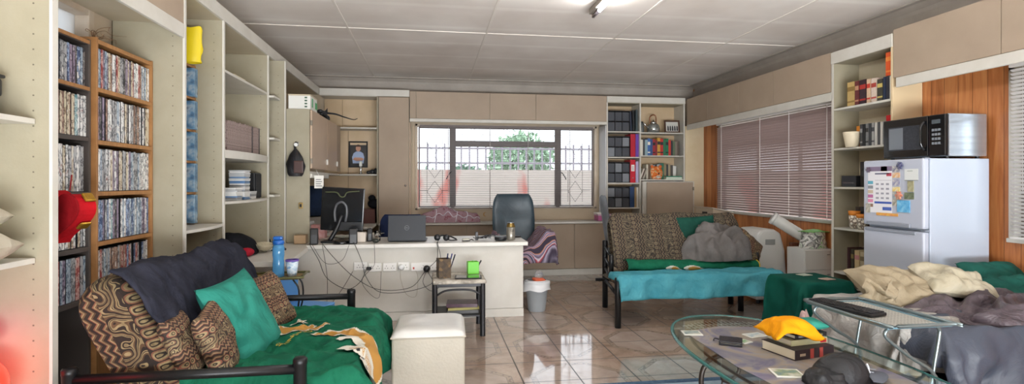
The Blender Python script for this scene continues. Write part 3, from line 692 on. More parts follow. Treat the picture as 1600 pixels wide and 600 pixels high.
for z in (2.075, 1.838): MB().box(-1.719, -1.716, 2.6, 3.02, z-.013, z+.005).build('oak_lipping', WOODT, bpy.data.objects['film_tower.001'] if 'film_tower.001' in bpy.data.objects else None)
t3 = thing('film_tower', 'narrow oak rack of film cases half hidden in the second bay, under a yellow bag', 'film rack', (0, 0, 0))
zs = (2.2, 1.97, 1.735, 1.51, 1.285, 1.06)
for y in (3.75, 4.232): MB().box(-1.88, -1.71, y, y+.014, 1.058, 2.215).build('side_panel', WOODT, t3)
for z in zs[:-1]: MB().box(-1.88, -1.711, 3.765, 4.23, z-.01, z+.005).build('shelf', WOODT, t3)
rnd = random.Random(5)
for r in range(5):
    z = zs[r+1]+.006
    for i in range(6):
        k = rnd.choice(['black', 'brown', 'white', 'red', 'grey'])
        put_case(PROT[k], k, (-1.73, 4.03+i*.0175, z), '%s film case in the %s row of the narrow oak rack' % (k, ORD[r]), '%s cases, %s row, narrow rack' % (k, ORD[r]))
BLUEART = mat_multi('blue_cover_art', 14.0, [(.3, '#2f4f6e'), (.45, '#5f86a3'), (.55, '#98a9b5'), (.7, '#34495e')], .3, detail=5)
bs = tag(MB().box(-.15, 0, 0, .06, 0, .205).build('film_box_set', BLUEART, None, bevel=.002), 'x', 'box set')
for r in range(5):
    o = bs if r == 0 else bs.copy()
    if r: COL.objects.link(o)
    o.location = (-1.682, 4.15, zs[r+1]+.006); tag(o, 'blue illustrated film box set in the %s row of the narrow oak rack' % ORD[r], 'box set', 'blue box sets in the narrow rack')
bw = MB(); bw.grid(lambda a, b: (-1.84+.2*a+.012*sin(b*9), 4.02+.17*b+.01*sin(a*11), 2.22+.0*a+(.27-.05*a)*sin(pi*min(1, .12+b*.88))**.4*(.5+.5*a if a < .5 else 1)), 14, 14)
yb_ = MB(); 
def ybag(a, b):
    w_ = .085+.02*nz(a*3, b*4, 2); th = 2*pi*a; f = (1-.25*b)
    return (-1.71+w_*cos(th)*f+.02*b, 4.14+.05*sin(th)*f, 2.216+.25*b+.012*nz(a*6, b*6)*(b > .02))
yb_.grid(ybag, 20, 10, cu=True)
tag(yb_.build('plastic_bag', mat('yellow_plastic', '#e8cf1e', .4), None, smooth=True), 'crumpled yellow plastic bag on top of the narrow film rack', 'bag')
# blue and red books under the second bay shelf
for i, (c_, nme) in enumerate((('#3f5b86', 'blue'), ('#8d3a3a', 'red'), ('#49698f', 'slate blue'))):
    tag(MB().box(-.16, 0, 0, .03, 0, .2).build('paperback_book', mat('book_'+nme.replace(' ', '_'), c_, .5, var=(30, '#b9b3ab')), None, bevel=.002, loc=(-1.65, 4.13+i*.033, .51)), '%s paperback in the lower part of the second bay' % nme, 'book')
MB().box(XB, FX-.0, 3.642, 4.255, .49, .508).build('shelf', CREAMW, u3)
# twigs
tw = MB(); rnd = random.Random(11)
for i in range(9):
    a = rnd.uniform(-.6, .9); p = Vector((0, 0, .01)); pts = [p.copy()]
    for k in range(4): p += Vector((rnd.uniform(-.02, .035), rnd.uniform(.01, .07) if i < 6 else rnd.uniform(-.04, .02), rnd.uniform(-.01, .05) if k < 2 else rnd.uniform(-.025, .02))); p.z = max(.004, p.z); pts.append(p.copy())
    tw.tube(pts, .0022, 5, 4, taper=lambda q: 1-.6*q)
tag(tw.build('dried_twigs', mat('twig_brown', '#6b5238', .8), None, loc=(-1.76, 3.12, 2.108)), 'curly dried twigs lying on top of the right oak film rack', 'twigs')
# heart box
hp = []
for i in range(48):
    a = 2*pi*i/48; x = 16*sin(a)**3; z = 13*cos(a)-5*cos(2*a)-2*cos(3*a)-cos(4*a); hp.append((x/16*.115, z/16*.125))
hb = thing('heart_box', 'red velvet heart-shaped box with gold patches in front of the left film rack', 'box', (-1.585, 2.63, 1.225), (R(0), R(8), R(-18)))
RED = mat_cloth('red_velvet', '#b3121c', '#8e0d16', .8, wr=20, wstr=.1, sheen=.6)
MB().prism(hp, -.05, .03, 'y').build('body', RED, hb, bevel=.018, smooth=False)
MB().prism([(x*1.03, z*1.03) for x, z in hp], -.062, -.052, 'y').build('lid', mat_cloth('dark_red_velvet', '#8a0f18', '#72090f', .8, wr=20, wstr=.1), hb, bevel=.01)
GOLD = mat('gold_foil', '#b98d35', .35, metal=.8, var=(40, '#8e6a22'))
MB().cbox((.1, 0, .085), (.012, .05, .045), (0, R(-45), 0)).build('gold_patch', GOLD, hb, bevel=.006)
MB().cbox((.098, -.005, -.04), (.012, .05, .04), (0, R(40), 0)).build('gold_patch', GOLD, hb, bevel=.006)
hk = MB(); hk.tube([(0, 0, .1), (.0, 0, .17)], .003, 6); hk.build('hanging_cord', mat('cord_red', '#7a1016', .8), hb)
# near-left shelf things
wc = mat_cloth('white_satin', '#c4bdab', '#b5ad9a', .5, wr=9, wstr=.35)
for z, x, lab in ((1.062, -1.73, 'cream satin cushion, lower of two on the left edge shelf'), (1.172, -1.765, 'cream satin cushion, upper of two on the left edge shelf')):
    o = cushion(.30, .3, .115, z*9).build('satin_cushion', wc, None, smooth=True, loc=(x+.055, 2.16, z+.052), rot=(0, R(-3), R(10))); tag(o, lab, 'cushion')
bc = thing('black_case', 'stacked black plastic cases on the upper left edge shelf', 'case', (-1.72, 2.3, 1.618))
MB().box(-.1, .04, -.08, .08, 0, .075).build('lower_case', BLACKP, bc, bevel=.012)
MB().box(-.1, .055, -.09, .09, .077, .15).build('upper_case', BLACKP, bc, bevel=.012)
MB().box(-.1, .06, -.095, .095, .151, .165).build('lid', BLACKP, bc, bevel=.005)
for c_, z, r, x, nme in (('#ff2a1e', .505, .1, -1.675, 'orange red ball with added glow at the low left edge of the picture'), ('#f0189a', .71, .06, -1.715, 'small magenta ball with added glow just above the orange red one')):
    o = MB().ball((0, 0, r), r, 16).build('glowing_ball', mat('ball_'+c_[1:], c_, .3, emit=3.5 if r > .09 else 2), None, smooth=True, loc=(x, 2.26 if r > .09 else 2.32, z)); tag(o, nme, 'glowing ball')  # emission added to the balls to throw a pink glow on the side panel

# ---- bay 3 things --------------------------------------------------
MAG = mat_multi('magazine_spine', 60.0, [(.3, '#8c7772'), (.5, '#a79490'), (.62, '#6b5552')], .5)
MAG2 = mat('magazine_dark', '#4d4348', .5)
rnd = random.Random(3); y = 4.60
mg = MB(); mg.slot(1).box(-.16, -.001, -.014, .014, .002, .258); mg.slot(0).box(-.165, .0, -.0165, -.0143, 0, .26).box(-.165, .0, .0143, .0165, 0, .26).box(-.001, .0012, -.0165, .0165, 0, .26)
mp_ = mg.build('magazine', [MAG, PAGES])
mg2 = MB(); mg2.v = list(mg.v); mg2.f = list(mg.f); mg2.m = list(mg.m); mp2 = mg2.build('magazine', [MAG2, PAGES])
for i in range(26):
    src = mp2 if i in (15, 20, 21) else mp_
    o = src if i in (0, 15) else src.copy()
    if i not in (0, 15): COL.objects.link(o)
    o.location = (-1.62+.001*i, 4.62+i*.0365, 1.606); o.scale = (1, 1, rnd.uniform(.97, 1.01)) if i not in (15,) else (1, 1, 1)
    tag(o, ('dark' if src is mp2 else 'mauve')+' spined magazine in the row on the thick curved shelf', 'magazine', ('dark' if src is mp2 else 'mauve')+' magazines on the thick curved shelf')
o = MB().box(-.1, .1, -.13, .13, 0, .025).build('book', mat('cream_book', '#d3c7a8', .6), None, bevel=.003, loc=(-1.66, 4.72, 2.206)); tag(o, 'cream book lying flat on the highest shelf of the curved bay', 'book')
# stacks of discs lying flat
k = 0; dk = MB().box(-.06, .06, -.071, .071, 0, .0105); DSC = [mat('disc_case_clear', '#bfc1c2', .25), mat('disc_case_grey', '#85878b', .3), mat('disc_case_white', '#dcdcda', .3), mat('disc_case_blue', '#5c7fa8', .3)]
prs = [None]*4
def disc(c_, loc, rot, lab, grp):
    global prs
    if prs[c_] is None: m_ = MB(); m_.v = list(dk.v); m_.f = list(dk.f); m_.m = list(dk.m); prs[c_] = o = m_.build('disc_case', DSC[c_], None, bevel=.001)
    else: o = prs[c_].copy(); COL.objects.link(o)
    o.location = loc; o.rotation_euler = rot; return tag(o, lab, 'disc case', grp)
cn = ('clear', 'grey', 'white', 'blue')
for (x, y0, n, nme) in ((-1.60, 4.64, 9, 'front'), (-1.60, 4.83, 22, 'middle'), (-1.60, 5.0, 6, 'right')):
    for i in range(n):
        c_ = rnd.choice((0, 0, 1, 2, 2, 3)); disc(c_, (x, y0, 1.2165+i*.0112), (0, 0, rnd.uniform(-.1, .1)), '%s disc case lying in the %s pile on the lower curved shelf' % (cn[c_], nme), '%s disc cases, %s pile' % (cn[c_], nme))
o = thing('loudspeaker', 'black box loudspeaker at the right end of the lower curved shelf', 'speaker', (-1.66, 5.22, 1.216))
MB().box(-.09, .085, -.09, .09, 0, .23).build('cabinet', BLACKP, o, bevel=.004); MB().box(.086, .094, -.082, .082, .008, .222).build('grille', mat('speaker_grille', '#232427', .9, bump=(300, .4)), o, bevel=.003)
o = thing('loudspeaker', 'black box loudspeaker just behind the first one, nearer the corner', 'speaker', (-1.68, 4.62, 1.216+.106)) if 0 else None
# counter cap pile
pb = MB()
def bagf(a, b):
    th = 2*pi*a; ph = b*pi/2; r = cos(ph)**.6; x = .16*cos(th)*r; y_ = .25*sin(th)*r; z_ = .23*sin(ph)**.9*(1-.55*(y_+.25)/.5)
    return (x+.008*nz(x*20, y_*20), y_, z_+.01*nz(x*14, y_*14)+.0)
pb.grid(bagf, 36, 12, cu=True)
tag(pb.build('black_hat', mat_cloth('black_felt', '#111216', '#1c1d22', .9), None, smooth=True, loc=(-1.60, 4.75, .764)), 'black soft hat heaped on the left counter under the curved shelves', 'hat')
pc = MB(); pc.grid(lambda a, b: (.07*cos(2*pi*a)*(.25+.75*b**.5), .13*sin(2*pi*a)*(.25+.75*b**.5), .02+.05*(b**1.6)), 30, 8, cu=True)
pc.lathe([(.0, .006), (.03, .006)], n=12)
tag(pc.build('khaki_cap', mat_cloth('khaki', '#a8a088', '#c9c1a8', .8), None, smooth=True, solid=.004, loc=(-1.42, 4.86, .765), rot=(0, R(10), 0)), 'upturned khaki cap in front of the black hat on the left counter', 'cap')
pr = MB(); pr.ball((0, 0, .035), (.06, .08, .035), 10)
tag(pr.build('red_cloth', mat_cloth('crimson_cloth', '#c2273c', '#94182a', .7), None, smooth=True, loc=(-1.47, 4.58, .765)), 'crumpled crimson cloth beside the khaki cap on the left counter', 'cloth')
cb = thing('black_strap_clip', 'small black clip on a strap by the khaki cap', 'clip', (-1.28, 4.93, .763)); MB().ball((0, 0, .015), (.03, .02, .015), 8).build('clip', BLACKP, cb, smooth=True)
MB().tube([(0, 0, .012), (-.04, -.02, .02), (-.08, -.06, .012)], .006, 6, 4).build('strap', BLACKP, cb, smooth=True)
# bay 4
pf = thing('framed_picture', 'small upright wooden picture frame with red and green picture, high corner shelf', 'picture frame', (-1.75, 5.5, 2.188), R(0))
MB().box(-.12, .11, -.012, .0, 0, .27).build('frame', WOODT, pf, bevel=.003); MB().box(-.095, .085, -.0145, -.0125, .025, .245).build('picture', mat_multi('picture_art', 9.0, [(.35, '#7d2c26'), (.5, '#a3443a'), (.58, '#2f7d55'), (.75, '#6a2420')], .5), pf)
o = MB().ball((0, 0, .03), (.03, .03, .035), 10).build('black_mouse', BLACKP, None, smooth=True, loc=(-1.56, 5.47, .762)); tag(o, 'small round black gadget on the counter below the corner shelves', 'gadget')
# box and lizard on cupboard
bx = thing('file_box', 'white and green cardboard box on top of the tan wall cupboard', 'box', (-1.3, 5.75, 2.092))
MB().box(-.11, .1, -.12, .2, 0, .145).build('body', mat('white_card', '#dcdcd6', .6), bx, bevel=.003); MB().box(-.112, .102, -.122, .202, .135, .15).build('lid', mat('tan_card', '#c2b59b', .6), bx, bevel=.002)
for i in range(4): MB().box(.045, .07, -.1225, -.1205, .02+i*.03, .035+i*.03).build('green_mark', mat('green_ink', '#3f5f4a', .6), bx)
for a in ((-.05, .0, .03, .12), (.1, .195, .03, .1)): MB().box(.1005, .1025, *a).build('green_stripe', mat('green_print', '#4fa36a', .5), bx)
lz = thing('dragon_ornament', 'black dragon ornament with a long curling tail on the tan wall cupboard', 'ornament', (-1.24, 6.55, 2.092), 0)
DK = mat('dark_bronze', '#23262a', .45)
mb = MB(); mb.tube([(-.02, -.10, .06), (0, -.02, .075), (.0, .1, .03), (0, .18, .01)], .026, 8, 4, taper=lambda q: .7+.5*sin(pi*q)); mb.build('body', DK, lz, smooth=True)
mb = MB(); mb.tube([(.0, -.02, .08), (.10, .12, .085), (.17, .3, .075), (.26, .5, .065), (.3, .58, .09)], .011, 6, 5, taper=lambda q: 1.2-.8*q); mb.build('tail', DK, lz, smooth=True)
mb = MB(); mb.ball((-.02, -.14, .08), (.035, .05, .025), 8); mb.build('head', DK, lz, smooth=True)
for s_ in (-1, 1):
    mb = MB(); mb.tube([(0, .0, .06), (.045*s_, .02, .04), (.06*s_, -.02, .004)], .009, 6, 3); mb.build('leg', DK, lz, smooth=True)
mb = MB(); mb.add([(0, -.05, .08), (.03, .02, .14), (.02, .08, .09), (0, .02, .075)], [(0, 1, 2, 3)]); mb.build('wing', DK, lz, solid=.004)
# hanging bag
hg = thing('helmet_bag', 'black bag with brown pocket hanging on the cream end panel', 'bag', (-1.318, 5.585, 1.42))
def hbag(a, b):
    th = 2*pi*a; z_ = .0+.27*b; w_ = .1*(sin(pi*min(1, .12+.88*b))**.55)*(1-.35*b); w_ = max(w_, .012)
    return (w_*cos(th)+.012*nz(a*5, b*4), -.055+.052*sin(th)*min(1, w_/.08), z_)
mb = MB(); mb.grid(hbag, 24, 14, cu=True); mb.build('body', mat_cloth('black_nylon', '#121215', '#1f1f24', .5), hg, smooth=True)
MB().box(-.005, .085, -.118, -.1, .03, .15).build('pocket', mat('brown_pocket', '#4a3431', .4), hg, bevel=.008)
MB().tube([(.0, -.05, .25), (-.01, -.04, .3), (0, -.02, .335)], .012, 8, 4).build('strap', BLACKP, hg, smooth=True)
MB().lathe([(.0, 0), (.018, 0), (.018, .008), (.0, .01)], n=14, cap=False).build('badge', WHITEP, hg, loc=(.005, -.055, .31), rot=(R(90), 0, 0))
MB().box(-.02, .02, -.012, -.0, .3, .34).build('hook', CHROME, hg, bevel=.003)
# socket box on the panel and cord
sk = thing('wall_socket', 'small brass wall socket on the cream end panel', 'socket', (-1.28, 5.588, 1.13)); MB().box(-.02, .02, -.012, 0, -.03, .03).build('plate', mat('brass_old', '#a88d55', .4, metal=.5), sk, bevel=.003); MB().box(-.01, .01, -.016, -.012, -.015, .015).build('slot', BLACKP, sk)
# price tag
tgm = thing('paper_tag', 'white printed tag hanging from the wall cupboard ledge', 'tag', (-1.135, 5.72, 1.30)); MB().box(-.045, .045, 0, .002, 0, .13).build('card', PAPER, tgm); MB().tube([(0, .001, .128), (-.02, .004, .17), (-.03, .001, .19)], .002, 5, 3).build('string', PAPER, tgm)
for i in range(4): MB().box(-.03, .03-.01*(i % 2), -.001, -.0002, .02+.022*i, .027+.022*i).build('printed_line', mat('print_ink', '#55565c', .6), tgm)
# blue jeans + red box + printer + brown box on back-left counter
o = MB(); o.grid(lambda a, b: ((.12*cos(2*pi*a))*(1-.2*b)+.01*nz(a*8, b*5), .05*sin(2*pi*a)+.012*nz(a*5, b*7, 3), .36*b), 24, 14, cu=True); o.lathe([(.0, .0), (.1, .0)], n=8)
tag(o.build('folded_jeans', mat_cloth('denim', '#2b3a55', '#1d2838', .85), None, smooth=True, loc=(-1.37, 6.72, .96)), 'dark blue denim heap on the shelf box behind the monitor', 'jeans')
o = tag(MB().box(-.16, .16, -.12, .12, 0, .19).build('storage_box', mat('grey_card', '#9c968c', .6), None, bevel=.004, loc=(-1.37, 6.72, .763)), 'grey storage box under the denim heap on the left counter', 'box')
pn = thing('printer', 'white flatbed printer on the left counter under the wall socket', 'printer', (-1.44, 6.0, .762))
MB().box(-.2, .15, -.2, .2, 0, .14).build('body', mat('printer_grey', '#bfbcb4', .45), pn, bevel=.012); MB().box(-.21, .16, -.21, .21, .143, .175).build('lid', WHITEP, pn, bevel=.008); MB().box(-.16, .11, -.203, -.199, .02, .06).build('paper_slot', BLACKP, pn)
MB().box(-.12, .1, -.15, .1, .176, .19).build('paper', PAPER, pn)
tag(MB().box(-.07, .07, -.06, .06, 0, .16).build('tissue_box', mat('faded_red_card', '#b06a66', .6, var=(20, '#c9a5a0')), None, bevel=.004, loc=(-1.16, 5.85, .7625)), 'faded red carton standing left of the monitor', 'carton')
tag(MB().box(-.06, .05, -.05, .05, 0, .085).build('carton', mat('kraft_card', '#a98d6c', .7), None, bevel=.004, loc=(-1.255, 5.5, .7625)), 'small brown cardboard box behind the left speaker', 'carton')
# portrait
po = thing('framed_portrait', 'black framed portrait of a person with folded arms on the back shelf', 'picture', (-1.045, YB-.045, 1.575), (R(-3), 0, 0))
fr = MB(); fr.box(-.135, .135, -.012, .008, 0, .022).box(-.135, .135, -.012, .008, .358, .38).box(-.135, -.113, -.012, .008, .022, .358).box(.113, .135, -.012, .008, .022, .358); fr.build('frame', BLACKM, po, bevel=.003)
MB().box(-.113, .113, -.002, .004, .022, .358).build('backdrop', mat('portrait_dark', '#25211f', .4), po)
SK = mat('portrait_skin', '#b98a72', .6)
bd = [(-.075, .06), (.075, .06), (.085, .15), (.07, .205), (.03, .232), (-.03, .232), (-.065, .205), (-.085, .15)]
MB().prism(bd, -.0045, -.002, 'y').build('shirt', mat('portrait_shirt', '#9fb0cf', .6), po)
MB().prism([(.035*cos(a*pi/9), .278+.047*sin(a*pi/9)) for a in range(18)], -.0055, -.002, 'y').build('face', SK, po)
MB().prism([(.038*cos(a*pi/9), .3+.032*sin(a*pi/9)) for a in range(10)], -.0065, -.0057, 'y').build('hair', mat('portrait_hair', '#4a362c', .7), po)
MB().prism([(-.078, .115), (-.03, .095), (.06, .1), (.08, .125), (.05, .142), (-.05, .145)], -.0062, -.0047, 'y').build('folded_arms', SK, po)
b_ = thing('bird_ornament', 'small dark ornaments cluster beside the portrait on the back shelf', 'ornament', (-.83, BY+.17, 1.477))
for i, (x, h_, r_) in enumerate(((-.05, .05, .035), (0, .07, .04), (.045, .085, .03))): MB().ball((x, 0, h_/2), (r_, .03, h_/2), 8).build('pebble', DK, b_, smooth=True)
b_ = thing('silver_figurine', 'tiny silver figurine in front of the portrait frame', 'figurine', (-.985, BY+.12, 1.477)); MB().lathe([(.022, 0), (.024, .015), (.012, .03), (.018, .06), (.02, .09), (.008, .11)], n=12).build('body', CHROME, b_, smooth=True); MB().box(-.02, .02, -.008, .008, .11, .18).build('plaque', mat('silver_plate', '#b7b9b4', .4, metal=.4), b_, bevel=.002)
b_ = MB(); b_.ball((0, 0, .07), (.09, .07, .07), 10); b_.ball((-.03, 0, .15), (.05, .05, .045), 8)
tag(b_.build('black_beanie', mat_cloth('black_felt', '#111216', '#1c1d22', .9), None, smooth=True, loc=(-.80, 7.8, .99)), 'black woolly hat on the dark red box behind the monitor', 'hat')
tag(MB().box(-.3, .2, -.12, .12, 0, .2).build('storage_chest', mat('dark_red_wood', '#5a3129', .5), None, bevel=.005, loc=(-.98, 7.84, .787)), 'dark red wooden chest on the back counter behind the monitor', 'chest')
cnt2 = MB().box(-1.18, -.76, 7.1, YB-.04, .755, .785).build('corner_counter', WHITEL, None, bevel=.003); tag(cnt2, 'white corner counter under the portrait shelves', 'counter')

# ---- counter + desk -----------------------------------------------
poly = [(-1.505, 4.295), (-1.10, 4.295), (-1.075, 4.32), (-1.075, 4.4), (-1.134, 5.22), (-1.192, 5.36), (-1.192, 7.64), (-1.915, 7.64), (-1.915, 4.295)]
tag(MB().prism(poly, .72, .76, 'z').build('side_counter', WHITEL, None, bevel=.003), 'cream counter running along the left wall under the shelving', 'counter')
dk_ = thing('desk', 'long white desk with a plain front panel facing the room', 'desk', (0, 0, 0))
MB().box(-1.188, .965, 5.35, 6.05, .722, .76).build('desktop', WHITEL, dk_, bevel=.003)
WF = mat('white_board', '#d3d0c8', .55, var=(3.0, '#c6c2b8'), bump=(70, .05))
MB().box(-1.9, .925, 5.40, 5.42, .085, .719).build('front_panel', WF, dk_, bevel=.001)
MB().box(-1.9, .928, 5.395, 5.42, .0, .082).build('plinth', WF, dk_, bevel=.001)
MB().box(.905, .925, 5.42, 6.02, .0, .719).build('side_panel', WF, dk_, bevel=.001)
# monitor from behind
mo = thing('computer_monitor', 'black flat monitor seen from behind on the left end of the desk', 'monitor', (-.89, 5.66, .762), R(-4))
MG = mat('monitor_gloss', '#17181a', .18, coat=.3)
MB().cbox((0, 0, .325), (.425, .028, .44), (0, R(3), 0)).build('shell', MG, mo, bevel=.01)
MB().cbox((0, .016, .325), (.40, .003, .41), (0, R(3), 0)).build('screen', BLACKG, mo)
MB().tube([(-.17, -.016, .50), (-.06, -.018, .497), (-.02, -.019, .455), (.02, -.019, .455), (.05, -.018, .497), (.17, -.016, .508)], .007, 6, 6).build('cable_channel', mat('olive_trim', '#4d5236', .4), mo, smooth=True)
MB().tube([(-.07, -.02, .2), (-.075, -.028, .3), (-.05, -.035, .375), (.0, -.04, .40), (.04, -.035, .36), (.045, -.03, .28), (.03, -.022, .2)], .012, 8, 6).build('stand_loop', mat('stand_grey', '#5f6063', .3), mo, smooth=True)
MB().tube([(.0, -.035, .27), (-.05, -.06, .13), (-.11, -.09, .012)], .022, 8, 5).build('stand_neck', BLACKP, mo, smooth=True)
MB().box(-.18, .02, -.16, -.02, 0, .018).build('stand_foot', BLACKP, mo, bevel=.006)
MB().box(-.06, .2, -.045, -.02, .11, .2).build('lower_cover', BLACKP, mo, bevel=.006)
def speaker_small(label, x, y, h, w_):
    t = thing('computer_speaker', label, 'speaker', (x, y, .7625), R(8))
    MB().prism([(-.04, 0), (.04, 0), (.03, h*.75), (.012, h), (-.02, h), (-.035, h*.6)], -w_/2, w_/2, 'x').build('shell', BLACKP, t, bevel=.01)
    MB().lathe([(.0, 0), (.026, 0), (.022, .006), (0, .006)], n=16, cap=False).build('driver', mat('speaker_grille', '#232427', .9), t, loc=(0, .038, h*.4), rot=(R(-90), 0, 0)); return t
speaker_small('small black computer speaker at the left end of the desk', -1.12, 5.42, .155, .075)
speaker_small('small black computer speaker right of the monitor foot', -.755, 5.42, .15, .08)
speaker_small('narrow black speaker standing between the monitor and the laptop', -.62, 5.62, .13, .05)
tag(MB().lathe([(.08, 0), (.085, .01), (.08, .022), (.06, .028), (.0, .028)], n=24).build('router_disc', BLACKG, None, smooth=True, loc=(-.87, 5.45, .7625)), 'flat round black disc gadget in front of the monitor', 'gadget')
tag(MB().box(-.05, .05, -.03, .03, 0, .1).build('white_carton', mat('offwhite_card', '#d3c9bd', .6), None, bevel=.006, loc=(-.70, 5.56, .7625)), 'off-white carton behind the small speaker at the monitor', 'carton')
pp = thing('paper_pile', 'untidy pile of loose papers around the monitor foot', 'papers', (-.98, 5.9, .762))
rnd = random.Random(4)
for i in range(9): MB().cbox((rnd.uniform(-.12, .35), rnd.uniform(-.1, .08), .002+i*.005), (.21, .29, .0015), (rnd.uniform(-.01, .01), 0, rnd.uniform(-1, 1))).build('sheet', mat('paper_%d' % (i % 3), ('#e8e6df', '#d8dcd0', '#e3dccd')[i % 3], .8), pp)
gl = thing('drinking_glass', 'clear glass tumbler on the desk left of the laptop', 'glass', (-.545, 5.66, .762)); MB().lathe([(.028, 0), (.034, .1)], n=18, cap=False).build('wall', mat('clear_glass', '#ffffff', .05, trans=1, ior=1.3), gl, smooth=True, solid=.003); MB().lathe([(.028, 0), (.028, .006)], n=18).build('base', mat('clear_glass', '#ffffff', .05, trans=1), gl)
o = MB(); o.ball((0, 0, .022), (.035, .03, .022), 10); tag(o.build('black_charger', mat('dark_olive', '#2c302a', .5), None, smooth=True, loc=(-.545, 5.46, .762)), 'small dark round gadget just left of the laptop', 'gadget')
# laptop
lp = thing('laptop', 'open dark grey laptop seen from the back of its lid', 'laptop', (-.243, 5.50, .762), R(-3))
LG = mat('laptop_grey', '#303338', .45, metal=.2)
lid = MB().cbox((0, 0, .14), (.375, .008, .255), (R(-8), 0, 0)).build('lid', LG, lp, bevel=.004)
MB().box(-.187, .187, .02, .26, .002, .018).build('base', LG, lp, bevel=.004)
MB().cbox((0, .0052, .14), (.35, .001, .22), (R(-8), 0, 0)).build('screen', mat('lit_screen', '#8fa6c4', .3), lp)
for r_ in range(5): MB().box(-.15, .15, .08+r_*.02, .095+r_*.02, .018, .0205).build('key_row', BLACKP, lp)
LOGO = mat('logo_silver', '#8b9095', .3, metal=.6)
ring = MB(); ring.tube([(.022*cos(a*pi/16), 0, .022*sin(a*pi/16)) for a in range(32)], .0016, 5, closed=True)
ring.build('badge_ring', LOGO, lid, loc=(0, -.0062, .142), rot=(R(-8), 0, 0)); text_part('D\u0190LL' if 0 else 'DELL', .015, LOGO, lid, (0, -.0072, .142), (R(82), 0, 0), 'badge_lettering')
# things right of laptop
def cable(label, pts, r=.003, m=BLACKP, k=8): 
    o = MB().tube(pts, r, 6, k); loc = pts[0]; rebase(o, loc); o = o.build('cable', m, None, smooth=True, loc=loc); return tag(o, label, 'cable')
hs = thing('headset', 'black headset lying on the desk right of the laptop', 'headset', (.06, 5.55, .762))
MB().tube([(.0, 0, .03), (.05, .06, .05), (.13, .05, .04), (.19, -.02, .02)], .008, 6, 5).build('headband', BLACKP, hs, smooth=True)
for x, y in ((0, 0), (.09, -.03)): MB().ball((x, y, .035), (.033, .022, .034), 10).build('earpiece', BLACKP, hs, smooth=True)
MB().tube([(.09, -.03, .02), (.14, -.06, .01), (.2, -.04, .012)], .006, 6, 4).build('microphone_arm', BLACKP, hs, smooth=True)
ph = thing('small_radio', 'little silver and black gadget on the desk near the headset', 'gadget', (.35, 5.5, .762)); MB().box(-.038, .038, -.02, .02, 0, .028).build('body', mat('silver_paint', '#a9a493', .4), ph, bevel=.008); MB().box(-.04, .04, -.021, .021, 0, .01).build('base', BLACKP, ph); MB().tube([(.038, 0, .008), (.06, 0, .015), (.075, -.01, .006)], .005, 6, 4).build('lead', BLACKP, ph)
cp = thing('cable_heap', 'tangled black cables and a phone holder in the middle right of the desk', 'cables', (.53, 5.56, .762))
rnd = random.Random(8)
for i in range(6):
    c0 = Vector((rnd.uniform(-.04, .08), rnd.uniform(-.04, .04), .008+.005*i)); MB().tube([c0+Vector((.07*cos(a)+rnd.uniform(-.01, .01), .035*sin(a), rnd.uniform(0, .02))) for a in (0, 1, 2, 3, 4, 5)], .0035, 6, 4).build('cable_loop', BLACKP, cp, smooth=True)
MB().box(-.08, -.05, -.01, .01, .0, .085).build('upright', BLACKP, cp, bevel=.004)
bo = thing('black_bowl', 'shallow black dish next to the metal can', 'dish', (.705, 5.49, .762)); MB().lathe([(.05, 0), (.062, .01), (.064, .036)], n=26).build('body', BLACKP, bo, smooth=True); MB().lathe([(.064, .037), (.066, .043), (.0, .043)], n=26).build('lid', mat('grey_lid', '#5c5f63', .3), bo, smooth=True)
ca = thing('drink_can', 'tall silver and gold drink can at the right end of the desk', 'can', (.815, 5.52, .762))
MB().lathe([(.038, 0), (.045, .01), (.045, .135)], n=28).build('body', mat('can_silver', '#a8a49a', .3, metal=.6, var=(18, '#8d897e')), ca, smooth=True)
MB().lathe([(.045, .135), (.043, .15), (.034, .17), (.034, .176)], n=28).build('neck', mat('can_gold', '#8a7440', .3, metal=.7), ca, smooth=True)
MB().lathe([(.036, .175), (.037, .182), (.0, .181)], n=28).build('rim', CHROME, ca, smooth=True)
text_part('GF', .035, mat('can_ink', '#3a3632', .5), ca, (.012, -.0462, .1), (R(90), 0, R(8)), 'lettering')
tag(MB().box(-.07, .07, -.05, .05, 0, .018).build('black_notebook', BLACKP, None, bevel=.003, loc=(.88, 5.78, .762), rot=(0, 0, R(20))), 'black notebook on the far right corner of the desk', 'notebook')
# sockets on desk front
SOCK = mat('socket_white', '#e4e2dd', .4)
def socket(label, x, z, w_, holes_, red=False):
    t = thing('power_socket', label, 'socket', (x, 5.3995, z)); MB().box(-w_/2, w_/2, -.018, 0, -.042, .042).build('plate', SOCK, t, bevel=.006)
    for hx_ in holes_:
        for dx, dz in ((0, .012), (-.012, -.01), (.012, -.01)): MB().lathe([(.004, 0), (.004, .002)], n=8).build('pin_hole', BLACKP, t, loc=(hx_+dx, -.018, dz), rot=(R(90), 0, 0))
    if red: MB().box(-w_/2+.02, -w_/2+.035, -.021, -.018, -.02, 0).build('red_switch', mat('switch_red', '#c0392b', .4), t)
    return t
socket('left socket plate of the row on the desk front', -.68, .545, .13, (-.02, .03)); socket('second socket plate of the row on the desk front', -.545, .53, .12, (-.03, .03)); socket('third, longest socket plate on the desk front', -.405, .53, .13, (-.03, .03))
socket('fourth socket plate, with a white plug pulled half out', -.27, .535, .11, (.02,)); socket('right hand socket plate with a red switch', -.05, .525, .30, (-.03, .05, .11), True)
tag(MB().ball((0, 0, 0), (.035, .03, .035), 10).build('power_plug', BLACKP, None, smooth=True, loc=(-.045, 5.355, .51)), 'round black plug in the right hand socket plate', 'plug')
tag(MB().ball((0, 0, 0), (.03, .028, .03), 10).build('power_plug', WHITEP, None, smooth=True, loc=(-.29, 5.357, .53)), 'white plug in the fourth socket plate', 'plug')
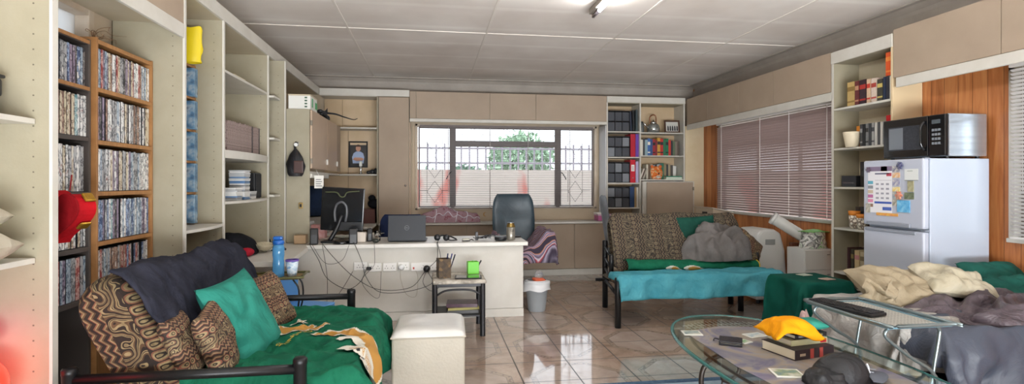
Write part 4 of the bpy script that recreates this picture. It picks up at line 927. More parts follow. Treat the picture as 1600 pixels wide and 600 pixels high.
tag(MB().cbox((0, 0, 0), (.05, .03, .03)).build('power_plug', BLACKP, None, bevel=.008, loc=(-.60, 5.365, .525)), 'flat black plug between the left socket plates', 'plug')
yf = 5.33
def fr_(u_, z_, dy=0): return (u_, yf-dy, z_)
cable('black cable falling from the desk edge in a deep loop towards the left sockets', [(-1.17, 5.5, .768), (-1.14, 5.34, .764), fr_(-1.06, .62), fr_(-.98, .45, .02), fr_(-.80, .345, .03), fr_(-.68, .40, .02), (-.62, 5.35, .52)])
cable('second black cable falling in front of the desk from the monitor', [(-1.05, 5.45, .768), (-1.02, 5.34, .764), fr_(-.9, .62, .01), fr_(-.72, .45, .03), fr_(-.5, .33, .03), fr_(-.2, .34, .02), (-.06, 5.335, .49)])
cable('thin black cable looping below the small speaker', [(-.75, 5.40, .768), (-.73, 5.34, .764), fr_(-.66, .6, .01), fr_(-.62, .45, .01), fr_(-.5, .31, .03), fr_(-.25, .3, .03), fr_(.0, .37, .02), (-.03, 5.335, .48)])
cable('grey cable hanging straight down near the desk corner', [(-1.03, 5.34, .766), fr_(-1.0, .6), fr_(-.98, .42), fr_(-.985, .2), fr_(-1.0, .01)], m=mat('grey_cable', '#6b6762', .6))
cable('thin cable loop hanging under the monitor end of the desk', [(-1.12, 5.34, .766), fr_(-1.03, .62), fr_(-.95, .58), fr_(-.84, .62), (-.78, 5.345, .764)], .002)
cable('pair lead dropping from the gadget left of the laptop', [(-.545, 5.43, .768), (-.545, 5.34, .764), fr_(-.54, .6), fr_(-.56, .54), fr_(-.66, .42), fr_(-.6, .30), fr_(-.50, .25), fr_(-.48, .5)], .002)
cable('black cable rising from the plug to the desk top beside the laptop', [(-.03, 5.33, .52), fr_(.05, .6), fr_(.06, .7), (.055, 5.34, .766), (.07, 5.45, .772)])
cable('second black cable rising to the desk top near the headset', [(.06, 5.40, .77), (.06, 5.34, .764), fr_(.085, .66), fr_(.1, .56), fr_(.13, .43)], .0025)
cable('black cable drooping below the right sockets towards the side table', [(-.05, 5.33, .49), fr_(-.08, .38, .01), fr_(.0, .30, .02), fr_(.1, .36, .01), fr_(.14, .50, .01), fr_(.11, .58)], .0028)
cable('beige cable looping from the white plug', [(-.30, 5.335, .52), fr_(-.29, .4), fr_(-.24, .27), fr_(-.15, .25), fr_(-.13, .42), fr_(-.15, .5)], .0025, mat('beige_cable', '#b0a898', .6))
cable('grey cable crossing diagonally down the desk front', [(-.75, 5.36, .50), fr_(-.85, .33), fr_(-1.0, .12), fr_(-1.06, .01)], .003, mat('grey_cable', '#6b6762', .6))

# ---- office chairs ------------------------------------------------
def office_chair(label, loc, rz, m, w_=.5, hback=.62, tilt=8, arms=True, seat_h=.46):
    t = thing('office_chair', label, 'chair', loc, rz)
    for k in range(5):
        a = k*2*pi/5+.3; MB().tube([(0, 0, .11), (.16*cos(a), .16*sin(a), .1), (.29*cos(a), .29*sin(a), .07)], .02, 8, 3, taper=lambda q: 1.2-.5*q).build('base_arm', BLACKP, t, smooth=True)
        MB().lathe([(.0, -.012), (.027, -.012), (.027, .012), (.0, .012)], n=14, cap=False).build('caster', BLACKP, t, loc=(.29*cos(a), .29*sin(a), .028), rot=(R(90), 0, a))
    MB().lathe([(.028, .1), (.028, .25), (.02, .25), (.02, seat_h-.06)], n=14).build('gas_column', BLACKM, t, smooth=True)
    c_ = cushion(w_, .5, .10, 3, .0, .04); c_.build('seat', m, t, smooth=True, loc=(0, .0, seat_h))
    MB().box(-.12, .12, -.12, .12, seat_h-.09, seat_h-.05).build('mechanism', BLACKP, t, bevel=.01)
    bk = MB(); n = 24
    def prof_(u, v):
        h = hback*v; ww = w_*(.9+.1*sin(pi*v))*(1-.16*max(0, (v-.82)/.18)**2)
        return ww/2*(2*u-1)
    for sg in (0, 1):
        def f(a, b, sg=sg):
            x = prof_(a, b); e = max(0, (1-abs(2*a-1)**5)*(1-abs(2*b-1)**7))**.5
            y_ = .25+.035*(abs(2*a-1)**2)*-1+(-.035*e-.012*sin(b*pi*5)*e*.5 if sg == 0 else .03*e)
            return (x, y_+b*hback*math.tan(R(tilt)), seat_h+.07+hback*b)
        bk.grid(f, n, n)
    bk.build('backrest', m, t, smooth=True)
    MB().box(-.03, .03, .26, .285, seat_h-.07, seat_h+.2).build('back_bar', BLACKP, t, bevel=.006)
    if arms:
        for s_ in (-1, 1): MB().tube([(s_*w_*.5, .2, seat_h-.02), (s_*(w_*.5+.04), .17, seat_h+.2), (s_*(w_*.5+.04), -.08, seat_h+.2), (s_*(w_*.5), -.1, seat_h-.02)], .016, 8, 4).build('armrest', BLACKP, t, smooth=True)
    return t
office_chair('high backed dark teal office chair under a striped blanket behind the desk', (1.07, 6.62, 0), R(4), mat_cloth('teal_leather', '#2a3a44', '#34464f', .4, wr=4, wstr=.15, sheen=0), .56, .68, 6)
office_chair('navy blue office chair mostly hidden behind the laptop', (-.30, 6.45, 0), R(175), mat_cloth('navy_mesh', '#1f2a48', '#2a3558', .7), .52, .47, 6)
office_chair('grey backed office chair beside the disc bookcase', (2.56, 6.80, 0), R(78), mat_cloth('pale_grey_fabric', '#9ba0a6', '#6f747b', .7, vscale=2), .44, .66, 8, False)
# striped blanket over chair
STR = mat_multi('striped_blanket', 6.0, [(0, '#3d3344'), (.16, '#a8a0b4'), (.28, '#4b3f52'), (.4, '#b34a52'), (.46, '#cfc8d2'), (.6, '#5b4c60'), (.74, '#8f86a0'), (.82, '#c98a63'), (.9, '#3a3242')], .9, 'Y', distort=.9, detail=1)
bl = drape(.76, 1.42, 6.12, 6.72, .0, (.05, .12, .10, .0), .02, .02, .03, 8, 3, .10, .05, top=lambda s, t_: .07+.16*sstep(.87, .76, s)*1+.19*sstep(1.15, 1.34, s)+.03*ridge(s*9, t_*7), floor=-1)
o = bl.build('striped_blanket', STR, None, smooth=True, solid=.008, loc=(.0, 0, .50)); tag(o, 'purple, white and red striped blanket draped over the high backed chair', 'blanket')
# pink blanket on sill
PK = mat_multi('pink_spotted_fleece', 16.0, [(.0, '#b7a0a6'), (.3, '#b08f98'), (.62, '#a98892'), (.68, '#8e4a58'), (.76, '#b59aa2')], .9, detail=1)
def pinkb(a, b):
    x = -.235+.93*a; q = sin(pi*b)**.6; h = (.05+.10*sstep(.05, .15, a)*(1-sstep(.95, 1, a))*(.5+.8*math.exp(-((a-.46)/.17)**2)))
    return (x, BY+.0+.30*b+.02*nz(a*7, b*3), .003+h*q*1.15+.028*ridge(a*6, b*3, 2)*q)
pkb = MB(); pkb.grid(pinkb, 60, 22); pk = pkb.build('pink_blanket', PK, None, smooth=True, loc=(0, .0, .787)); tag(pk, 'pink spotted fleece blanket bunched up on the back window counter', 'blanket')
pe = MB(); 
for a0 in (.3, .62, .78): pe.tube([Vector(pinkb(a0+.03*sin(q*.5), q/12))+Vector((0, 0, .004)) for q in range(13)], .008, 6)
pe.tube([Vector(pinkb(q/40, .12+.05*sin(q)))+Vector((0, 0, .004)) for q in range(41)], .007, 6)
pe.build('white_edging', mat('fleece_white', '#d9d2dc', .9), pk, smooth=True)
pxb = thing('pink_box', 'flat pink plastic box with pale lid at the right end of the window counter', 'box', (2.62, BY+.1, .787)); MB().box(-.17, .17, -.09, .12, 0, .075).build('body', mat('pink_plastic', '#c46aa0', .4), pxb, bevel=.006); MB().box(-.175, .175, -.095, .125, .077, .10).build('lid', mat('pale_pink', '#d9bcd0', .4), pxb, bevel=.006)
MB().box(-.2, -.02, -.1, .05, .101, .125).build('paper_pack', PAPER, pxb, bevel=.003)
sp = thing('white_adaptor', 'white wall adaptor standing on the counter right of the high chair', 'adaptor', (1.40, BY+.12, .787)); MB().box(-.03, .03, -.02, .02, 0, .16).build('body', WHITEP, sp, bevel=.006); MB().box(-.015, .015, -.024, -.02, .05, .09).build('socket_face', mat('grey_face', '#a9a9a9', .5), sp)
ms = MB(); ms.prism([(.032*cos(a), .032*sin(a)) for a in [R(60+240*i/12) for i in range(13)]]+[(.012+.026*cos(a), .026*sin(a)) for a in [R(290-220*i/10) for i in range(11)]], 0, .002, 'y')
tag(ms.build('moon_sticker', mat('sticker_gold', '#b58b52', .6), None, loc=(.80, YB-.003, .88)), 'small golden crescent sticker on the wall under the back window', 'sticker')

# ---- waste bin ----------------------------------------------------
bn = thing('waste_bin', 'grey plastic waste bin with a white liner beside the desk', 'bin', (1.11, 5.62, 0))
MB().lathe([(.088, 0), (.092, .01), (.125, .30), (.13, .305), (.13, .315), (.122, .315), (.09, .02), (.0, .02)], n=32, cap=False).build('tub', mat('bin_grey', '#9aa0a4', .4), bn, smooth=True)
MB().lathe([(.0, 0), (.088, 0)], n=24, cap=False).build('bottom', mat('bin_grey', '#9aa0a4', .4), bn)
ln = MB(); ln.grid(lambda a, b: ((.135+.012*nz(a*9, b*3)+.01*b)*cos(2*pi*a)*(1-(.25*(1-b) if b < .3 else 0)), (.135+.012*nz(a*9, b*3)+.01*b)*sin(2*pi*a)*(1-(.25*(1-b) if b < .3 else 0)), .335-.03*abs(b-.3)-(.09+.05*nz(a*5, 1))*b**1.3), 48, 12, cu=True)
lin = ln.build('liner', mat('white_liner', '#e6e8ea', .35, trans=.15), bn, smooth=True)
o = MB().cbox((0, 0, 0), (.13, .09, .03), (R(8), R(5), .3)).build('crisp_packet', mat('orange_packet', '#e0623a', .4), None, bevel=.01, loc=(1.13, 5.60, .325)); tag(o, 'orange packet on top of the rubbish in the waste bin', 'packet')
b2 = MB(); b2.grid(lambda a, b: (.045*sin(pi*b)**.4*cos(2*pi*a)*(1+.2*nz(a*5, b*5)), .045*sin(pi*b)**.4*sin(2*pi*a), .1*b), 16, 8, cu=True)
tag(b2.build('plastic_bottle', mat('clear_plastic', '#eef2f6', .1, trans=.8, ior=1.2), None, smooth=True, loc=(1.14, 5.66, .32)), 'crumpled clear plastic bottle sticking out of the waste bin', 'bottle')

# ---- side table ---------------------------------------------------
st = thing('side_table', 'small black metal side table in front of the desk', 'table', (.235, 4.965, 0))
GT = mat('gunmetal_tube', '#2a2a2d', .35, metal=.4)
for x in (-.205, .215):
    for y in (-.21, .21): MB().lathe([(.024, 0), (.026, .004), (.024, .008), (.024, .472), (.02, .48)], n=14).build('leg', GT, st, smooth=True, loc=(x, y, 0))
MB().box(-.2, .21, -.225, -.2, .44, .475).build('apron', GT, st, bevel=.004); MB().box(-.2, .21, .2, .225, .44, .475).build('apron', GT, st, bevel=.004)
MB().box(-.218, -.195, -.2, .2, .44, .475).build('apron', GT, st, bevel=.004); MB().box(.205, .228, -.2, .2, .44, .475).build('apron', GT, st, bevel=.004)
MB().tube([(-.2, -.21, .36), (-.12, -.21, .405), (0, -.21, .415), (.12, -.21, .405), (.21, -.21, .36)], .009, 8, 5).build('arched_stretcher', GT, st, smooth=True)
MB().box(-.2, .21, -.2, .2, .17, .182).build('lower_shelf', GT, st, bevel=.002)
MB().box(-.22, .23, -.225, .225, .481, .494).build('top', mat('table_top_cream', '#c9c3b6', .5, var=(7, '#a9a294')), st, bevel=.003)
MATM = mat_multi('printed_cloth', 12.0, [(.35, '#cfcabf'), (.5, '#b5ada0'), (.6, '#8f887c'), (.7, '#d8d4ca')], .8, detail=5)
mt = drape(-.215, .235, -.225, .225, .4975, (.015, .03, .035, .0), .02, .002, .004, 8, 2, .1, .01); tag(mt.build('table_mat', MATM, None, smooth=True, solid=-.0015, loc=(.235, 4.965, 0)), 'cream printed cloth covering the black side table', 'mat')
pc_ = thing('pen_holder', 'brown patterned square pen holder on the side table', 'pen holder', (.11, 4.90, .503), R(12))
MB().box(-.055, .055, -.055, -.047, 0, .17).box(-.055, .055, .047, .055, 0, .17).box(-.055, -.047, -.047, .047, 0, .17).box(.047, .055, -.047, .047, 0, .17).box(-.047, .047, -.047, .047, 0, .008).build('body', mat_multi('cork_pattern', 40, [(.3, '#3d2f20'), (.5, '#7d6238'), (.65, '#4c3b26')], .6, kind='VORONOI', bump=.3), pc_)
for i, (x, y, c_) in enumerate(((.0, .0, '#23284f'), (.02, .01, '#2b2f6b'), (.03, -.01, '#1b1d33'))):
    p_ = thing('ballpoint_pen', ('dark blue pen in the brown holder, leftmost', 'violet blue pen in the brown holder, middle one', 'near black pen in the brown holder, rightmost')[i], 'pen', (.12+x, 4.9+y, .515), (0, R(8+5*i), 0))
    MB().lathe([(.002, 0), (.005, .012), (.005, .15)], n=8).build('barrel', mat('pen_%d' % i, c_, .3), p_, smooth=True); MB().lathe([(.0058, .15), (.0058, .20), (.003, .205)], n=8).build('cap', mat('pen_cap_%d' % i, c_, .2), p_, smooth=True)
gh = thing('pen_holder', 'bright green plastic tub on the side table', 'holder', (.385, 5.05, .503), R(6)); MB().box(-.052, .052, -.04, -.034, 0, .115).box(-.052, .052, .034, .04, 0, .115).box(-.052, -.046, -.034, .034, 0, .115).box(.046, .052, -.034, .034, 0, .115).box(-.046, .046, -.034, .034, 0, .006).build('tub', mat('lime_plastic', '#62c424', .35), gh, bevel=.002)
MB().box(.0, .01, -.037, .037, .116, .122).build('clip', mat('lime_plastic', '#62c424', .35), gh)
pen = thing('marker_pen', 'black marker in the green tub', 'pen', (.40, 5.05, .515), (0, R(30), 0)); MB().lathe([(.006, 0), (.007, .01), (.007, .125), (.004, .13)], n=8).build('barrel', BLACKP, pen, smooth=True)
tb = thing('tablet', 'black tablet lying on the side table mat', 'tablet', (.33, 4.86, .503), R(-4)); MB().box(-.12, .12, -.085, .085, 0, .008).build('body', BLACKP, tb, bevel=.004); MB().box(-.108, .108, -.075, .075, .0082, .0088).build('screen', BLACKG, tb)
def book_mb(l, w_, h):  # lying flat, spine towards -Y
    mb = MB(); mb.slot(0).box(-l/2, l/2, -w_/2, w_/2, 0, .003).box(-l/2, l/2, -w_/2, w_/2, h-.003, h).box(-l/2, l/2, -w_/2, -w_/2+.003, .003, h-.003); mb.slot(1).box(-l/2+.004, l/2-.004, -w_/2+.003, w_/2-.006, .003, h-.003); return mb
for i, (h_, c_, lab, rr) in enumerate(((.03, '#3c3a38', 'dark hardback at the bottom of the pile on the lower table shelf', 0), (.022, '#a29a52', 'olive yellow magazine in the pile on the lower table shelf', 4), (.03, '#4a2f45', 'plum coloured book on top of the pile on the lower table shelf', -5))):
    o = book_mb(.28, .2, h_).build('book', [mat('flat_book_%d' % i, c_, .35, var=(14, '#6d5a62') if i == 2 else None), PAGES], None, loc=(.28, 4.93, .1835+[0, .032, .056][i]), rot=(0, 0, R(rr))); tag(o, lab, 'book')

# ---- ottoman ------------------------------------------------------
ot = thing('ottoman', 'cream leatherette cube ottoman in front of the left futon', 'ottoman', (-.01, 3.60, 0), R(-2))
OM = mat('ottoman_cream', '#b3ad9f', .42, var=(2.0, '#a9a294'), bump=(60, .12)); OT = mat('ottoman_white', '#cfceca', .35, var=(3.0, '#c3c1bc'), bump=(12, .15))
MB().box(-.225, .225, -.235, .235, .02, .40).build('body', OM, ot, bevel=.014)
def otop(a, b): 
    u, v = 2*a-1, 2*b-1; e = ((1-u**6)*(1-v**6))**.4 if abs(u) < 1 and abs(v) < 1 else 0
    return (.228*u, .238*v, .402+.05*e-.012*math.exp(-((u-.3)**2+(v+.1)**2)*3)*e+.004*nz(u*3, v*3)*e)
q = MB(); q.grid(otop, 30, 30); q.grid(lambda a, b: (.228*(2*a-1), .238*(2*b-1), .4015), 2, 2); q.build('lid', OT, ot, smooth=True)
MB().tube([(-.228, -.238, .40), (.228, -.238, .40), (.228, .238, .40), (-.228, .238, .40)], .005, 6, closed=True).build('piping', OM, ot)
for x in (-.19, .19):
    for y in (-.2, .2): MB().lathe([(.02, 0), (.024, .02)], n=10).build('foot', BLACKP, ot, loc=(x, y, 0))

# ---- left futon ---------------------------------------------------
fu = thing('futon_sofa', 'black tube framed futon sofa on the left with patterned mattress', 'sofa', (-1.0, 3.18, 0))
def ftube(name, pts, r=.022, k=0, n=12): o = MB().tube([(p[0]+1.0, p[1]-3.18, p[2]) for p in pts], r, n, k); return o.build(name, BLACKM, fu, smooth=True)
for y, nm in ((2.43, 'near'), (3.93, 'far')):
    for x in (-.56, -1.455):
        MB().lathe([(.027, 0), (.028, .01), (.028, .575), (.03, .58), (.03, .598), (.024, .605)], n=18).build('arm_post', BLACKM, fu, smooth=True, loc=(x+1.0, y-3.18, 0))
    ftube('arm_rail', [(-.575, y, .555), (-1.44, y, .555)], .021)
    ftube('lower_arm_rail', [(-.575, y, .28), (-1.44, y, .28)], .018)
for x in (-.52, -1.40): ftube('long_rail', [(x, 2.44, .25), (x, 3.92, .25)], .02)
for i in range(7): ftube('slat', [(-.53, 2.65+i*.18, .262), (-1.39, 2.65+i*.18, .262)], .010, 0, 8)
ftube('back_support', [(-1.22, 2.53, .27), (-1.43, 2.53, .8)], .016); ftube('back_support', [(-1.22, 3.85, .27), (-1.43, 3.85, .8)], .016)
ETH = mat_ethnic('ethnic_cover', '#271c15', '#5f482f', '#94835f', '#80543f', 'X', 'Z', 1.35, .435, .3)
BP = [(-1.27, .37), (-1.35, .55), (-1.46, .76), (-1.485, .86), (-1.43, .935), (-1.33, .945), (-1.26, .87), (-1.17, .68), (-1.08, .47), (-1.06, .40)]
BPC = catmull([(x, z, 0) for x, z in BP], 5)
def bprof(s): 
    f = s*(len(BPC)-1); i = min(int(f), len(BPC)-2); return BPC[i].lerp(BPC[i+1], f-i)
def backsurf(s, t, off=0, y0=2.49, y1=3.87):
    p = bprof(s); p2 = bprof(min(1, s+.01)); d = (p2-p); n = Vector((-d.y, d.x, 0)); n = n.normalized() if n.length > 0 else Vector((0, 1, 0))
    e = min(1, sin(pi*min(max(t, 0.0), 1))*6)**.5 if 0 < t < 1 else 0
    c = Vector((-1.27, .66, 0)); q = c+(p-c)*(.86+.14*e)+n*off
    return Vector((q.x, y0+(y1-y0)*t, q.y+.012*sin(t*9)))
mb = MB(); mb.grid(lambda s, t: Vector(backsurf(s, t))-Vector((-1.0, 3.18, 0)), 44, 50); 
mb.build('back_mattress', ETH, fu, smooth=True)
for t_ in (0, 1):
    pr_ = [backsurf(s/30, t_) for s in range(31)]; MB().add([p-Vector((-1.0, 3.18, 0)) for p in pr_], [tuple(range(31))]).build('mattress_end', ETH, fu)
sm = cushion(.84, 1.24, .15, 5, .004, .03, 30); sm.build('seat_mattress', ETH, fu, smooth=True, loc=(.19, 0, .335))
# seat blanket with rugby print
GREEN = mat_cloth('green_blanket', '#11553f', '#1a6b4f', .8, wr=7, wstr=.5, sheen=.5)
tn = lambda s, t_: .026*ridge(s*2.2+t_*1.8, t_*4.5-s*3, 1.3)+.018*ridge(s*5, t_*7+s*5, 5)+.008*ridge(s*13, t_*11, 7)+.035*math.exp(-((t_-3.86)/.1)**2)*(.5+sin((s+1.1)*5))
gb = drape(-1.13, -.36, 2.56, 3.80, .462, (.0, .30, .10, .14), .012, .006, .02, 7, 4, .10, .06, top=tn)
o = gb.build('green_blanket', GREEN, None, smooth=True, solid=.006); tag(o, 'green supporters blanket with leaping antelope print on the left futon seat', 'blanket')
o['label'] = 'green blanket printed with leaping antelopes over the left futon seat'
OCH = mat('print_ochre', '#b8873c', .8); WHP = mat('print_white', '#d6d3c6', .8); YEL = mat('print_yellow', '#c9a63a', .8)
small = [(-.891, 3.27), (-.87, 3.256), (-.826, 3.178), (-.793, 3.183), (-.706, 3.232), (-.60, 3.37), (-.70, 3.29), (-.69, 3.36), (-.715, 3.40), (-.734, 3.333), (-.82, 3.291), (-.855, 3.315), (-.887, 3.356), (-.875, 3.29)]
big = [(-.66, 3.16), (-.62, 3.10), (-.51, 3.15), (-.44, 3.14), (-.40, 3.05), (-.36, 2.96), (-.30, 2.86), (-.22, 2.72), (-.16, 2.76), (-.20, 2.9), (-.27, 3.08), (-.36, 3.17), (-.45, 3.215), (-.52, 3.225), (-.60, 3.225)]
leg2 = [(-.51, 3.0), (-.49, 3.05), (-.41, 3.05), (-.35, 2.97), (-.37, 2.93), (-.43, 2.995)]
head = [(-.48, 2.86), (-.42, 2.92), (-.35, 2.92), (-.27, 2.84), (-.20, 2.70), (-.16, 2.58), (-.21, 2.60), (-.23, 2.56), (-.28, 2.62), (-.33, 2.68), (-.36, 2.76), (-.42, 2.81)]
flw = [(-.80+(.032+.012*cos(7*a))*cos(a)*1.3, 3.43+(.045+.014*cos(7*a))*sin(a)*1.2) for a in [2*pi*i/42 for i in range(42)]]
for nm, p_, m_, off, g_ in (('antelope_print', small, OCH, .006, .014), ('antelope_print', big, OCH, .006, .02), ('leg_print', leg2, WHP, .007, 0), ('head_print', head, WHP, .0115, 0), ('flower_print', flw, WHP, .007, 0)):
    if g_: printed(gb.fn, grow(p_, g_), .006, off).build('print_outline', WHP, o)
    printed(gb.fn, p_, .006, off+.002).build(nm, m_, o)
printed(gb.fn, [(-.43, 2.86), (-.36, 2.87), (-.29, 2.80), (-.22, 2.66), (-.26, 2.68), (-.32, 2.77), (-.37, 2.83)], .006, .0135).build('muzzle_print', OCH, o)
for a_, b_ in ((-.37, 2.80), (-.33, 2.745), (-.30, 2.70)): printed(gb.fn, [(a_+.008*cos(q), b_+.014*sin(q)) for q in [i*.7 for i in range(9)]], .005, .015).build('eye_print', BLACKP, o)
printed(gb.fn, [(x*.55-.80*.45, 3.43*.45+y*.55) for x, y in flw], .006, .0095).build('flower_heart', OCH, o)
def text_on(fn, txt, p0, p1, size, m, parent):
    w0 = text_part(txt, size, m, None, name='blanket_lettering', ext=0); me = w0.data; d = Vector((p1[0]-p0[0], p1[1]-p0[1])); L_ = d.length; d.normalize(); nrm = Vector((-d.y, d.x)); xs = [v.co.x for v in me.vertices]; w_ = max(xs)-min(xs)
    for v in me.vertices:
        a = (v.co.x-min(xs))/w_*L_; p = Vector(p0)+d*a+nrm*v.co.y; q = fn(p.x, p.y); v.co = q+Vector((0, 0, .011))
    w0.parent = parent
text_on(gb.fn, 'SPRINGBOKS', (-.80, 2.98), (-.68, 3.21), .04, YEL, o)
pe = MB(); pe.tube([gb.fn(-1.1+.9*i/60, 3.93)+Vector((0, 0, .003)) for i in range(61)], .006, 6); pe.build('yellow_piping', YEL, o, smooth=True)
# throw
TH = mat_cloth('charcoal_fleece', '#23242e', '#343642', .95, wr=6, wstr=.5, sheen=.6)
def throw(a, b):
    t_ = -.0+b*.985; t2 = .035+.95*b; fall = .77+.06*(1-b)+.03*sin(b*7); s = .52+(fall-.52)*a
    s += 0 if a < .8 else .0
    q = backsurf(s, min(.985, t2), .018+.013*ridge(a*4+b*2, b*6, 2)+.008*ridge(a*2, b*15, 7))
    return q+Vector((0, -.05*sin(a*pi)*(1-b)**4+.06*(a-.3)*(1-b)**2, -.0))
mb = MB(); mb.grid(throw, 60, 90); rebase(mb, (-1.3, 3.2, .9)); tag(mb.build('throw_blanket', TH, None, smooth=True, solid=-.008, loc=(-1.3, 3.2, .9)), 'charcoal fleece throw over the back of the left futon', 'throw')
def place_cush(name, label, c_, w_, h_, t_, m, tilt, yaw, roll=0, seed=1):
    o = cushion(w_, h_, t_, seed, .012, .14).build(name, m, None, smooth=True); o.location = c_; o.rotation_euler = leanrot(R(tilt), R(yaw), R(roll)); return tag(o, label, 'cushion')
TEAL = mat_cloth('teal_cotton', '#287a6c', '#34897a', .75, wr=5, wstr=.5, sheen=.2)
ETC = mat_ethnic('ethnic_cushion', '#3a2d26', '#7a5a45', '#a5946f', '#945a49', 'Y', 'X', 2.2)
place_cush('cushion', 'large teal cushion in the middle of the left futon', (-.99, 3.04, .63), .47, .50, .15, TEAL, 26, -12, 5, 2)
place_cush('cushion', 'patterned cushion leaning against the near side of the teal one', (-1.01, 2.745, .60), .29, .36, .11, ETC, 20, 4, 9, 5)
place_cush('cushion', 'patterned cushion nearest the armrest, half behind its twin', (-1.13, 2.66, .60), .26, .34, .10, ETC, 20, 8, 2, 8)
place_cush('cushion', 'patterned cushion at the far end of the left futon', (-1.01, 3.56, .61), .38, .38, .12, ETC, 28, -14, 2, 11)

# ---- tray table, bottle, cup --------------------------------------
tt = thing('tray_table', 'folding tray table with dark patterned tray behind the left futon', 'table', (-1.17, 4.135, 0), R(3))
TRM = mat_multi('tray_print', 7.0, [(.3, '#4a4a2c'), (.45, '#7a5b2c'), (.55, '#a3813a'), (.65, '#2f3a2a')], .3, detail=5)
MB().box(-.22, .22, -.12, .12, .665, .672).build('tray', TRM, tt, bevel=.002)
rim = MB(); rim.tube([(-.22, -.13, .68), (.22, -.13, .68), (.245, -.09, .685), (.245, .09, .685), (.22, .13, .68), (-.22, .13, .68), (-.245, .09, .685), (-.245, -.09, .685)], .009, 8, 3, True); rim.build('rim', mat('olive_metal', '#5a5a34', .35, metal=.3), tt, smooth=True)
for y in (-.08, .08):
    MB().tube([(.18, y, .66), (.22, y, .58), (.2, y, .4), (.05, y, .01)], .006, 8, 4).build('leg', GT, tt, smooth=True); MB().tube([(-.18, y+.015, .66), (-.2, y+.015, .56), (.1, y+.015, .25), (.24, y+.015, .01)], .006, 8, 4).build('leg', GT, tt, smooth=True)
bt = thing('water_bottle', 'blue translucent sports bottle on the tray table', 'bottle', (-1.10, 4.12, .674)); BLU = mat('blue_tritan', '#6ab4e6', .12, trans=.55, ior=1.35); BLD = mat('blue_cap', '#1f5fae', .3)
MB().lathe([(.036, 0), (.04, .006), (.04, .1), (.037, .13), (.041, .16), (.041, .21), (.034, .235)], n=28).build('body', BLU, bt, smooth=True)
MB().lathe([(.037, .236), (.039, .24), (.039, .262), (.03, .268)], n=28).build('collar', BLD, bt, smooth=True); MB().box(-.035, .03, -.022, .022, .268, .295).build('flip_cap', BLD, bt, bevel=.01)
cu = thing('tumbler_cup', 'pale blue speckled tumbler with purple rim beside the bottle', 'cup', (-1.01, 4.14, .674)); MB().lathe([(.032, 0), (.045, .11)], n=28).build('body', mat_multi('speckled_blue', 30, [(.4, '#a9c3d6'), (.55, '#d3dde3'), (.65, '#6f9cc4')], .4), cu, smooth=True); MB().lathe([(.045, .108), (.048, .112), (.046, .122), (.04, .118)], n=28, cap=False).build('rim', mat('purple_rim', '#6a4fa3', .4), cu, smooth=True)
# blue child chair
cc = thing('plastic_chair', 'light blue plastic child chair between the futon and the desk', 'chair', (-1.06, 4.75, 0), R(-20)); BP_ = mat('sky_plastic', '#5a9ee0', .4)
MB().box(-.19, .19, -.17, .17, .30, .325).build('seat', BP_, cc, bevel=.012)
for x in (-.165, .165):
    for y in (-.145, .145): MB().prism([(x-.03, 0), (x+.03, 0), (x+.025, .3), (x-.025, .3)], y-.02, y+.02, 'y').build('leg', BP_, cc, bevel=.006)
MB().box(-.19, -.165, -.17, .17, .327, .55).build('backrest', BP_, cc, bevel=.012)
MB().box(-.17, .17, -.17, -.15, .24, .3).build('apron', BP_, cc, bevel=.004)
# ceiling lamp ------------------------------------------------------
cl = thing('fluorescent_batten', 'fluorescent ceiling batten with a lit tube at the top of the picture', 'lamp', (1.40, 3.95, ZC-.006), R(0))
MB().box(-.03, .03, -.62, .62, -.05, 0).build('housing', mat('batten_grey', '#8d857c', .5), cl, bevel=.005)
for y in (-.6, .58): MB().box(-.012, .012, y, y+.02, -.085, -.05).build('lamp_holder', mat('holder_brown', '#6a5f55', .5), cl, bevel=.002)
MB().tube([(0, -.575, -.075), (0, .42, -.075)], .014, 12).build('tube', mat('lit_tube', '#ffffff', .4, emit=130), cl, smooth=True)
MB().tube([(0, .42, -.075), (0, .575, -.075)], .0142, 12).build('tube_end', mat('dead_tube_end', '#8b8288', .4), cl, smooth=True)
# ================================================================== RIGHT SIDE THINGS
# ---- back bookcase: disc racks and binders ------------------------
SHL = (2.124, 1.742, 1.355, .985); SHN = ('top', 'second', 'third', 'bottom')
DISC = {'dark': MB().box(-.0055, .0055, 0, .12, 0, .128).build('music_disc_case', mat('disc_spine_dark', '#4a4d54', .35), None),
        'grey': MB().box(-.0055, .0055, 0, .12, 0, .128).build('music_disc_case', mat('disc_spine_grey', '#85898f', .35), None)}
du = {'dark': False, 'grey': False}; rnd = random.Random(9); BKY = BY+.03
for si, z in enumerate(SHL):
    t = thing('disc_rack', 'black two storey disc rack on the %s shelf of the corner bookcase' % SHN[si], 'rack', (2.602, BKY, z+.001))
    w_ = .345
    MB().box(0, w_, .14, .146, 0, .31).build('back_panel', BLACKP, t)
    for q in (0, .15, .300): MB().box(0, w_, 0, .138, q, q+.008).build('tray', BLACKP, t)
    for q in (0, .113, .226, .339): MB().box(q, q+.006, 0, .138, .0085, .1495).build('upright', BLACKP, t); MB().box(q, q+.006, 0, .138, .1585, .2995).build('upright', BLACKP, t)
    for row in (0, 1):
        for c3 in range(3):
            k = 'grey' if (si+row+c3) % 3 == 1 and si > 0 else 'dark'
            for i in range(8):
                if du[k]: o = DISC[k].copy(); COL.objects.link(o)
                else: o = DISC[k]; du[k] = True
                o.location = (2.602+.008+c3*.113+.0068+i*.0127, BKY+.012, z+.0105+row*.15); tag(o, '%s disc case in the %s row of the rack on the %s bookcase shelf' % (k, ('lower', 'upper')[row], SHN[si]), 'disc case', '%s discs, %s row, %s shelf' % (k, ('lower', 'upper')[row], SHN[si]))
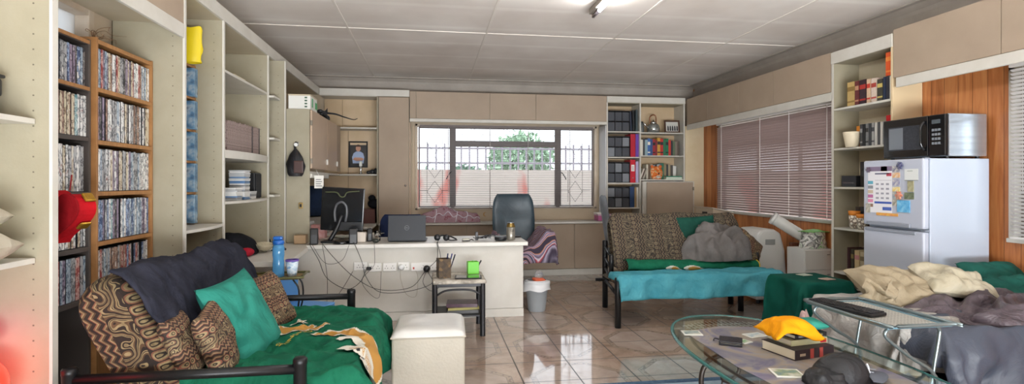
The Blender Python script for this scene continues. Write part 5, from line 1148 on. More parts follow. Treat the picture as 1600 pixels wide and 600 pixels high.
def binder(label, x, z, th, h, c_, lab=False, tilt=0):
    t = thing('ring_binder', label, 'binder', (x, BKY+.01, z+.001), (0, R(tilt), 0)); m_ = mat('binder_'+c_[1:], c_, .4)
    MB().box(-th/2, th/2, 0, .004, 0, h).box(-th/2, -th/2+.003, .004, .26, 0, h).box(th/2-.003, th/2, .004, .26, 0, h).build('cover', m_, t, bevel=.001)
    MB().box(-th/2+.006, th/2-.006, .02, .24, .006, h-.02).build('pages', PAGES, t)
    if lab:
        MB().box(-th*.32, th*.32, -.0015, 0, h*.5, h*.78).build('paper_label', PAPER, t); MB().lathe([(.008, 0), (.01, .002)], n=14).build('finger_ring', CHROME, t, loc=(0, -.0005, h*.2), rot=(R(90), 0, 0))
        for i in range(4): MB().box(-th*.22, th*.22, -.0022, -.0016, h*(.54+.05*i), h*(.555+.05*i)).build('printed_line', mat('print_ink', '#55565c', .6), t)
binder('slim navy ring binder, leftmost of three on the top bookcase shelf', 2.975, 2.124, .026, .30, '#1f2a3d', tilt=-3)
binder('slim black ring binder, middle of three on the top bookcase shelf', 3.015, 2.124, .028, .32, '#17191d', tilt=-2)
binder('slim grey green ring binder, right of three on the top bookcase shelf', 3.06, 2.124, .028, .33, '#3f4c50')
binder('red ring binder without label on the second bookcase shelf', 3.0, 1.742, .075, .345, '#b5162f'); binder('purple ring binder beside the red one on the second shelf', 3.066, 1.742, .045, .345, '#6d46a6')
binder('red ring binder with a white label on the third bookcase shelf', 2.998, 1.355, .08, .345, '#c4132b', True); binder('pale lilac ring binder beside the labelled red one', 3.065, 1.355, .04, .32, '#b3aacb')
binder('dark blue ring binder on the bottom bookcase shelf', 2.985, .985, .07, .31, '#22406b'); binder('tan ring binder on the bottom bookcase shelf', 3.04, .985, .03, .3, '#a48a62'); binder('white ring binder at the right end of the bottom bookcase shelf', 3.072, .985, .028, .3, '#d9d6cc')
# right bay
kt = thing('glass_percolator', 'round glass and steel coffee percolator with copper handle on the top shelf', 'percolator', (3.36, BY+.13, 2.115))
MB().lathe([(.07, 0), (.095, .02), (.10, .07), (.085, .12), (.05, .15)], n=32).build('body', mat('steel_glass', '#b7bbb9', .18, metal=.8), kt, smooth=True)
MB().lathe([(.052, .151), (.04, .17), (.012, .18), (.012, .2), (.0, .202)], n=24).build('lid', CHROME, kt, smooth=True)
MB().tube([(-.05, 0, .15), (-.055, 0, .24), (.0, 0, .28), (.04, 0, .25), (.045, 0, .15)], .01, 8, 6).build('handle', mat('copper_brown', '#8a5a40', .35, metal=.5), kt, smooth=True)
MB().tube([(-.08, -.01, .08), (-.13, -.02, .11), (-.16, -.02, .15)], .014, 8, 4, taper=lambda q: 1-.4*q).build('spout', CHROME, kt, smooth=True)
gj = thing('glass_jar', 'small dark glass jar left of the percolator', 'jar', (3.165, BY+.12, 2.115)); MB().lathe([(.035, 0), (.04, .02), (.04, .12), (.03, .15)], n=20).build('body', mat('smoke_glass', '#7b8180', .1, trans=.5), gj, smooth=True); MB().lathe([(.03, .151), (.03, .17)], n=20).build('lid', BLACKP, gj)
ff = thing('framed_photograph', 'brown framed group photograph standing on the top bookcase shelf', 'picture', (3.655, BY+.10, 2.116), (R(-10), 0, R(-6))); f_ = MB(); f_.box(-.12, .12, -.01, .008, 0, .025).box(-.12, .12, -.01, .008, .175, .2).box(-.12, -.095, -.01, .008, .025, .175).box(.095, .12, -.01, .008, .025, .175); f_.build('frame', mat('walnut_frame', '#4a3023', .4), ff, bevel=.003)
MB().box(-.095, .095, -.003, .004, .025, .175).build('photo', mat('photo_sky', '#c4c3bd', .4), ff)
for i in range(5): MB().prism([(-.075+.035*i, .035), (-.05+.035*i, .035), (-.052+.035*i, .1), (-.063+.035*i, .12), (-.073+.035*i, .1)], -.0045, -.0031, 'y').build('figure', mat('photo_dark_suit', '#2b2a30', .6), ff)
def sbook(label, x, y, z, th, h, d, c_, grp=None, face='y', tilt=0, band=None):
    """upright book, spine towards -Y (face y) or -X (face x)"""
    mb = MB(); mb.slot(0).box(-th/2, th/2, 0, .003, 0, h).box(-th/2, -th/2+.002, .003, d, 0, h).box(th/2-.002, th/2, .003, d, 0, h)
    mb.slot(1).box(-th/2+.002, th/2-.002, .003, d-.004, .003, h-.004)
    if band: mb.slot(2).box(-th/2+.001, th/2-.001, -.0012, 0, h*.62, h*.8).box(-th/2+.001, th/2-.001, -.0012, 0, h*.15, h*.22)
    o = mb.build('book', [mat('cover_'+c_[1:], c_, .45, var=(50, '#%02x%02x%02x' % tuple((int(c_[i:i+2],16)*3+int(band[i:i+2],16))//4 for i in (1,3,5))) if band else None), PAGES, mat('cover_'+(band or c_)[1:], band or c_, .5)], None)
    o.location = (x, y, z+.0008); o.rotation_euler = (0, R(tilt), 0) if face == 'y' else (0, 0, R(-90)); return tag(o, label, 'book', grp)
row = [('#d8d2c3', 'white', .24), ('#3a3c40', 'charcoal', .25), ('#8aa3ab', 'pale teal', .24), ('#2456a0', 'bright blue', .26), ('#35507e', 'dull blue', .25), ('#a52a2e', 'dark red', .25), ('#7d2732', 'wine red', .23), ('#d9a23f', 'yellow topped', .27), ('#c7302c', 'scarlet', .26), ('#2a6a4b', 'green', .25), ('#1f7a52', 'emerald', .26), ('#c23b30', 'orange red', .24), ('#2c2f33', 'black', .23), ('#5a6b52', 'olive', .22), ('#7a7064', 'grey brown', .22), ('#564a40', 'dark brown', .22)]
x = 3.13
for i, (c_, nme, h_) in enumerate(row):
    th = (.034, .03, .042, .04, .036, .04, .03, .046, .044, .038, .044, .036, .03, .032, .036, .03)[i]; sbook('%s book in the colourful middle row of the corner bookcase' % nme, x+th/2, BY+.06, 1.766, th, h_, .16, c_, band=('#e3dccb' if i % 3 == 0 else '#1f2024') if i in (3, 5, 7, 8, 10) else None); x += th+.002
low = [('#c9c2b0', 'ivory', .2), ('#6f5a48', 'umber', .19), ('#b7ad9c', 'stone', .2), ('#8c8f92', 'silver grey', .19), ('#2f3438', 'near black', .2), ('#aeb3b0', 'light grey', .2), ('#44606b', 'steel blue', .21), ('#2f6b50', 'bottle green', .22), ('#8b7d5f', 'khaki', .2), ('#3a3a3c', 'black', .2), ('#9d8f75', 'sand', .2), ('#4f4a43', 'dark olive', .19)]
x = 3.24
for i, (c_, nme, h_) in enumerate(low):
    th = .028+.006*(i % 3); sbook('%s book in the lower row of the corner bookcase behind the tiger mask' % nme, x+th/2, BY+.11, 1.405, th, h_+.03, .15, c_); x += th+.002
for i, (c_, nme) in enumerate((('#cfc8ba', 'cream'), ('#5c4c40', 'brown'), ('#a9a395', 'grey beige'))): sbook('%s book leaning over at the left end of the lower row' % nme, 3.135+i*.024, BY+.09, 1.405+.008, .02, .17, .14, c_, tilt=22)
for i, (c_, nme, a) in enumerate((('#b9d3bd', 'pale green', 0), ('#d8d9cf', 'off white', 3), ('#3f8a6b', 'green', -2))):
    o = book_mb(.26, .16, .016).build('book', [mat('flat_'+c_[1:], c_, .5), PAGES], None, loc=(3.65, BY+.022+.085, 1.4058+.0168*i), rot=(0, 0, R(a))); tag(o, '%s book lying flat in front at the right of the lower bookcase row' % nme, 'book')
vs = thing('white_vase', 'white angular vase at the right end of the lower bookcase shelf', 'vase', (3.735, BY+.25, 1.406)); MB().prism([(-.045, 0), (.04, 0), (.045, .21), (-.045, .22), (-.02, .12)], -.03, .03, 'y').build('body', mat('porcelain', '#e4e2db', .25), vs, bevel=.008)
# tiger mask
mk = thing('tiger_mask', 'orange tiger face mask standing in front of the lower bookcase books', 'mask', (3.385, BY+.075, 1.50), (R(-8), 0, 0))
hd = MB()
def tig(a, b):
    u, v = a*2-1, b*2-1; r = max(0, 1-u*u*.9-v*v*.9)**.5
    x_ = .098*u*(1-.12*v*(v < 0)*-1); z_ = .105*v*(1 if v > 0 else 1.1); y_ = -.05*r-.035*math.exp(-((u/.35)**2+((v+.35)/.35)**2))
    k = min(1, 1/max(1e-6, (abs(u)**2.6+abs(v)**2.6)**(1/2.6))) ; return (x_*k, y_, z_*k)
hd.grid(tig, 30, 30); hd.build('face', mat_multi('tiger_fur', 6.0, [(.3, '#c9541f'), (.5, '#df7a2a'), (.58, '#e8c8a0'), (.66, '#b23a1c')], .7, distort=2, stretch=(1, 1, 2)), mk, smooth=True)
for s_ in (-1, 1):
    MB().ball((.066*s_, -.01, .098), (.026, .014, .026), 8).build('ear', mat('ear_orange', '#cf6326', .7), mk, smooth=True); MB().ball((.036*s_, -.052, .022), (.014, .008, .01), 8).build('eye', mat('eye_green', '#c9d38a', .3), mk, smooth=True); MB().ball((.036*s_, -.059, .022), (.005, .004, .006), 6).build('pupil', BLACKG, mk)
MB().ball((0, -.088, -.02), (.016, .01, .011), 8).build('nose', mat('nose_dark', '#3b1c18', .4), mk, smooth=True); MB().ball((0, -.072, -.066), (.04, .016, .022), 8).build('muzzle', mat('muzzle_white', '#e6dcc9', .7), mk, smooth=True); MB().box(-.026, .026, -.09, -.085, -.07, -.062).build('mouth', mat('mouth_red', '#5a1712', .5), mk, bevel=.001)
MB().box(-.03, .03, -.0, .01, -.094, -.05).build('stand', BLACKP, mk)

# ---- right bookcase -----------------------------------------------
RXB = RX+.03
def ybook(u0): return 4.655-(u0-1303)*.0073
def shelf_row(z, specs, where):
    for (u0, u1, h_, c_, nme, bandc) in specs:
        ya, yb_2 = ybook(u0), ybook(u1); th = abs(ya-yb_2)-.003; sbook('%s on the %s shelf of the narrow bookcase' % (nme, where), RXB, (ya+yb_2)/2, z, th, h_, .15, c_, face='x', band=bandc)
shelf_row(2.068, [(1321, 1333, .225, '#c2a66b', 'sand gold book', '#8b6f3c'), (1333.5, 1340, .22, '#5a1f26', 'maroon book', '#b98a6a'), (1341, 1351, .22, '#24222b', 'black book with red star', '#a8332c'), (1352, 1358, .215, '#cfc0a0', 'cream book, narrow', '#c03a2a'), (1359, 1367, .21, '#d6cfbf', 'white book with red letters', '#a8443a'), (1368, 1376, .19, '#23262b', 'black book with yellow patch', '#cfb96a'), (1376.5, 1380, .2, '#27324a', 'thin navy book', None), (1380.5, 1385, .2, '#2b2d38', 'thin midnight blue book', None), (1385.5, 1390, .195, '#cfccc4', 'thin white book', None)], 'top')
o = sbook('orange tall book standing on top of the others under the bookcase fascia', RXB+.0, 4.06, 2.068+.2035, .062, .2, .14, '#d8501f', face='x', band='#e88a3a')
shelf_row(1.686, [(1341.5, 1346, .2, '#2a2a2c', 'charcoal film case', '#8d8d8d'), (1346.5, 1350, .2, '#17181b', 'black film case', None), (1350.5, 1355, .2, '#7c7f80', 'grey film case', '#2a2a2a'), (1355.5, 1359, .2, '#33363a', 'dark slate film case', None), (1359.5, 1364, .2, '#a8a8a4', 'pale grey film case', '#44464a'), (1364.5, 1368, .2, '#c9c8c2', 'white film case', None), (1368.5, 1372, .2, '#4a4d50', 'iron grey film case', None), (1372.5, 1376, .2, '#d5d3cc', 'bone white film case', None), (1376.5, 1381, .2, '#8b8f90', 'mid grey film case', None)], 'second')
o = tag(MB().box(0, .12, -.04, .04, 0, .2).build('orange_box', mat('orange_card', '#d98a2b', .5), None, bevel=.003, loc=(RXB+.08, ybook(1329), 1.687)), 'orange box behind the cream pot on the second shelf', 'box')
o = tag(MB().box(0, .14, -.045, .042, 0, .205).build('dark_box', mat('dark_card', '#2b2926', .5), None, bevel=.003, loc=(RXB+.08, ybook(1341), 1.687)), 'dark box behind the cream pot on the second shelf, right of the orange one', 'box')
o = tag(MB().box(0, .06, -.04, .04, 0, .05).build('red_tin', mat('red_tin', '#c4161c', .3), None, bevel=.004, loc=(RXB+.02, 4.07, 1.686+.202)), 'small red tin on top of the film cases beside the microwave', 'tin')
pt = MB().lathe([(.05, 0), (.052, .005), (.075, .125), (.077, .14), (.071, .14), (.05, .01), (.0, .008)], n=30, cap=False).build('plant_pot', mat('cream_pot', '#d9cdb2', .5), None, smooth=True, loc=(RXB+.05-.05, ybook(1329), 1.687)); tag(pt, 'empty cream plastic pot on the second shelf of the narrow bookcase', 'pot')
o = thing('game_box', 'black media player box lying on the third bookcase shelf', 'box', (RXB, ybook(1322), 1.318)); MB().box(0, .15, -.1, .08, 0, .105).build('shell', BLACKP, o, bevel=.006); MB().box(-.002, 0, -.08, .06, .03, .045).build('slot', BLACKG, o)
o = thing('loudspeaker', 'dark standing speaker on the third bookcase shelf by the fridge', 'speaker', (RXB+.03, ybook(1344), 1.318)); MB().box(0, .14, -.055, .05, 0, .23).build('cabinet', mat('dark_wood_box', '#26221f', .5), o, bevel=.004); MB().lathe([(.0, 0), (.03, 0), (.034, .004)], n=18, cap=False).build('driver', BLACKP, o, loc=(-.002, 0, .13), rot=(0, R(-90), 0))
CARTN = mat_multi('snack_print', 26, [(.38, '#e8e0cf'), (.5, '#5b4636'), (.6, '#efe9dc')], .5)
for i, (u_, h_, nme) in enumerate(((1328, .165, 'left'), (1341, .14, 'right'))):
    t = thing('snack_tub', '%s of two orange rimmed speckled snack tubs on the fourth shelf' % nme, 'tub', (RXB+.03, ybook(u_), .93)); MB().lathe([(.038, 0), (.046, h_*.75)], n=24).build('body', CARTN, t, smooth=True); MB().lathe([(.046, h_*.75+.0005), (.05, h_)], n=24).build('orange_rim', mat('tub_orange', '#e08a2d', .5), t, smooth=True)
shelf_row(.93, [], 'fourth')
for i, u_ in enumerate((1322, 1330, 1339)): sbook('dark book behind the snack tubs, %s of three' % ('leftmost', 'middle', 'rightmost')[i], RXB+.09, ybook(u_+2), .93, .05, .2, .15, ('#3a2f2a', '#2b2c30', '#4a3d33')[i], face='x')
shelf_row(.511, [(1321, 1326, .24, '#3c1a1d', 'tall maroon book', None), (1327, 1332, .23, '#2e2a25', 'tall black brown book', '#8a7a4a'), (1333, 1341, .225, '#bfae7c', 'straw coloured book with pink title', '#b0787a'), (1342, 1349, .22, '#b7a98c', 'pale beige book', '#6d5d44'), (1350, 1358, .22, '#6b5c46', 'drab brown book', None)], 'fifth')
shelf_row(.101, [(1321, 1330, .26, '#1f1b19', 'black album', None), (1331, 1341, .27, '#3a3222', 'dark olive album', None), (1342, 1352, .25, '#2a1f1c', 'dark brown album', None)], 'lowest')

# ---- fridge + microwave -------------------------------------------
FW = mat('fridge_white', '#b4bac8', .28, coat=.4, bump=(220, .03)); FS = mat('fridge_side', '#b2bccb', .3, coat=.3)
fx0, fx1, fy0, fy1 = 3.505, 4.06, 3.39, 3.935
fg = thing('refrigerator', 'white two door refrigerator covered in magnets and notes', 'fridge', (3.78, 3.66, 0)); ox, oy = 3.78, 3.66
MB().box(fx0+.055-ox, fx1-ox, fy0-oy, fy1-oy, .04, 1.535).build('body', FS, fg, bevel=.006)
fd = MB().box(fx0-ox, fx0+.05-ox, fy0-oy, fy1-oy, 1.02, 1.535).build('freezer_door', FW, fg, bevel=.012)
rd = MB().box(fx0-ox, fx0+.05-ox, fy0-oy, fy1-oy, .06, 1.0).build('fridge_door', FW, fg, bevel=.012)
MB().box(fx0-.016-ox, fx0-.001-ox, fy0+.1-oy, fy1-.05-oy, 1.022, 1.05).build('handle', mat('handle_grey', '#8b919c', .35), fd, bevel=.005)
MB().box(fx0-.010-ox, fx0-.001-ox, fy0+.06-oy, fy1-.03-oy, .975, .998).build('handle', mat('handle_grey', '#8b919c', .35), rd, bevel=.004)
for y in (fy0+.05, fy1-.05):
    for x in (fx0+.1, fx1-.05): MB().lathe([(.02, 0), (.018, .04)], n=10).build('foot', BLACKP, fg, loc=(x-ox, y-oy, 0))
for z in (1.535, 1.01): MB().box(fx0+.01-ox, fx0+.05-ox, fy0-.004-oy, fy0+.02-oy, z-.004, z+.004).build('hinge', mat('handle_grey', '#8b919c', .35), fg)
def note(name, label, y0, y1, z0, z1, c_, cat, off=0, var=None, bars=(), tilt=0, th=.0012):
    t = thing(name, label, cat, (fx0-.0006-off, (y0+y1)/2, (z0+z1)/2), (R(tilt), 0, 0)); w_, h_ = abs(y1-y0), abs(z1-z0)
    MB().box(-th, 0, -w_/2, w_/2, -h_/2, h_/2).build('sheet', mat('note_%s_%s' % (name, c_[1:]), c_, .5, var=var), t)
    for (a, b, c0, c1, cc_, nm) in bars: MB().box(-th-.0006, -th, w_/2-a*w_ if 0 else w_*(.5-b), w_*(.5-a), h_*(c0-.5), h_*(c1-.5)).build(nm, mat('ink_'+cc_[1:], cc_, .5), t)
    return t
B_ = lambda a, b, c0, c1, c_, nm='printed_block': (a, b, c0, c1, c_, nm)
bars = [B_(0, 1, .9, 1, '#7d6f86', 'photo_strip'), B_(.55, .8, .9, 1, '#c4553f', 'photo_strip'), B_(.3, .9, .83, .86, '#5f5f78', 'headline'), B_(.3, .98, .70, .705, '#6a6a70', 'rule'), B_(.28, .98, .2, .245, '#3a58a8', 'blue_bar'), B_(.62, .98, .06, .13, '#4a66b5', 'blue_bar'), B_(.78, .98, .79, .86, '#b8485a', 'red_corner')]
for r_ in range(4):
    for c_ in range(3): bars.append(B_(.34+.21*c_, .46+.21*c_, .60-.1*r_, .64-.1*r_, '#9a9aa4', 'dial_drawing'))
for r_, cc_ in enumerate(('#5fa3b8', '#8d9196', '#c8b9a0', '#b56a9a', '#d68aa8', '#8b6d5c')): bars.append(B_(.0, .22, .62-.1*r_, .69-.1*r_, cc_, 'picture_block'))
note('calendar_sheet', 'large white advert sheet with a blue bar on the freezer door', 3.885, 3.655, 1.12, 1.485, '#e2e2e6', 'notice', bars=bars)
for i, (z0, z1, cc_, nme) in enumerate(((1.44, 1.485, '#4a4a78', 'dark blue'), (1.395, 1.435, '#d9973f', 'orange'), (1.335, 1.385, '#6a6fa3', 'violet blue'), (1.29, 1.325, '#e0c23c', 'yellow'), (1.24, 1.285, '#7f93a8', 'grey blue'), (1.18, 1.235, '#6e6a5c', 'olive grey'))):
    note('fridge_magnet', '%s rectangular magnet in the column right of the white sheet' % nme, 3.65, 3.585, z0, z1, cc_, 'magnet', var=(40, '#d8d4c8'), th=.003)
note('fridge_magnet', 'bright blue square magnet low on the freezer door', 3.605, 3.495, 1.135, 1.225, '#2f8fc8', 'magnet', .003, var=(30, '#8ecbe6'), th=.004)
note('envelope', 'pale paper pocket with a dark line, upper right of the freezer door', 3.545, 3.43, 1.375, 1.46, '#d5d8d6', 'note', bars=[B_(0, 1, -.02, .02, '#4d5a55', 'dark_edge'), B_(.2, .6, .8, .84, '#6b7a6b', 'headline')])
note('fridge_magnet', 'olive bottle shaped magnet below the paper pocket', 3.515, 3.465, 1.29, 1.37, '#8d8a6c', 'magnet', .001, var=(40, '#b5b18e'), th=.006)
note('fridge_magnet', 'dark green landscape magnet under the bottle magnet', 3.545, 3.465, 1.235, 1.285, '#4b5a44', 'magnet', 0, var=(40, '#8a8f74'), th=.004)
note('fridge_magnet', 'yellow and red strip magnet at the bottom of the white sheet', 3.80, 3.60, 1.10, 1.122, '#cf7a5a', 'magnet', .001, var=(30, '#e3c34a'), th=.003)
note('fridge_magnet', 'grey photo magnet at the lower left corner of the freezer door', 3.905, 3.86, 1.115, 1.19, '#8d8b82', 'magnet', .002, var=(40, '#c9c5b6'), th=.003)
for lab, y, z, r_, c_ in (('dark red round magnet at the top left of the sheet', 3.872, 1.462, .022, '#4a2830'), ('blue flower magnet at the top edge of the freezer door', 3.575, 1.487, .026, '#39446f'), ('orange and pink crab magnet in the middle of the freezer door', 3.585, 1.262, .03, '#cf6b4f')):
    mb = MB(); mb.ball((0, 0, 0), (.008, r_*.8, r_*.8), 8)
    for k in range(6): mb.ball((0, r_*.8*cos(k*1.05), r_*.8*sin(k*1.05)), (.006, r_*.35, r_*.35), 6)
    tag(mb.build('novelty_magnet', mat('magnet_'+c_[1:], c_, .4, var=(60, '#b9a08c' if 'crab' in lab else '#6d6a80')), None, smooth=True, loc=(fx0-.012, y, z)), lab, 'magnet')
mw = thing('microwave_oven', 'black fronted silver microwave oven on top of the fridge', 'microwave', (3.90, 3.70, 1.553), R(0)); mx0, mx1, my0, my1 = -.19, .17, -.285, .265
MB().box(mx0+.035, mx1, my0, my1, .0, .315).build('case', mat('brushed_silver', '#aeb6bf', .22, metal=.75, var=(5, '#c4ccd4'), scale=(.3, .3, 6)), mw, bevel=.006)
dr = MB().prism([(mx0+.0, my0+.14), (mx0+.0, my1-.01), (mx0+.034, my1), (mx0+.034, my0+.135)], .004, .312, 'z').build('door', BLACKG, mw, bevel=.006)
MB().box(mx0-.003, mx0-.0005, my0+.19, my1-.06, .06, .25).build('window', mat('oven_window', '#2d3036', .15, var=(60, '#3c4047')), dr, bevel=.002)
MB().box(mx0-.004, mx0-.0032, my1-.20, my1-.07, .07, .24).build('window_pale_panel', mat('oven_window_pale', '#6f757c', .2), dr, bevel=.002)  # paler grey panel over one end of the door window
MB().tube([(mx0-.002, my0+.16, .05), (mx0-.03, my0+.165, .09), (mx0-.035, my0+.165, .16), (mx0-.03, my0+.165, .23), (mx0-.002, my0+.16, .27)], .009, 8, 4).build('handle', BLACKG, dr, smooth=True)
cpn = MB().prism([(mx0+.01, my0+.01), (mx0+.0, my0+.13), (mx0+.034, my0+.13), (mx0+.034, my0)], .004, .312, 'z').build('control_panel', BLACKG, mw, bevel=.006)
MB().box(mx0+.0, mx0+.004, my0+.04, my0+.105, .245, .275).build('display', mat('display_grey', '#4f565c', .2), cpn)
for r_ in range(4):
    for c_ in range(3): MB().box(mx0-.0005, mx0+.005, my0+.04+c_*.024, my0+.056+c_*.024, .09+r_*.033, .108+r_*.033).build('button', mat('button_grey', '#7a7f84', .4), cpn)
for y in (my0+.04, my1-.04):
    for x in (mx0+.06, mx1-.04): MB().lathe([(.014, 0), (.014, .0165)], n=10).build('foot', BLACKP, mw, loc=(x, y, -.017))

# ---- right futon ----------------------------------------------------
fr2 = thing('futon_sofa', 'black framed futon sofa facing the room with brown patterned mattress', 'sofa', (2.58, 5.20, 0), R(-2))
for x in (-.84, .84):
    for y, h_ in ((-.40, .46 if x < 0 else .44), (.42, .72)): MB().lathe([(.03, 0), (.03, h_), (.024, h_+.01)], n=16).build('leg', BLACKM, fr2, smooth=True, loc=(x*(.86 if y > 0 else 1), y, 0))
    MB().lathe([(.024, .40), (.024, .62), (.018, .63)], n=14).build('arm_post', BLACKM, fr2, smooth=True, loc=(x*.93, .0, 0))
    for z in (.66, .54, .43): MB().tube([(x*.86, .42, z), (x*.93, .0, z-.06)], .014, 10).build('arm_rail', BLACKM, fr2, smooth=True)
    MB().tube([(x, -.4, .30), (x*.86, .42, .30)], .018, 10).build('side_rail', BLACKM, fr2, smooth=True)
for y in (-.33, .38): MB().tube([(-.84, y, .31), (.84, y, .31)], .018, 10).build('long_rail', BLACKM, fr2, smooth=True)
for x in (-.45, 0, .45): MB().tube([(x, -.38, .32), (x, .38, .32)], .008, 8).build('slat', BLACKM, fr2, smooth=True)
MB().lathe([(.03, 0), (.03, .32)], n=14).build('leg', BLACKM, fr2, smooth=True, loc=(.66, .1, 0)); MB().tube([(.70, -.2, .3), (.9, -.1, .02)], .012, 8).build('brace', BLACKM, fr2, smooth=True)
ET2 = mat_ethnic('ethnic_cover_dark', '#332d27', '#54483a', '#7b7059', '#65503f', 'X', 'Z', 1.6)
BP2 = [(-.02, .44), (.02, .60), (.10, .80), (.20, .99), (.27, 1.03), (.34, .99), (.30, .82), (.22, .60), (.20, .46)]
BC2 = catmull([(a, b, 0) for a, b in BP2], 5)
def b2s(s, t):
    f = s*(len(BC2)-1); i = min(int(f), len(BC2)-2); p = BC2[i].lerp(BC2[i+1], f-i); e = min(1, sin(pi*t)*7)**.5 if 0 < t < 1 else 0
    c = Vector((.16, .72, 0)); q = c+(p-c)*(.7+.3*e); return Vector((-.74+1.42*t, q.x, q.y+.008*sin(t*14)))
mb = MB(); mb.grid(b2s, 44, 60); mb.build('back_mattress', ET2, fr2, smooth=True)
sm = cushion(1.60, .66, .17, 7, .004, .02, 34); sm.build('seat_mattress', ET2, fr2, smooth=True, loc=(0, -.0, .372))
cu2 = cushion(.34, .34, .13, 4); cu2 = cu2.build('cushion', ETC, None, smooth=True); cu2.location = (3.30, 5.24, .66); cu2.rotation_euler = leanrot(R(20), R(-70), 4); tag(cu2, 'patterned cushion against the right armrest of the far futon', 'cushion')
TOW = mat_cloth('turquoise_towel', '#3f8b9b', '#559fac', .95, wr=14, wstr=.3, sheen=.35)
tw2 = drape(1.74, 3.38, 4.80, 5.06, .475, (.06, .05, .225, .02), .02, .008, .03, 4, 6, .05, .03, top=lambda s, t_: .022*ridge(s*2.5, t_*5), floor=.2)
tag(tw2.build('towel', TOW, None, smooth=True, solid=.008), 'turquoise towel spread along the front edge of the far futon', 'towel')
gr2 = MB()
def roll(a, b):
    x_ = 1.92+1.42*a; r_ = .075*(1-.1*a)+.012*nz(a*9, b*3, 4); th = 2*pi*b
    return (x_, 5.16+1.25*r_*cos(th)+.01*sin(a*9), .525-.02*a+.8*r_*sin(th)+.008*nz(a*14, b*5))
gr2.grid(roll, 90, 20, cv=True); g2o = gr2.build('green_blanket', GREEN, None, smooth=True); tag(g2o, 'green supporters blanket rolled along the seat of the far futon', 'blanket')
rf = lambda s, t_: Vector(roll(s, t_))
def rprint(nm, poly, m_, off): 
    mb = MB(); res = .006; xs = [p[0] for p in poly]; ys = [p[1] for p in poly]; cxm = (5.16, .525)
    x = min(xs)
    while x < max(xs):
        y = min(ys)
        while y < max(ys):
            if inside((x, y), poly):
                q = []
                for dx, dy in ((0, 0), (res/1.42*1.0, 0), (res/1.42, .012), (0, .012)):
                    p = rf(x+dx, y+dy); c = Vector((p.x, 5.16, .52)); p += (p-c).normalized()*off; q.append(p)
                mb.add(q, [(0, 1, 2, 3)])
            y += .012
        x += res/1.42
    mb.build(nm, m_, g2o, smooth=True)
for (a0, b0, sx, c_, nm) in ((.33, .58, .055, WHP, 'head_print'), (.345, .58, .03, OCH, 'head_print'), (.48, .58, .075, WHP, 'leg_print'), (.49, .59, .055, OCH, 'leg_print')):
    rprint(nm, [(a0+sx*cos(q)*(1+.25*cos(5*q)), b0+.09*sin(q)*(1+.2*cos(3*q))*(sx/.045)**.5) for q in [2*pi*i/30 for i in range(30)]], c_, .004 if c_ is WHP else .006)
MB().tube([rf(.997, i/20)+Vector((.002, 0, 0)) for i in range(21)], .006, 6).build('yellow_piping', YEL, g2o, smooth=True)
def heap(rx, ry, h, seed, fold=.035, fr_q=3.2, n=70):
    mb = MB()
    def f(a, b):
        th = 2*pi*a; r = sin(b*pi/2); x = r*cos(th); y = r*sin(th); z_ = (max(0, 1-r**2.6))**.55
        w_ = 1.5*cf(x*fr_q*.55, y*fr_q*.5, z_*1.1, seed)+.35*ridge(x*fr_q*1.8, y*fr_q*1.7+seed, z_*2)+.06*ridge(x*fr_q*4.5, y*fr_q*4+seed, z_*6)
        k = min(1, (1-r)*5+.25); sc_q = 1+.16*nz(cos(th)*1.5, sin(th)*1.5, seed)
        return (rx*x*sc_q+fold*.5*w_*x, ry*y*sc_q+fold*.5*w_*y, max(0, h*z_*(1+.3*nz(x*1.4, y*1.4, seed+3))+fold*(w_-.8)*k))
    mb.grid(f, n, 40, cu=True); return mb
DUV = mat_cloth('grey_duvet', '#625e5b', '#757170', .85, wr=8, wstr=.35, sheen=.1)
dv = heap(.36, .17, .33, 2.2, .055, 2.6).build('duvet', DUV, None, smooth=True, loc=(2.96, 5.23, .56)); tag(dv, 'bunched grey duvet heaped on the right half of the far futon', 'duvet')
dg = cushion(.46, .3, .12, 3).build('cushion', mat_cloth('bottle_green', '#163f35', '#1d4f43', .8, wr=5, wstr=.4), None, smooth=True); dg.location = (2.79, 5.36, .86); dg.rotation_euler = leanrot(R(20), R(-90), R(3)); tag(dg, 'dark green cushion behind the grey duvet on the far futon', 'cushion')
# ---- AC, duct, drawers, boxes --------------------------------------
ac = thing('air_conditioner', 'white portable air conditioner on the floor by the brown blind', 'air conditioner', (3.76, 5.72, 0)); ACM = mat('appliance_white', '#d7d7d3', .35)
MB().prism([(-.19, .05), (.17, .05), (.185, .3), (.16, .6), (.11, .79), (.03, .835), (-.12, .83), (-.18, .77)], -.22, .22, 'y').build('body', ACM, ac, bevel=.025)
MB().box(-.085, .035, -.2235, -.2195, .665, .725).build('handle_recess', mat('recess_grey', '#8f9290', .5), ac, bevel=.004); MB().box(-.192, -.185, -.15, .15, .55, .7).build('grille', mat('recess_grey', '#8f9290', .5), ac, bevel=.003)
MB().box(.03, .065, -.2225, -.2195, .36, .368).build('latch', mat('recess_dark', '#5c5f60', .5), ac)
for x in (-.14, .13):
    for y in (-.17, .17): MB().ball((x, y, .025), .025, 8).build('caster', BLACKP, ac, smooth=True)
dc = thing('exhaust_hose', 'white plastic exhaust hose leaning down from the window sill', 'hose', (3.74, 5.47, .97)); d0 = Vector((0, 0, 0)); d1 = Vector((.33, -.15, -.24)); mb = MB()
ax = (d1-d0).normalized(); 
mb.tube([d0+(d1-d0)*q for q in [i/24 for i in range(25)]], .062, 26, taper=lambda q: 1+.02*sin(q*60)+(.08 if q < .12 else 0)); mb.f = [f for f in mb.f if len(f) == 4]; mb.m = [0]*len(mb.f)
mb.build('tube', mat('hose_white', '#d9dad6', .4), dc, smooth=True, solid=.004)
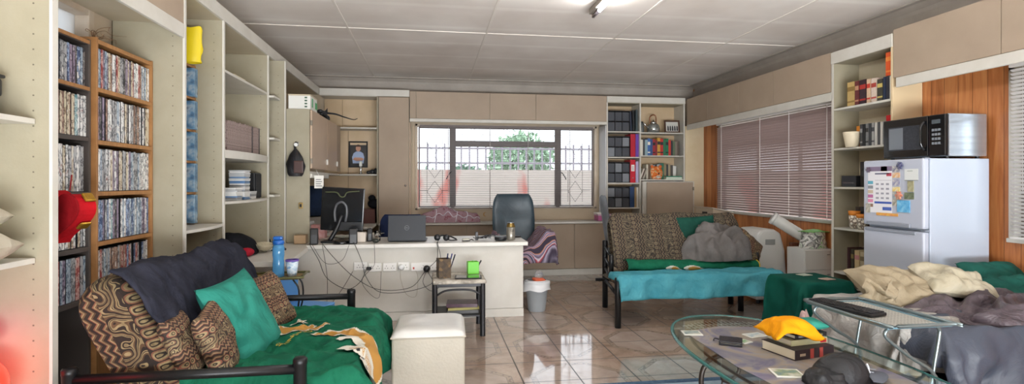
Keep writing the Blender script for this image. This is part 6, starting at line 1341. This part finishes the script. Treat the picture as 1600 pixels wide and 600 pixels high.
mb = MB(); mb.tube([d1-ax*.012, d1], .066, 26); mb.f = [f for f in mb.f if len(f) == 4]; mb.m = [0]*len(mb.f); mb.build('end_collar', mat('hose_collar', '#c2c3bf', .4), dc, smooth=True, solid=.006)
mb = MB(); mb.tube([d0, d0+ax*.03], .070, 26); mb.build('top_cap', mat('hose_white', '#d9dad6', .4), dc, smooth=True)
dw = thing('drawer_unit', 'small white three drawer unit between the air conditioner and the bookcase', 'drawers', (3.95, 5.26, 0)); MB().box(-.16, .155, -.24, .03, .03, .67).build('body', ACM, dw, bevel=.004)
for i in range(3):
    d_ = MB().box(-.155, .15, -.256, -.241, .05+.205*i, .25+.205*i).build('drawer', mat('drawer_white', '#cfcfca', .4), dw, bevel=.003); MB().box(.09, .12, -.262, -.2565, .2+.205*i, .21+.205*i).build('pull', STEEL, d_)
for x in (-.13, .13):
    for y in (-.2, .0): MB().lathe([(.015, 0), (.015, .03)], n=8).build('foot', BLACKP, dw, loc=(x, y, 0))
pb2 = thing('shopping_bag', 'green and white plastic bag with black print on the drawer unit', 'bag', (3.99, 5.15, .672))
mb = MB(); mb.grid(lambda a, b: ((.14*cos(2*pi*a)*(1-.2*b)+.015*nz(a*9, b*5)), .12*sin(2*pi*a)*(1-.2*b)+.01*nz(a*7, b*6, 2), .17*b+.01*nz(a*8, b*4, 5)*(b > .1)), 36, 10, cu=True); mb.build('body', mat_multi('bag_print', 9, [(.4, '#dcdcd6'), (.5, '#2c2f2c'), (.58, '#dcdcd6'), (.66, '#6fae5c')], .35, distort=1.5), pb2, smooth=True)
mb = MB(); mb.grid(lambda a, b: (-.12+.25*a, -.09+.17*b, .17+.025*sin(pi*a)*sin(pi*b)+.008*nz(a*7, b*7)), 14, 10); mb.build('green_top', mat('leaf_green_plastic', '#76b35a', .35), pb2, smooth=True, solid=.003)
MB().tube([(-.1, -.1, .08), (-.16, -.12, .06), (-.19, -.12, .02)], .018, 8, 4, taper=lambda q: 1-.5*q).build('twisted_handle', WHITEP, pb2, smooth=True)
wb = thing('shoe_box', 'white box behind the far futon, left of the air conditioner', 'box', (3.40, 6.35, 0)); MB().box(-.2, .15, -.16, .16, 0, .76).build('body', mat('white_card2', '#cfcac4', .5), wb, bevel=.006); MB().box(-.205, .155, -.165, .165, .762, .80).build('lid', WHITEP, wb, bevel=.008)
cbx = thing('sloping_box', 'cream sloping topped box by the brown blind near the back corner', 'box', (3.98, 7.05, 0), R(0)); MB().prism([(-.18, 0), (.13, 0), (.13, .93), (-.18, 1.0)], -.2, .3, 'y').build('body', mat('cream_card', '#cdbfa8', .55), cbx, bevel=.004); MB().prism([(-.2, 1.005), (.13, .935), (.13, .95), (-.2, 1.02)], -.22, .32, 'y').build('lid', mat('pale_lid', '#d9cfbd', .5), cbx, bevel=.003)
MB().box(-.203, -.181, -.05, .05, .9, .95).build('black_catch', BLACKP, cbx)
wbd = thing('wooden_stand', 'dark wooden board standing between the air conditioner and the drawer unit', 'board', (3.98, 5.37, 0)); MB().box(-.09, .1, -.03, .03, 0, .70).build('panel', mat('dark_wood_panel', '#6b3a24', .5, var=(6, '#55301f'), scale=(6, 1, .6)), wbd, bevel=.004)
# green cloth table
tb_ = thing('cube_table', 'low square table completely hidden by a dark green cloth', 'table', (3.39, 4.42, 0)); MB().box(-.22, .22, -.22, .22, .46, .49).build('top', WOODT, tb_, bevel=.003)
for x in (-.2, .2):
    for y in (-.2, .2): MB().box(x-.02, x+.02, y-.02, y+.02, 0, .459).build('leg', WOODT, tb_)
DGR = mat_cloth('dark_green_cloth', '#0c4a40', '#11594c', .75, wr=2.5, wstr=.25, sheen=.15)
tc_ = drape(3.165, 3.615, 4.195, 4.645, .497, (.43, .43, .43, .43), .018, .0, .022, 6, 2, .10, .02, floor=.03)
tag(tc_.build('tablecloth', DGR, None, smooth=True, solid=.003), 'dark green tablecloth over the low square table beside the far futon', 'tablecloth')
for x, y, c_, lab in ((3.42, 4.53, '#a9c3b5', 'pale green coaster on the dark green tablecloth'), (3.47, 4.30, '#b88f7d', 'pinkish brown coaster on the dark green tablecloth')):
    tag(MB().box(-.055, .055, -.045, .045, 0, .006).build('coaster', mat('coaster_'+c_[1:], c_, .5, var=(20, '#d0c6b6')), None, bevel=.002, loc=(x, y, .5005), rot=(0, 0, .2)), lab, 'coaster')

# ---- bed ------------------------------------------------------------
BX0, BX1, BY0, BY1 = 2.66, 4.09, 2.44, 3.34
bd = thing('bed', 'single bed along the right wall under a grey striped cover', 'bed', (3.38, 2.89, 0)); MB().box(-.66, .68, -.34, .42, .12, .28).build('base', mat('bed_base_black', '#22242a', .7), bd, bevel=.01)
q = cushion(1.36, .78, .21, 2, .0, .015, 24); q.build('mattress', mat_cloth('mattress_grey', '#a9a9ad', '#8f9095', .8), bd, smooth=True, loc=(0.01, 0.02, .38))
for x in (-.65, .65):
    for y in (-.38, .4): MB().lathe([(.025, 0), (.03, .12)], n=12).build('leg', BLACKP, bd, loc=(x, y, 0))
CMF = mat_multi('striped_satin', 60.0, [(.2, '#3f4552'), (.5, '#3a404d'), (.8, '#474d5a')], .48, 'X', distort=.2, detail=1, wrinkle=3.2)
cmt = lambda s, t_: .045*cf(s*1.5+t_*1.2, t_*3.2-s, 0, 3)+.018*ridge(s*3+t_*3, t_*7, 8)
cm = drape(BX0, 4.06, BY0+.02, 3.20, .54, (.16, .0, .46, .0), .016, .01, .045, 4.5, 9, .10, .06, top=cmt, floor=.02)
tag(cm.build('bed_cover', CMF, None, smooth=True, solid=.006), 'blue grey satin striped cover over the bed', 'bed cover')
RB = mat_cloth('ribbed_cream', '#9c9a96', '#bdbab4', .9, wr=16, wstr=.5, sheen=.2)
rb = drape(2.60, 2.96, 2.66, 3.32, .585, (.36, .0, .30, .0), .012, .0, .035, 14, 5, .14, .05, floor=.12, top=lambda s, t_: .015*ridge(s*5, t_*5))
tag(rb.build('ribbed_throw', RB, None, smooth=True, solid=.006), 'cream ribbed throw hanging over the foot of the bed', 'throw')
MV = mat_cloth('mauve_satin', '#4a4046', '#5c5158', .38, wr=7, wstr=.7, sheen=.1)
mv = heap(.66, .30, .09, 6.1, .05, 3.2, 130).build('mauve_blanket', MV, None, smooth=True, loc=(3.52, 2.80, .555)); tag(mv, 'crumpled mauve satin blanket lying across the bed', 'blanket')
PC = mat_cloth('cream_pillowcase', '#968971', '#a3967e', .6, wr=6, wstr=.6, sheen=.2); PC2 = mat_cloth('light_pillowcase', '#a8a089', '#b4ac97', .55, wr=7, wstr=.45, sheen=.2)
def pillow(label, c_, w_, h_, t_, m, rot, seed, wr=.03): o = cushion(w_, h_, t_, seed, wr, .16, 34).build('pillow', m, None, smooth=True, loc=c_, rot=rot); return tag(o, label, 'pillow')
pillow('cream crumpled pillow at the foot end of the bed against the fridge', (3.0, 3.08, .655), .52, .42, .17, PC, (R(26), R(4), R(-6)), 4)
pillow('lighter cream pillow lying on the crumpled one', (3.30, 2.98, .715), .42, .30, .13, PC2, (R(22), R(8), R(-12)), 9)
PG = mat_cloth('green_pillowcase', '#174c43', '#20594e', .7, wr=5, wstr=.4, sheen=.2)
pillow('large dark green pillow at the right edge of the picture', (3.80, 2.90, .625), .56, .42, .16, PG, (R(24), R(-6), R(-10)), 6, .014)
pillow('second green pillow standing behind the large green one', (3.86, 3.16, .685), .44, .32, .14, PG, (R(42), 0, R(0)), 13, .014)
fz = MB(); fz.grid(lambda a, b: (-.10+.2*a+.02*sin(b*12), .03*sin(a*10+b*5)-.02*b, .17*b*(1+.2*sin(a*7))+.015*nz(a*9, b*7)), 24, 16)
tag(fz.build('pillow_frill', PC, None, smooth=True, solid=.004, loc=(2.72, 2.94, .57), rot=(0, 0, R(-15))), 'frilled cream edge of bedding hanging off the left of the pillows', 'frill')
pkc = heap(.10, .12, .3, 8.2, .03, 3, 40).build('pink_cloth', mat_cloth('dusty_pink', '#a88c88', '#b99f9a', .85), None, smooth=True, loc=(2.40, 3.13, .004)); tag(pkc, 'dusty pink cloth heaped on the floor at the foot of the bed', 'cloth')
pkc.scale = (1, 1, 1.5)

# ---- rug ------------------------------------------------------------
rg = thing('rug', 'blue bordered rug under the glass coffee table', 'rug', (1.95, 2.25, 0)); MB().box(-.95, .95, -1.2, 1.235, .001, .008).build('border', mat_cloth('rug_blue', '#40566f', '#52697f', .95, vscale=40), rg)
MB().box(-.89, .89, -1.14, 1.17, .0082, .0092).build('pale_band', mat_cloth('rug_pale', '#8fa3b3', '#a4b2bd', .95, vscale=30), rg); MB().box(-.82, .82, -1.07, 1.10, .0094, .0104).build('field', mat_multi('rug_field', 7, [(.35, '#9a8377'), (.5, '#b8a696'), (.6, '#8a5f62'), (.7, '#c2b7aa')], .95, detail=5), rg)
# ---- coffee table ---------------------------------------------------
CXT, CYT, AT, BT = 1.85, 2.46, .495, .99
ct = thing('coffee_table', 'oval glass coffee table on dark scrolled iron legs', 'table', (CXT, CYT, 0))
def ov(k, n=72, e=2.25): 
    out = []
    for i in range(n):
        a = 2*pi*i/n; c_, s_ = cos(a), sin(a); out.append((AT*k*math.copysign(abs(c_)**(2/e), c_), (BT-(1-k)*AT)*math.copysign(abs(s_)**(2/e), s_)))
    return out
TG = mat('table_glass', '#dff0ec', .02, trans=1, ior=1.45); TE = mat('glass_edge', '#4f8f8c', .12, trans=.5, ior=1.45)
MB().prism(ov(.965), .438, .45, 'z').build('glass_top', TG, ct)
e_ = MB(); e_.tube([(x, y, .444) for x, y in ov(.985)], .0105, 10, closed=True); e_.build('bevelled_edge', TE, ct, smooth=True)
IR = mat('bronzed_iron', '#3a3531', .4, metal=.6)
for ux, uy, sx in ((-.40, .20, -1), (.40, .30, 1), (-.38, -.55, -1), (.40, -.50, 1)):
    def L3(r_, z, dy=0): return (ux+sx*r_, uy+dy, z)
    MB().tube([L3(-.06, .432), L3(.01, .40), L3(.04, .33), L3(.03, .2), L3(.0, .1), L3(.02, .012)], .0135, 10, 6).build('leg', IR, ct, smooth=True)
    MB().tube([L3(-.06, .43), L3(-.15, .405), L3(-.175, .35), L3(-.13, .30), L3(-.085, .31), L3(-.075, .335)], .010, 8, 6).build('scroll', IR, ct, smooth=True)
    MB().tube([L3(-.08, .31), L3(-.06, .2), L3(.0, .1)], .004, 6, 5).build('wire', IR, ct, smooth=True)
MB().tube([(x*.80, y*.86, .425) for x, y in ov(1)], .008, 8, closed=True).build('under_ring', IR, ct, smooth=True)
LT = mat('lattice_white', '#cfd0cb', .5)
for i in range(17):
    x = -.24+.03*i; MB().tube([(x, .70, .4315), (x, .87-.22*abs(x/.4)**2, .4315)], .0022, 5).build('lattice_rod', LT, ct)
for y in (.70, .75, .80): MB().tube([(-.25, y, .4265), (.25, y, .4265)], .0022, 5).build('lattice_rod', LT, ct)
tm = MB(); tm.prism([(-.33, .62), (-.05, .70), (.30, .62), (.33, -.2), (.30, -.75), (-.28, -.75), (-.36, 0)], 0, .002, 'z')
tag(tm.build('picture_mat', mat_multi('jigsaw_art', 3.6, [(.2, '#4f4d5c'), (.36, '#6c6880'), (.43, '#8a8684'), (.49, '#8f8272'), (.53, '#7d7a7c'), (.62, '#5c5c74'), (.74, '#8f8c88')], .4, detail=9, distort=1.2), None, loc=(CXT, CYT, .4505)), 'muted purple and ochre picture mat spread on the glass table', 'mat')
ZT = .4535
def card(label, x, y, w_, h_, rz, c_, var): 
    t = thing('photo_card', label, 'card', (x, y, ZT), R(rz)); MB().box(-w_/2, w_/2, -h_/2, h_/2, 0, .006).build('backing', mat('card_white', '#d8d8d0', .4), t, bevel=.001); MB().box(-w_/2+.01, w_/2-.01, -h_/2+.01, h_/2-.01, .0062, .0068).build('picture', mat_multi('card_art_'+c_[1:], 18, [(.35, c_), (.5, var), (.65, '#c3c2b6')], .3, detail=5), t)
card('photo coaster at the far left of the glass table', 1.545, 3.03, .11, .09, -12, '#5f7a80', '#9aa8a0'); card('photo coaster right in front of the black cap', 1.665, 2.325, .135, .11, -14, '#5d7f8a', '#8a9a78'); card('small photo coaster behind the yellow cloth', 1.89, 2.93, .12, .08, 10, '#8aa5b0', '#bfc6c2'); card('green card beside the wallet', 1.755, 2.82, .07, .06, 20, '#6a9a6a', '#93b98a')
wl = thing('wallet', 'black folded leather wallet on the glass table', 'wallet', (1.66, 2.80, ZT), R(-32)); LE = mat('black_leather', '#1b1b22', .35, bump=(120, .2))
MB().box(-.06, .06, -.045, .045, 0, .011).build('lower_half', LE, wl, bevel=.004); MB().cbox((.0, .0, .022), (.122, .09, .010), (R(6), R(0), 0)).build('upper_half', LE, wl, bevel=.004); MB().box(-.05, .05, -.04, .03, .0115, .014).build('notes', PAGES, wl)
MB().tube([(-.06, .03, .01), (-.085, .04, .012), (-.09, .02, .006)], .004, 6, 4).build('loop', LE, wl)
def fbook(label, x, y, z, l, w_, h_, rz, c_, extra=None):
    t = thing('book', label, 'book', (x, y, z), R(rz)); m_ = mat('hard_'+c_[1:], c_, .45)
    MB().box(-l/2, l/2, -w_/2, w_/2, 0, .003).box(-l/2, l/2, -w_/2, w_/2, h_-.003, h_).box(-l/2, l/2, -w_/2, -w_/2+.003, .003, h_-.003).build('cover', m_, t, bevel=.001); MB().box(-l/2+.004, l/2-.004, -w_/2+.004, w_/2-.006, .0035, h_-.0035).build('pages', PAGES, t)
    for (a, b, z0, z1, c2, nm) in extra or (): MB().box(a*l-l/2, b*l-l/2, -w_/2-.0012, -w_/2-.0002, z0*h_, z1*h_).build(nm, mat('spine_'+c2[1:], c2, .5), t)
    return t
fbook('thick dark maroon hardback at the bottom of the table pile', 1.935, 2.62, ZT, .27, .22, .052, 12, '#2b2228', [(.12, .26, .35, .6, '#a89a86', 'title_block'), (.38, .47, .02, .98, '#a4433c', 'red_band'), (.62, .71, .02, .98, '#a4433c', 'red_band')])
fbook('cream green paperback with a red label in the table pile', 1.955, 2.65, ZT+.053, .24, .17, .03, 9, '#b3b18c', [(.8, .97, .15, .85, '#b3202c', 'red_label')])
fbook('black book at the top of the table pile', 1.975, 2.66, ZT+.084, .22, .16, .022, 11, '#1d1d20', [(.1, .6, .3, .7, '#8a8a88', 'title_block'), (.8, .86, .3, .7, '#8a8a60', 'badge_print')])
YC = mat_cloth('yellow_cloth', '#d98a06', '#e39c10', .8, wr=8, wstr=.25, sheen=.3); TC = mat_cloth('sea_green_cloth', '#2e7d6c', '#399080', .8, wr=8, wstr=.3, sheen=.3)
yc = MB(); yc.grid(lambda a, b: ((a-.5)*.22*(1+.15*abs(2*b-1)**3), (b-.5)*.20*(1+.2*abs(2*a-1)**3), .048*max(0, (1-abs(2*a-1)**3)*(1-abs(2*b-1)**3))**.6-.03*sstep(.35, .0, b)*sstep(.35, .8, a)-.028*sstep(.25, 0, a)+.012*ridge(a*3, b*3, 2)), 34, 26)
tag(yc.build('yellow_cloth', YC, None, smooth=True, solid=.01, loc=(1.885, 2.62, ZT+.117), rot=(0, 0, R(-6))), 'bright yellow cloth pouch lying on the pile of table books', 'cloth')
o = cushion(.18, .16, .05, 3, .006, .06).build('green_cloth', TC, None, smooth=True, loc=(2.03, 2.68, ZT+.132), rot=(0, 0, R(-4))); tag(o, 'sea green cloth pouch beside the yellow one on the table books', 'cloth')
# cap
cpq = thing('baseball_cap', 'black baseball cap with grey brim and white badge on the glass table', 'cap', (1.87, 2.235, ZT), R(-12)); CB = mat_cloth('cap_black', '#0e0f12', '#17181c', .55, wr=9, wstr=.3); CG = mat_cloth('cap_grey', '#4b4f57', '#5b5f68', .7, wr=9, wstr=.15)
def crown(a, b): 
    th = 2*pi*a; r = cos(b*pi/2)**.75; x = .125*cos(th)*r; y = .095*sin(th)*r; z = .115*sin(b*pi/2)**.9*(1-.25*(x < 0)*(-x/.11)); return (x, y, z+.006*nz(a*7, b*4)+.006*abs(sin(th*3))*b*(1-b))
mb = MB(); mb.grid(crown, 48, 18, cu=True); mb.build('crown', CB, cpq, smooth=True)
mb = MB(); mb.grid(lambda a, b: (.098+.105*b*(1-.55*abs(2*a-1)**2.4)+.0, (2*a-1)*.088*(1-.12*b), .02+.020*(1-(2*a-1)**2)-.012*b), 26, 12); mb.build('brim', CG, cpq, smooth=True, solid=.004)
mb = MB(); mb.tube([(.131+.028*cos(t_*.5)*(1-.05*t_), .026*sin(t_*.5), .0435-.004*abs(sin(t_*.5))) for t_ in range(11)], .0022, 6); mb.build('brim_motif', mat('pale_thread', '#8f949c', .6), cpq)
BDG = mat('badge_white', '#d9dbe0', .5)
for pts in ([(.098, -.03, .058), (.112, -.018, .032), (.108, -.0, .062)], [(.108, .0, .062), (.114, .014, .034), (.10, .03, .060)], [(.104, -.012, .070), (.117, -.002, .045), (.112, .012, .030)]): MB().tube([(x*1.085, y*1.08, z*1.05) for x, y, z in pts], .0035, 6, 4).build('badge_stroke', BDG, cpq, smooth=True)
MB().ball((0, 0, .108), (.008, .008, .005), 8).build('button', CB, cpq, smooth=True)
bkk = heap(.10, .07, .06, 3.3, .012, 1.0, 50).build('black_scarf', CB, None, smooth=True, loc=(1.765, 2.20, ZT)); tag(bkk, 'black cloth bundle under the left side of the baseball cap', 'cloth')
# ---- tray table right ----------------------------------------------
t2 = thing('tray_table', 'folding metal tray table with a mesh top beside the bed', 'table', (2.30, 2.52, 0), R(0))
TRG = mat('tray_rim_grey', '#7f8c8e', .3, metal=.7); tx, ty = .18, .29
MESH = mat_multi('tray_mesh_print', 1.0, [(.0, '#b9b7ae'), (1, '#b9b7ae')], .5)
def mesh_mat():
    m, t, b = newmat('tray_dots'); L = t.links; b.inputs['Roughness'].default_value = .5
    tc = N(t, 'ShaderNodeTexCoord'); vo = N(t, 'ShaderNodeTexVoronoi', Scale=52.0, Randomness=0.0); L.new(tc.outputs['Object'], vo.inputs['Vector']); r = ramp(t, [(.0, '#6f7069'), (.33, '#6f7069'), (.40, '#bdbbb2')]); L.new(vo.outputs['Distance'], r.inputs[0]); L.new(r.outputs[0], b.inputs['Base Color']); return m
MB().box(-tx+.03, tx-.03, -ty+.03, ty-.03, .668, .672).build('tray', mesh_mat(), t2)
bb = MB(); bb.box(-tx+.005, -tx+.03, -ty+.01, ty-.01, .667, .674).box(tx-.03, tx-.005, -ty+.01, ty-.01, .667, .674).box(-tx+.03, tx-.03, -ty+.01, -ty+.03, .667, .674).box(-tx+.03, tx-.03, ty-.03, ty-.01, .667, .674); bb.build('border', mat('tray_teal', '#6d94a3', .4, metal=.3), t2, bevel=.001)
c_ = .05; rim = [(-tx+c_, -ty), (tx-.01, -ty), (tx, -ty+.01), (tx, ty-c_), (tx-c_, ty), (-tx+c_, ty), (-tx, ty-c_), (-tx, -ty+c_)]
MB().tube([(x, y, .683) for x, y in rim], .0095, 10, 3, True).build('rim', TRG, t2, smooth=True)
for y in (-.24, .24):
    MB().tube([(-.12, y, .662), (-.15, y, .645), (-.14, y, .61), (-.02, y, .52), (.125, y, .415), (.165, y, .2), (.17, y, .01)], .0085, 10, 5).build('leg', TRG, t2, smooth=True)
    MB().tube([(.14, y+.02, .662), (.165, y+.02, .64), (.165, y+.02, .6), (.13, y+.02, .415), (.10, y+.02, .2), (.09, y+.02, .01)], .0085, 10, 5).build('leg', TRG, t2, smooth=True)
MB().tube([(.09, -.24, .012), (.09, .26, .012)], .007, 8).build('foot_bar', TRG, t2); MB().tube([(.17, -.24, .012), (.17, .26, .012)], .007, 8).build('foot_bar', TRG, t2)
kb = thing('keyboard', 'black computer keyboard lying diagonally on the metal tray table', 'keyboard', (2.215, 2.615, .675), R(12)); MB().box(-.06, .06, -.19, .19, 0, .018).build('case', BLACKP, kb, bevel=.006)
for r_ in range(5):
    for k in range(15): MB().box(-.05+.0205*r_, -.0335+.0205*r_, -.182+.0243*k, -.163+.0243*k, .0185, .0235).build('key', mat('key_black', '#26272b', .4), kb) if k not in (4, 5) or r_ else None
# ceiling spots, patio chair etc. none
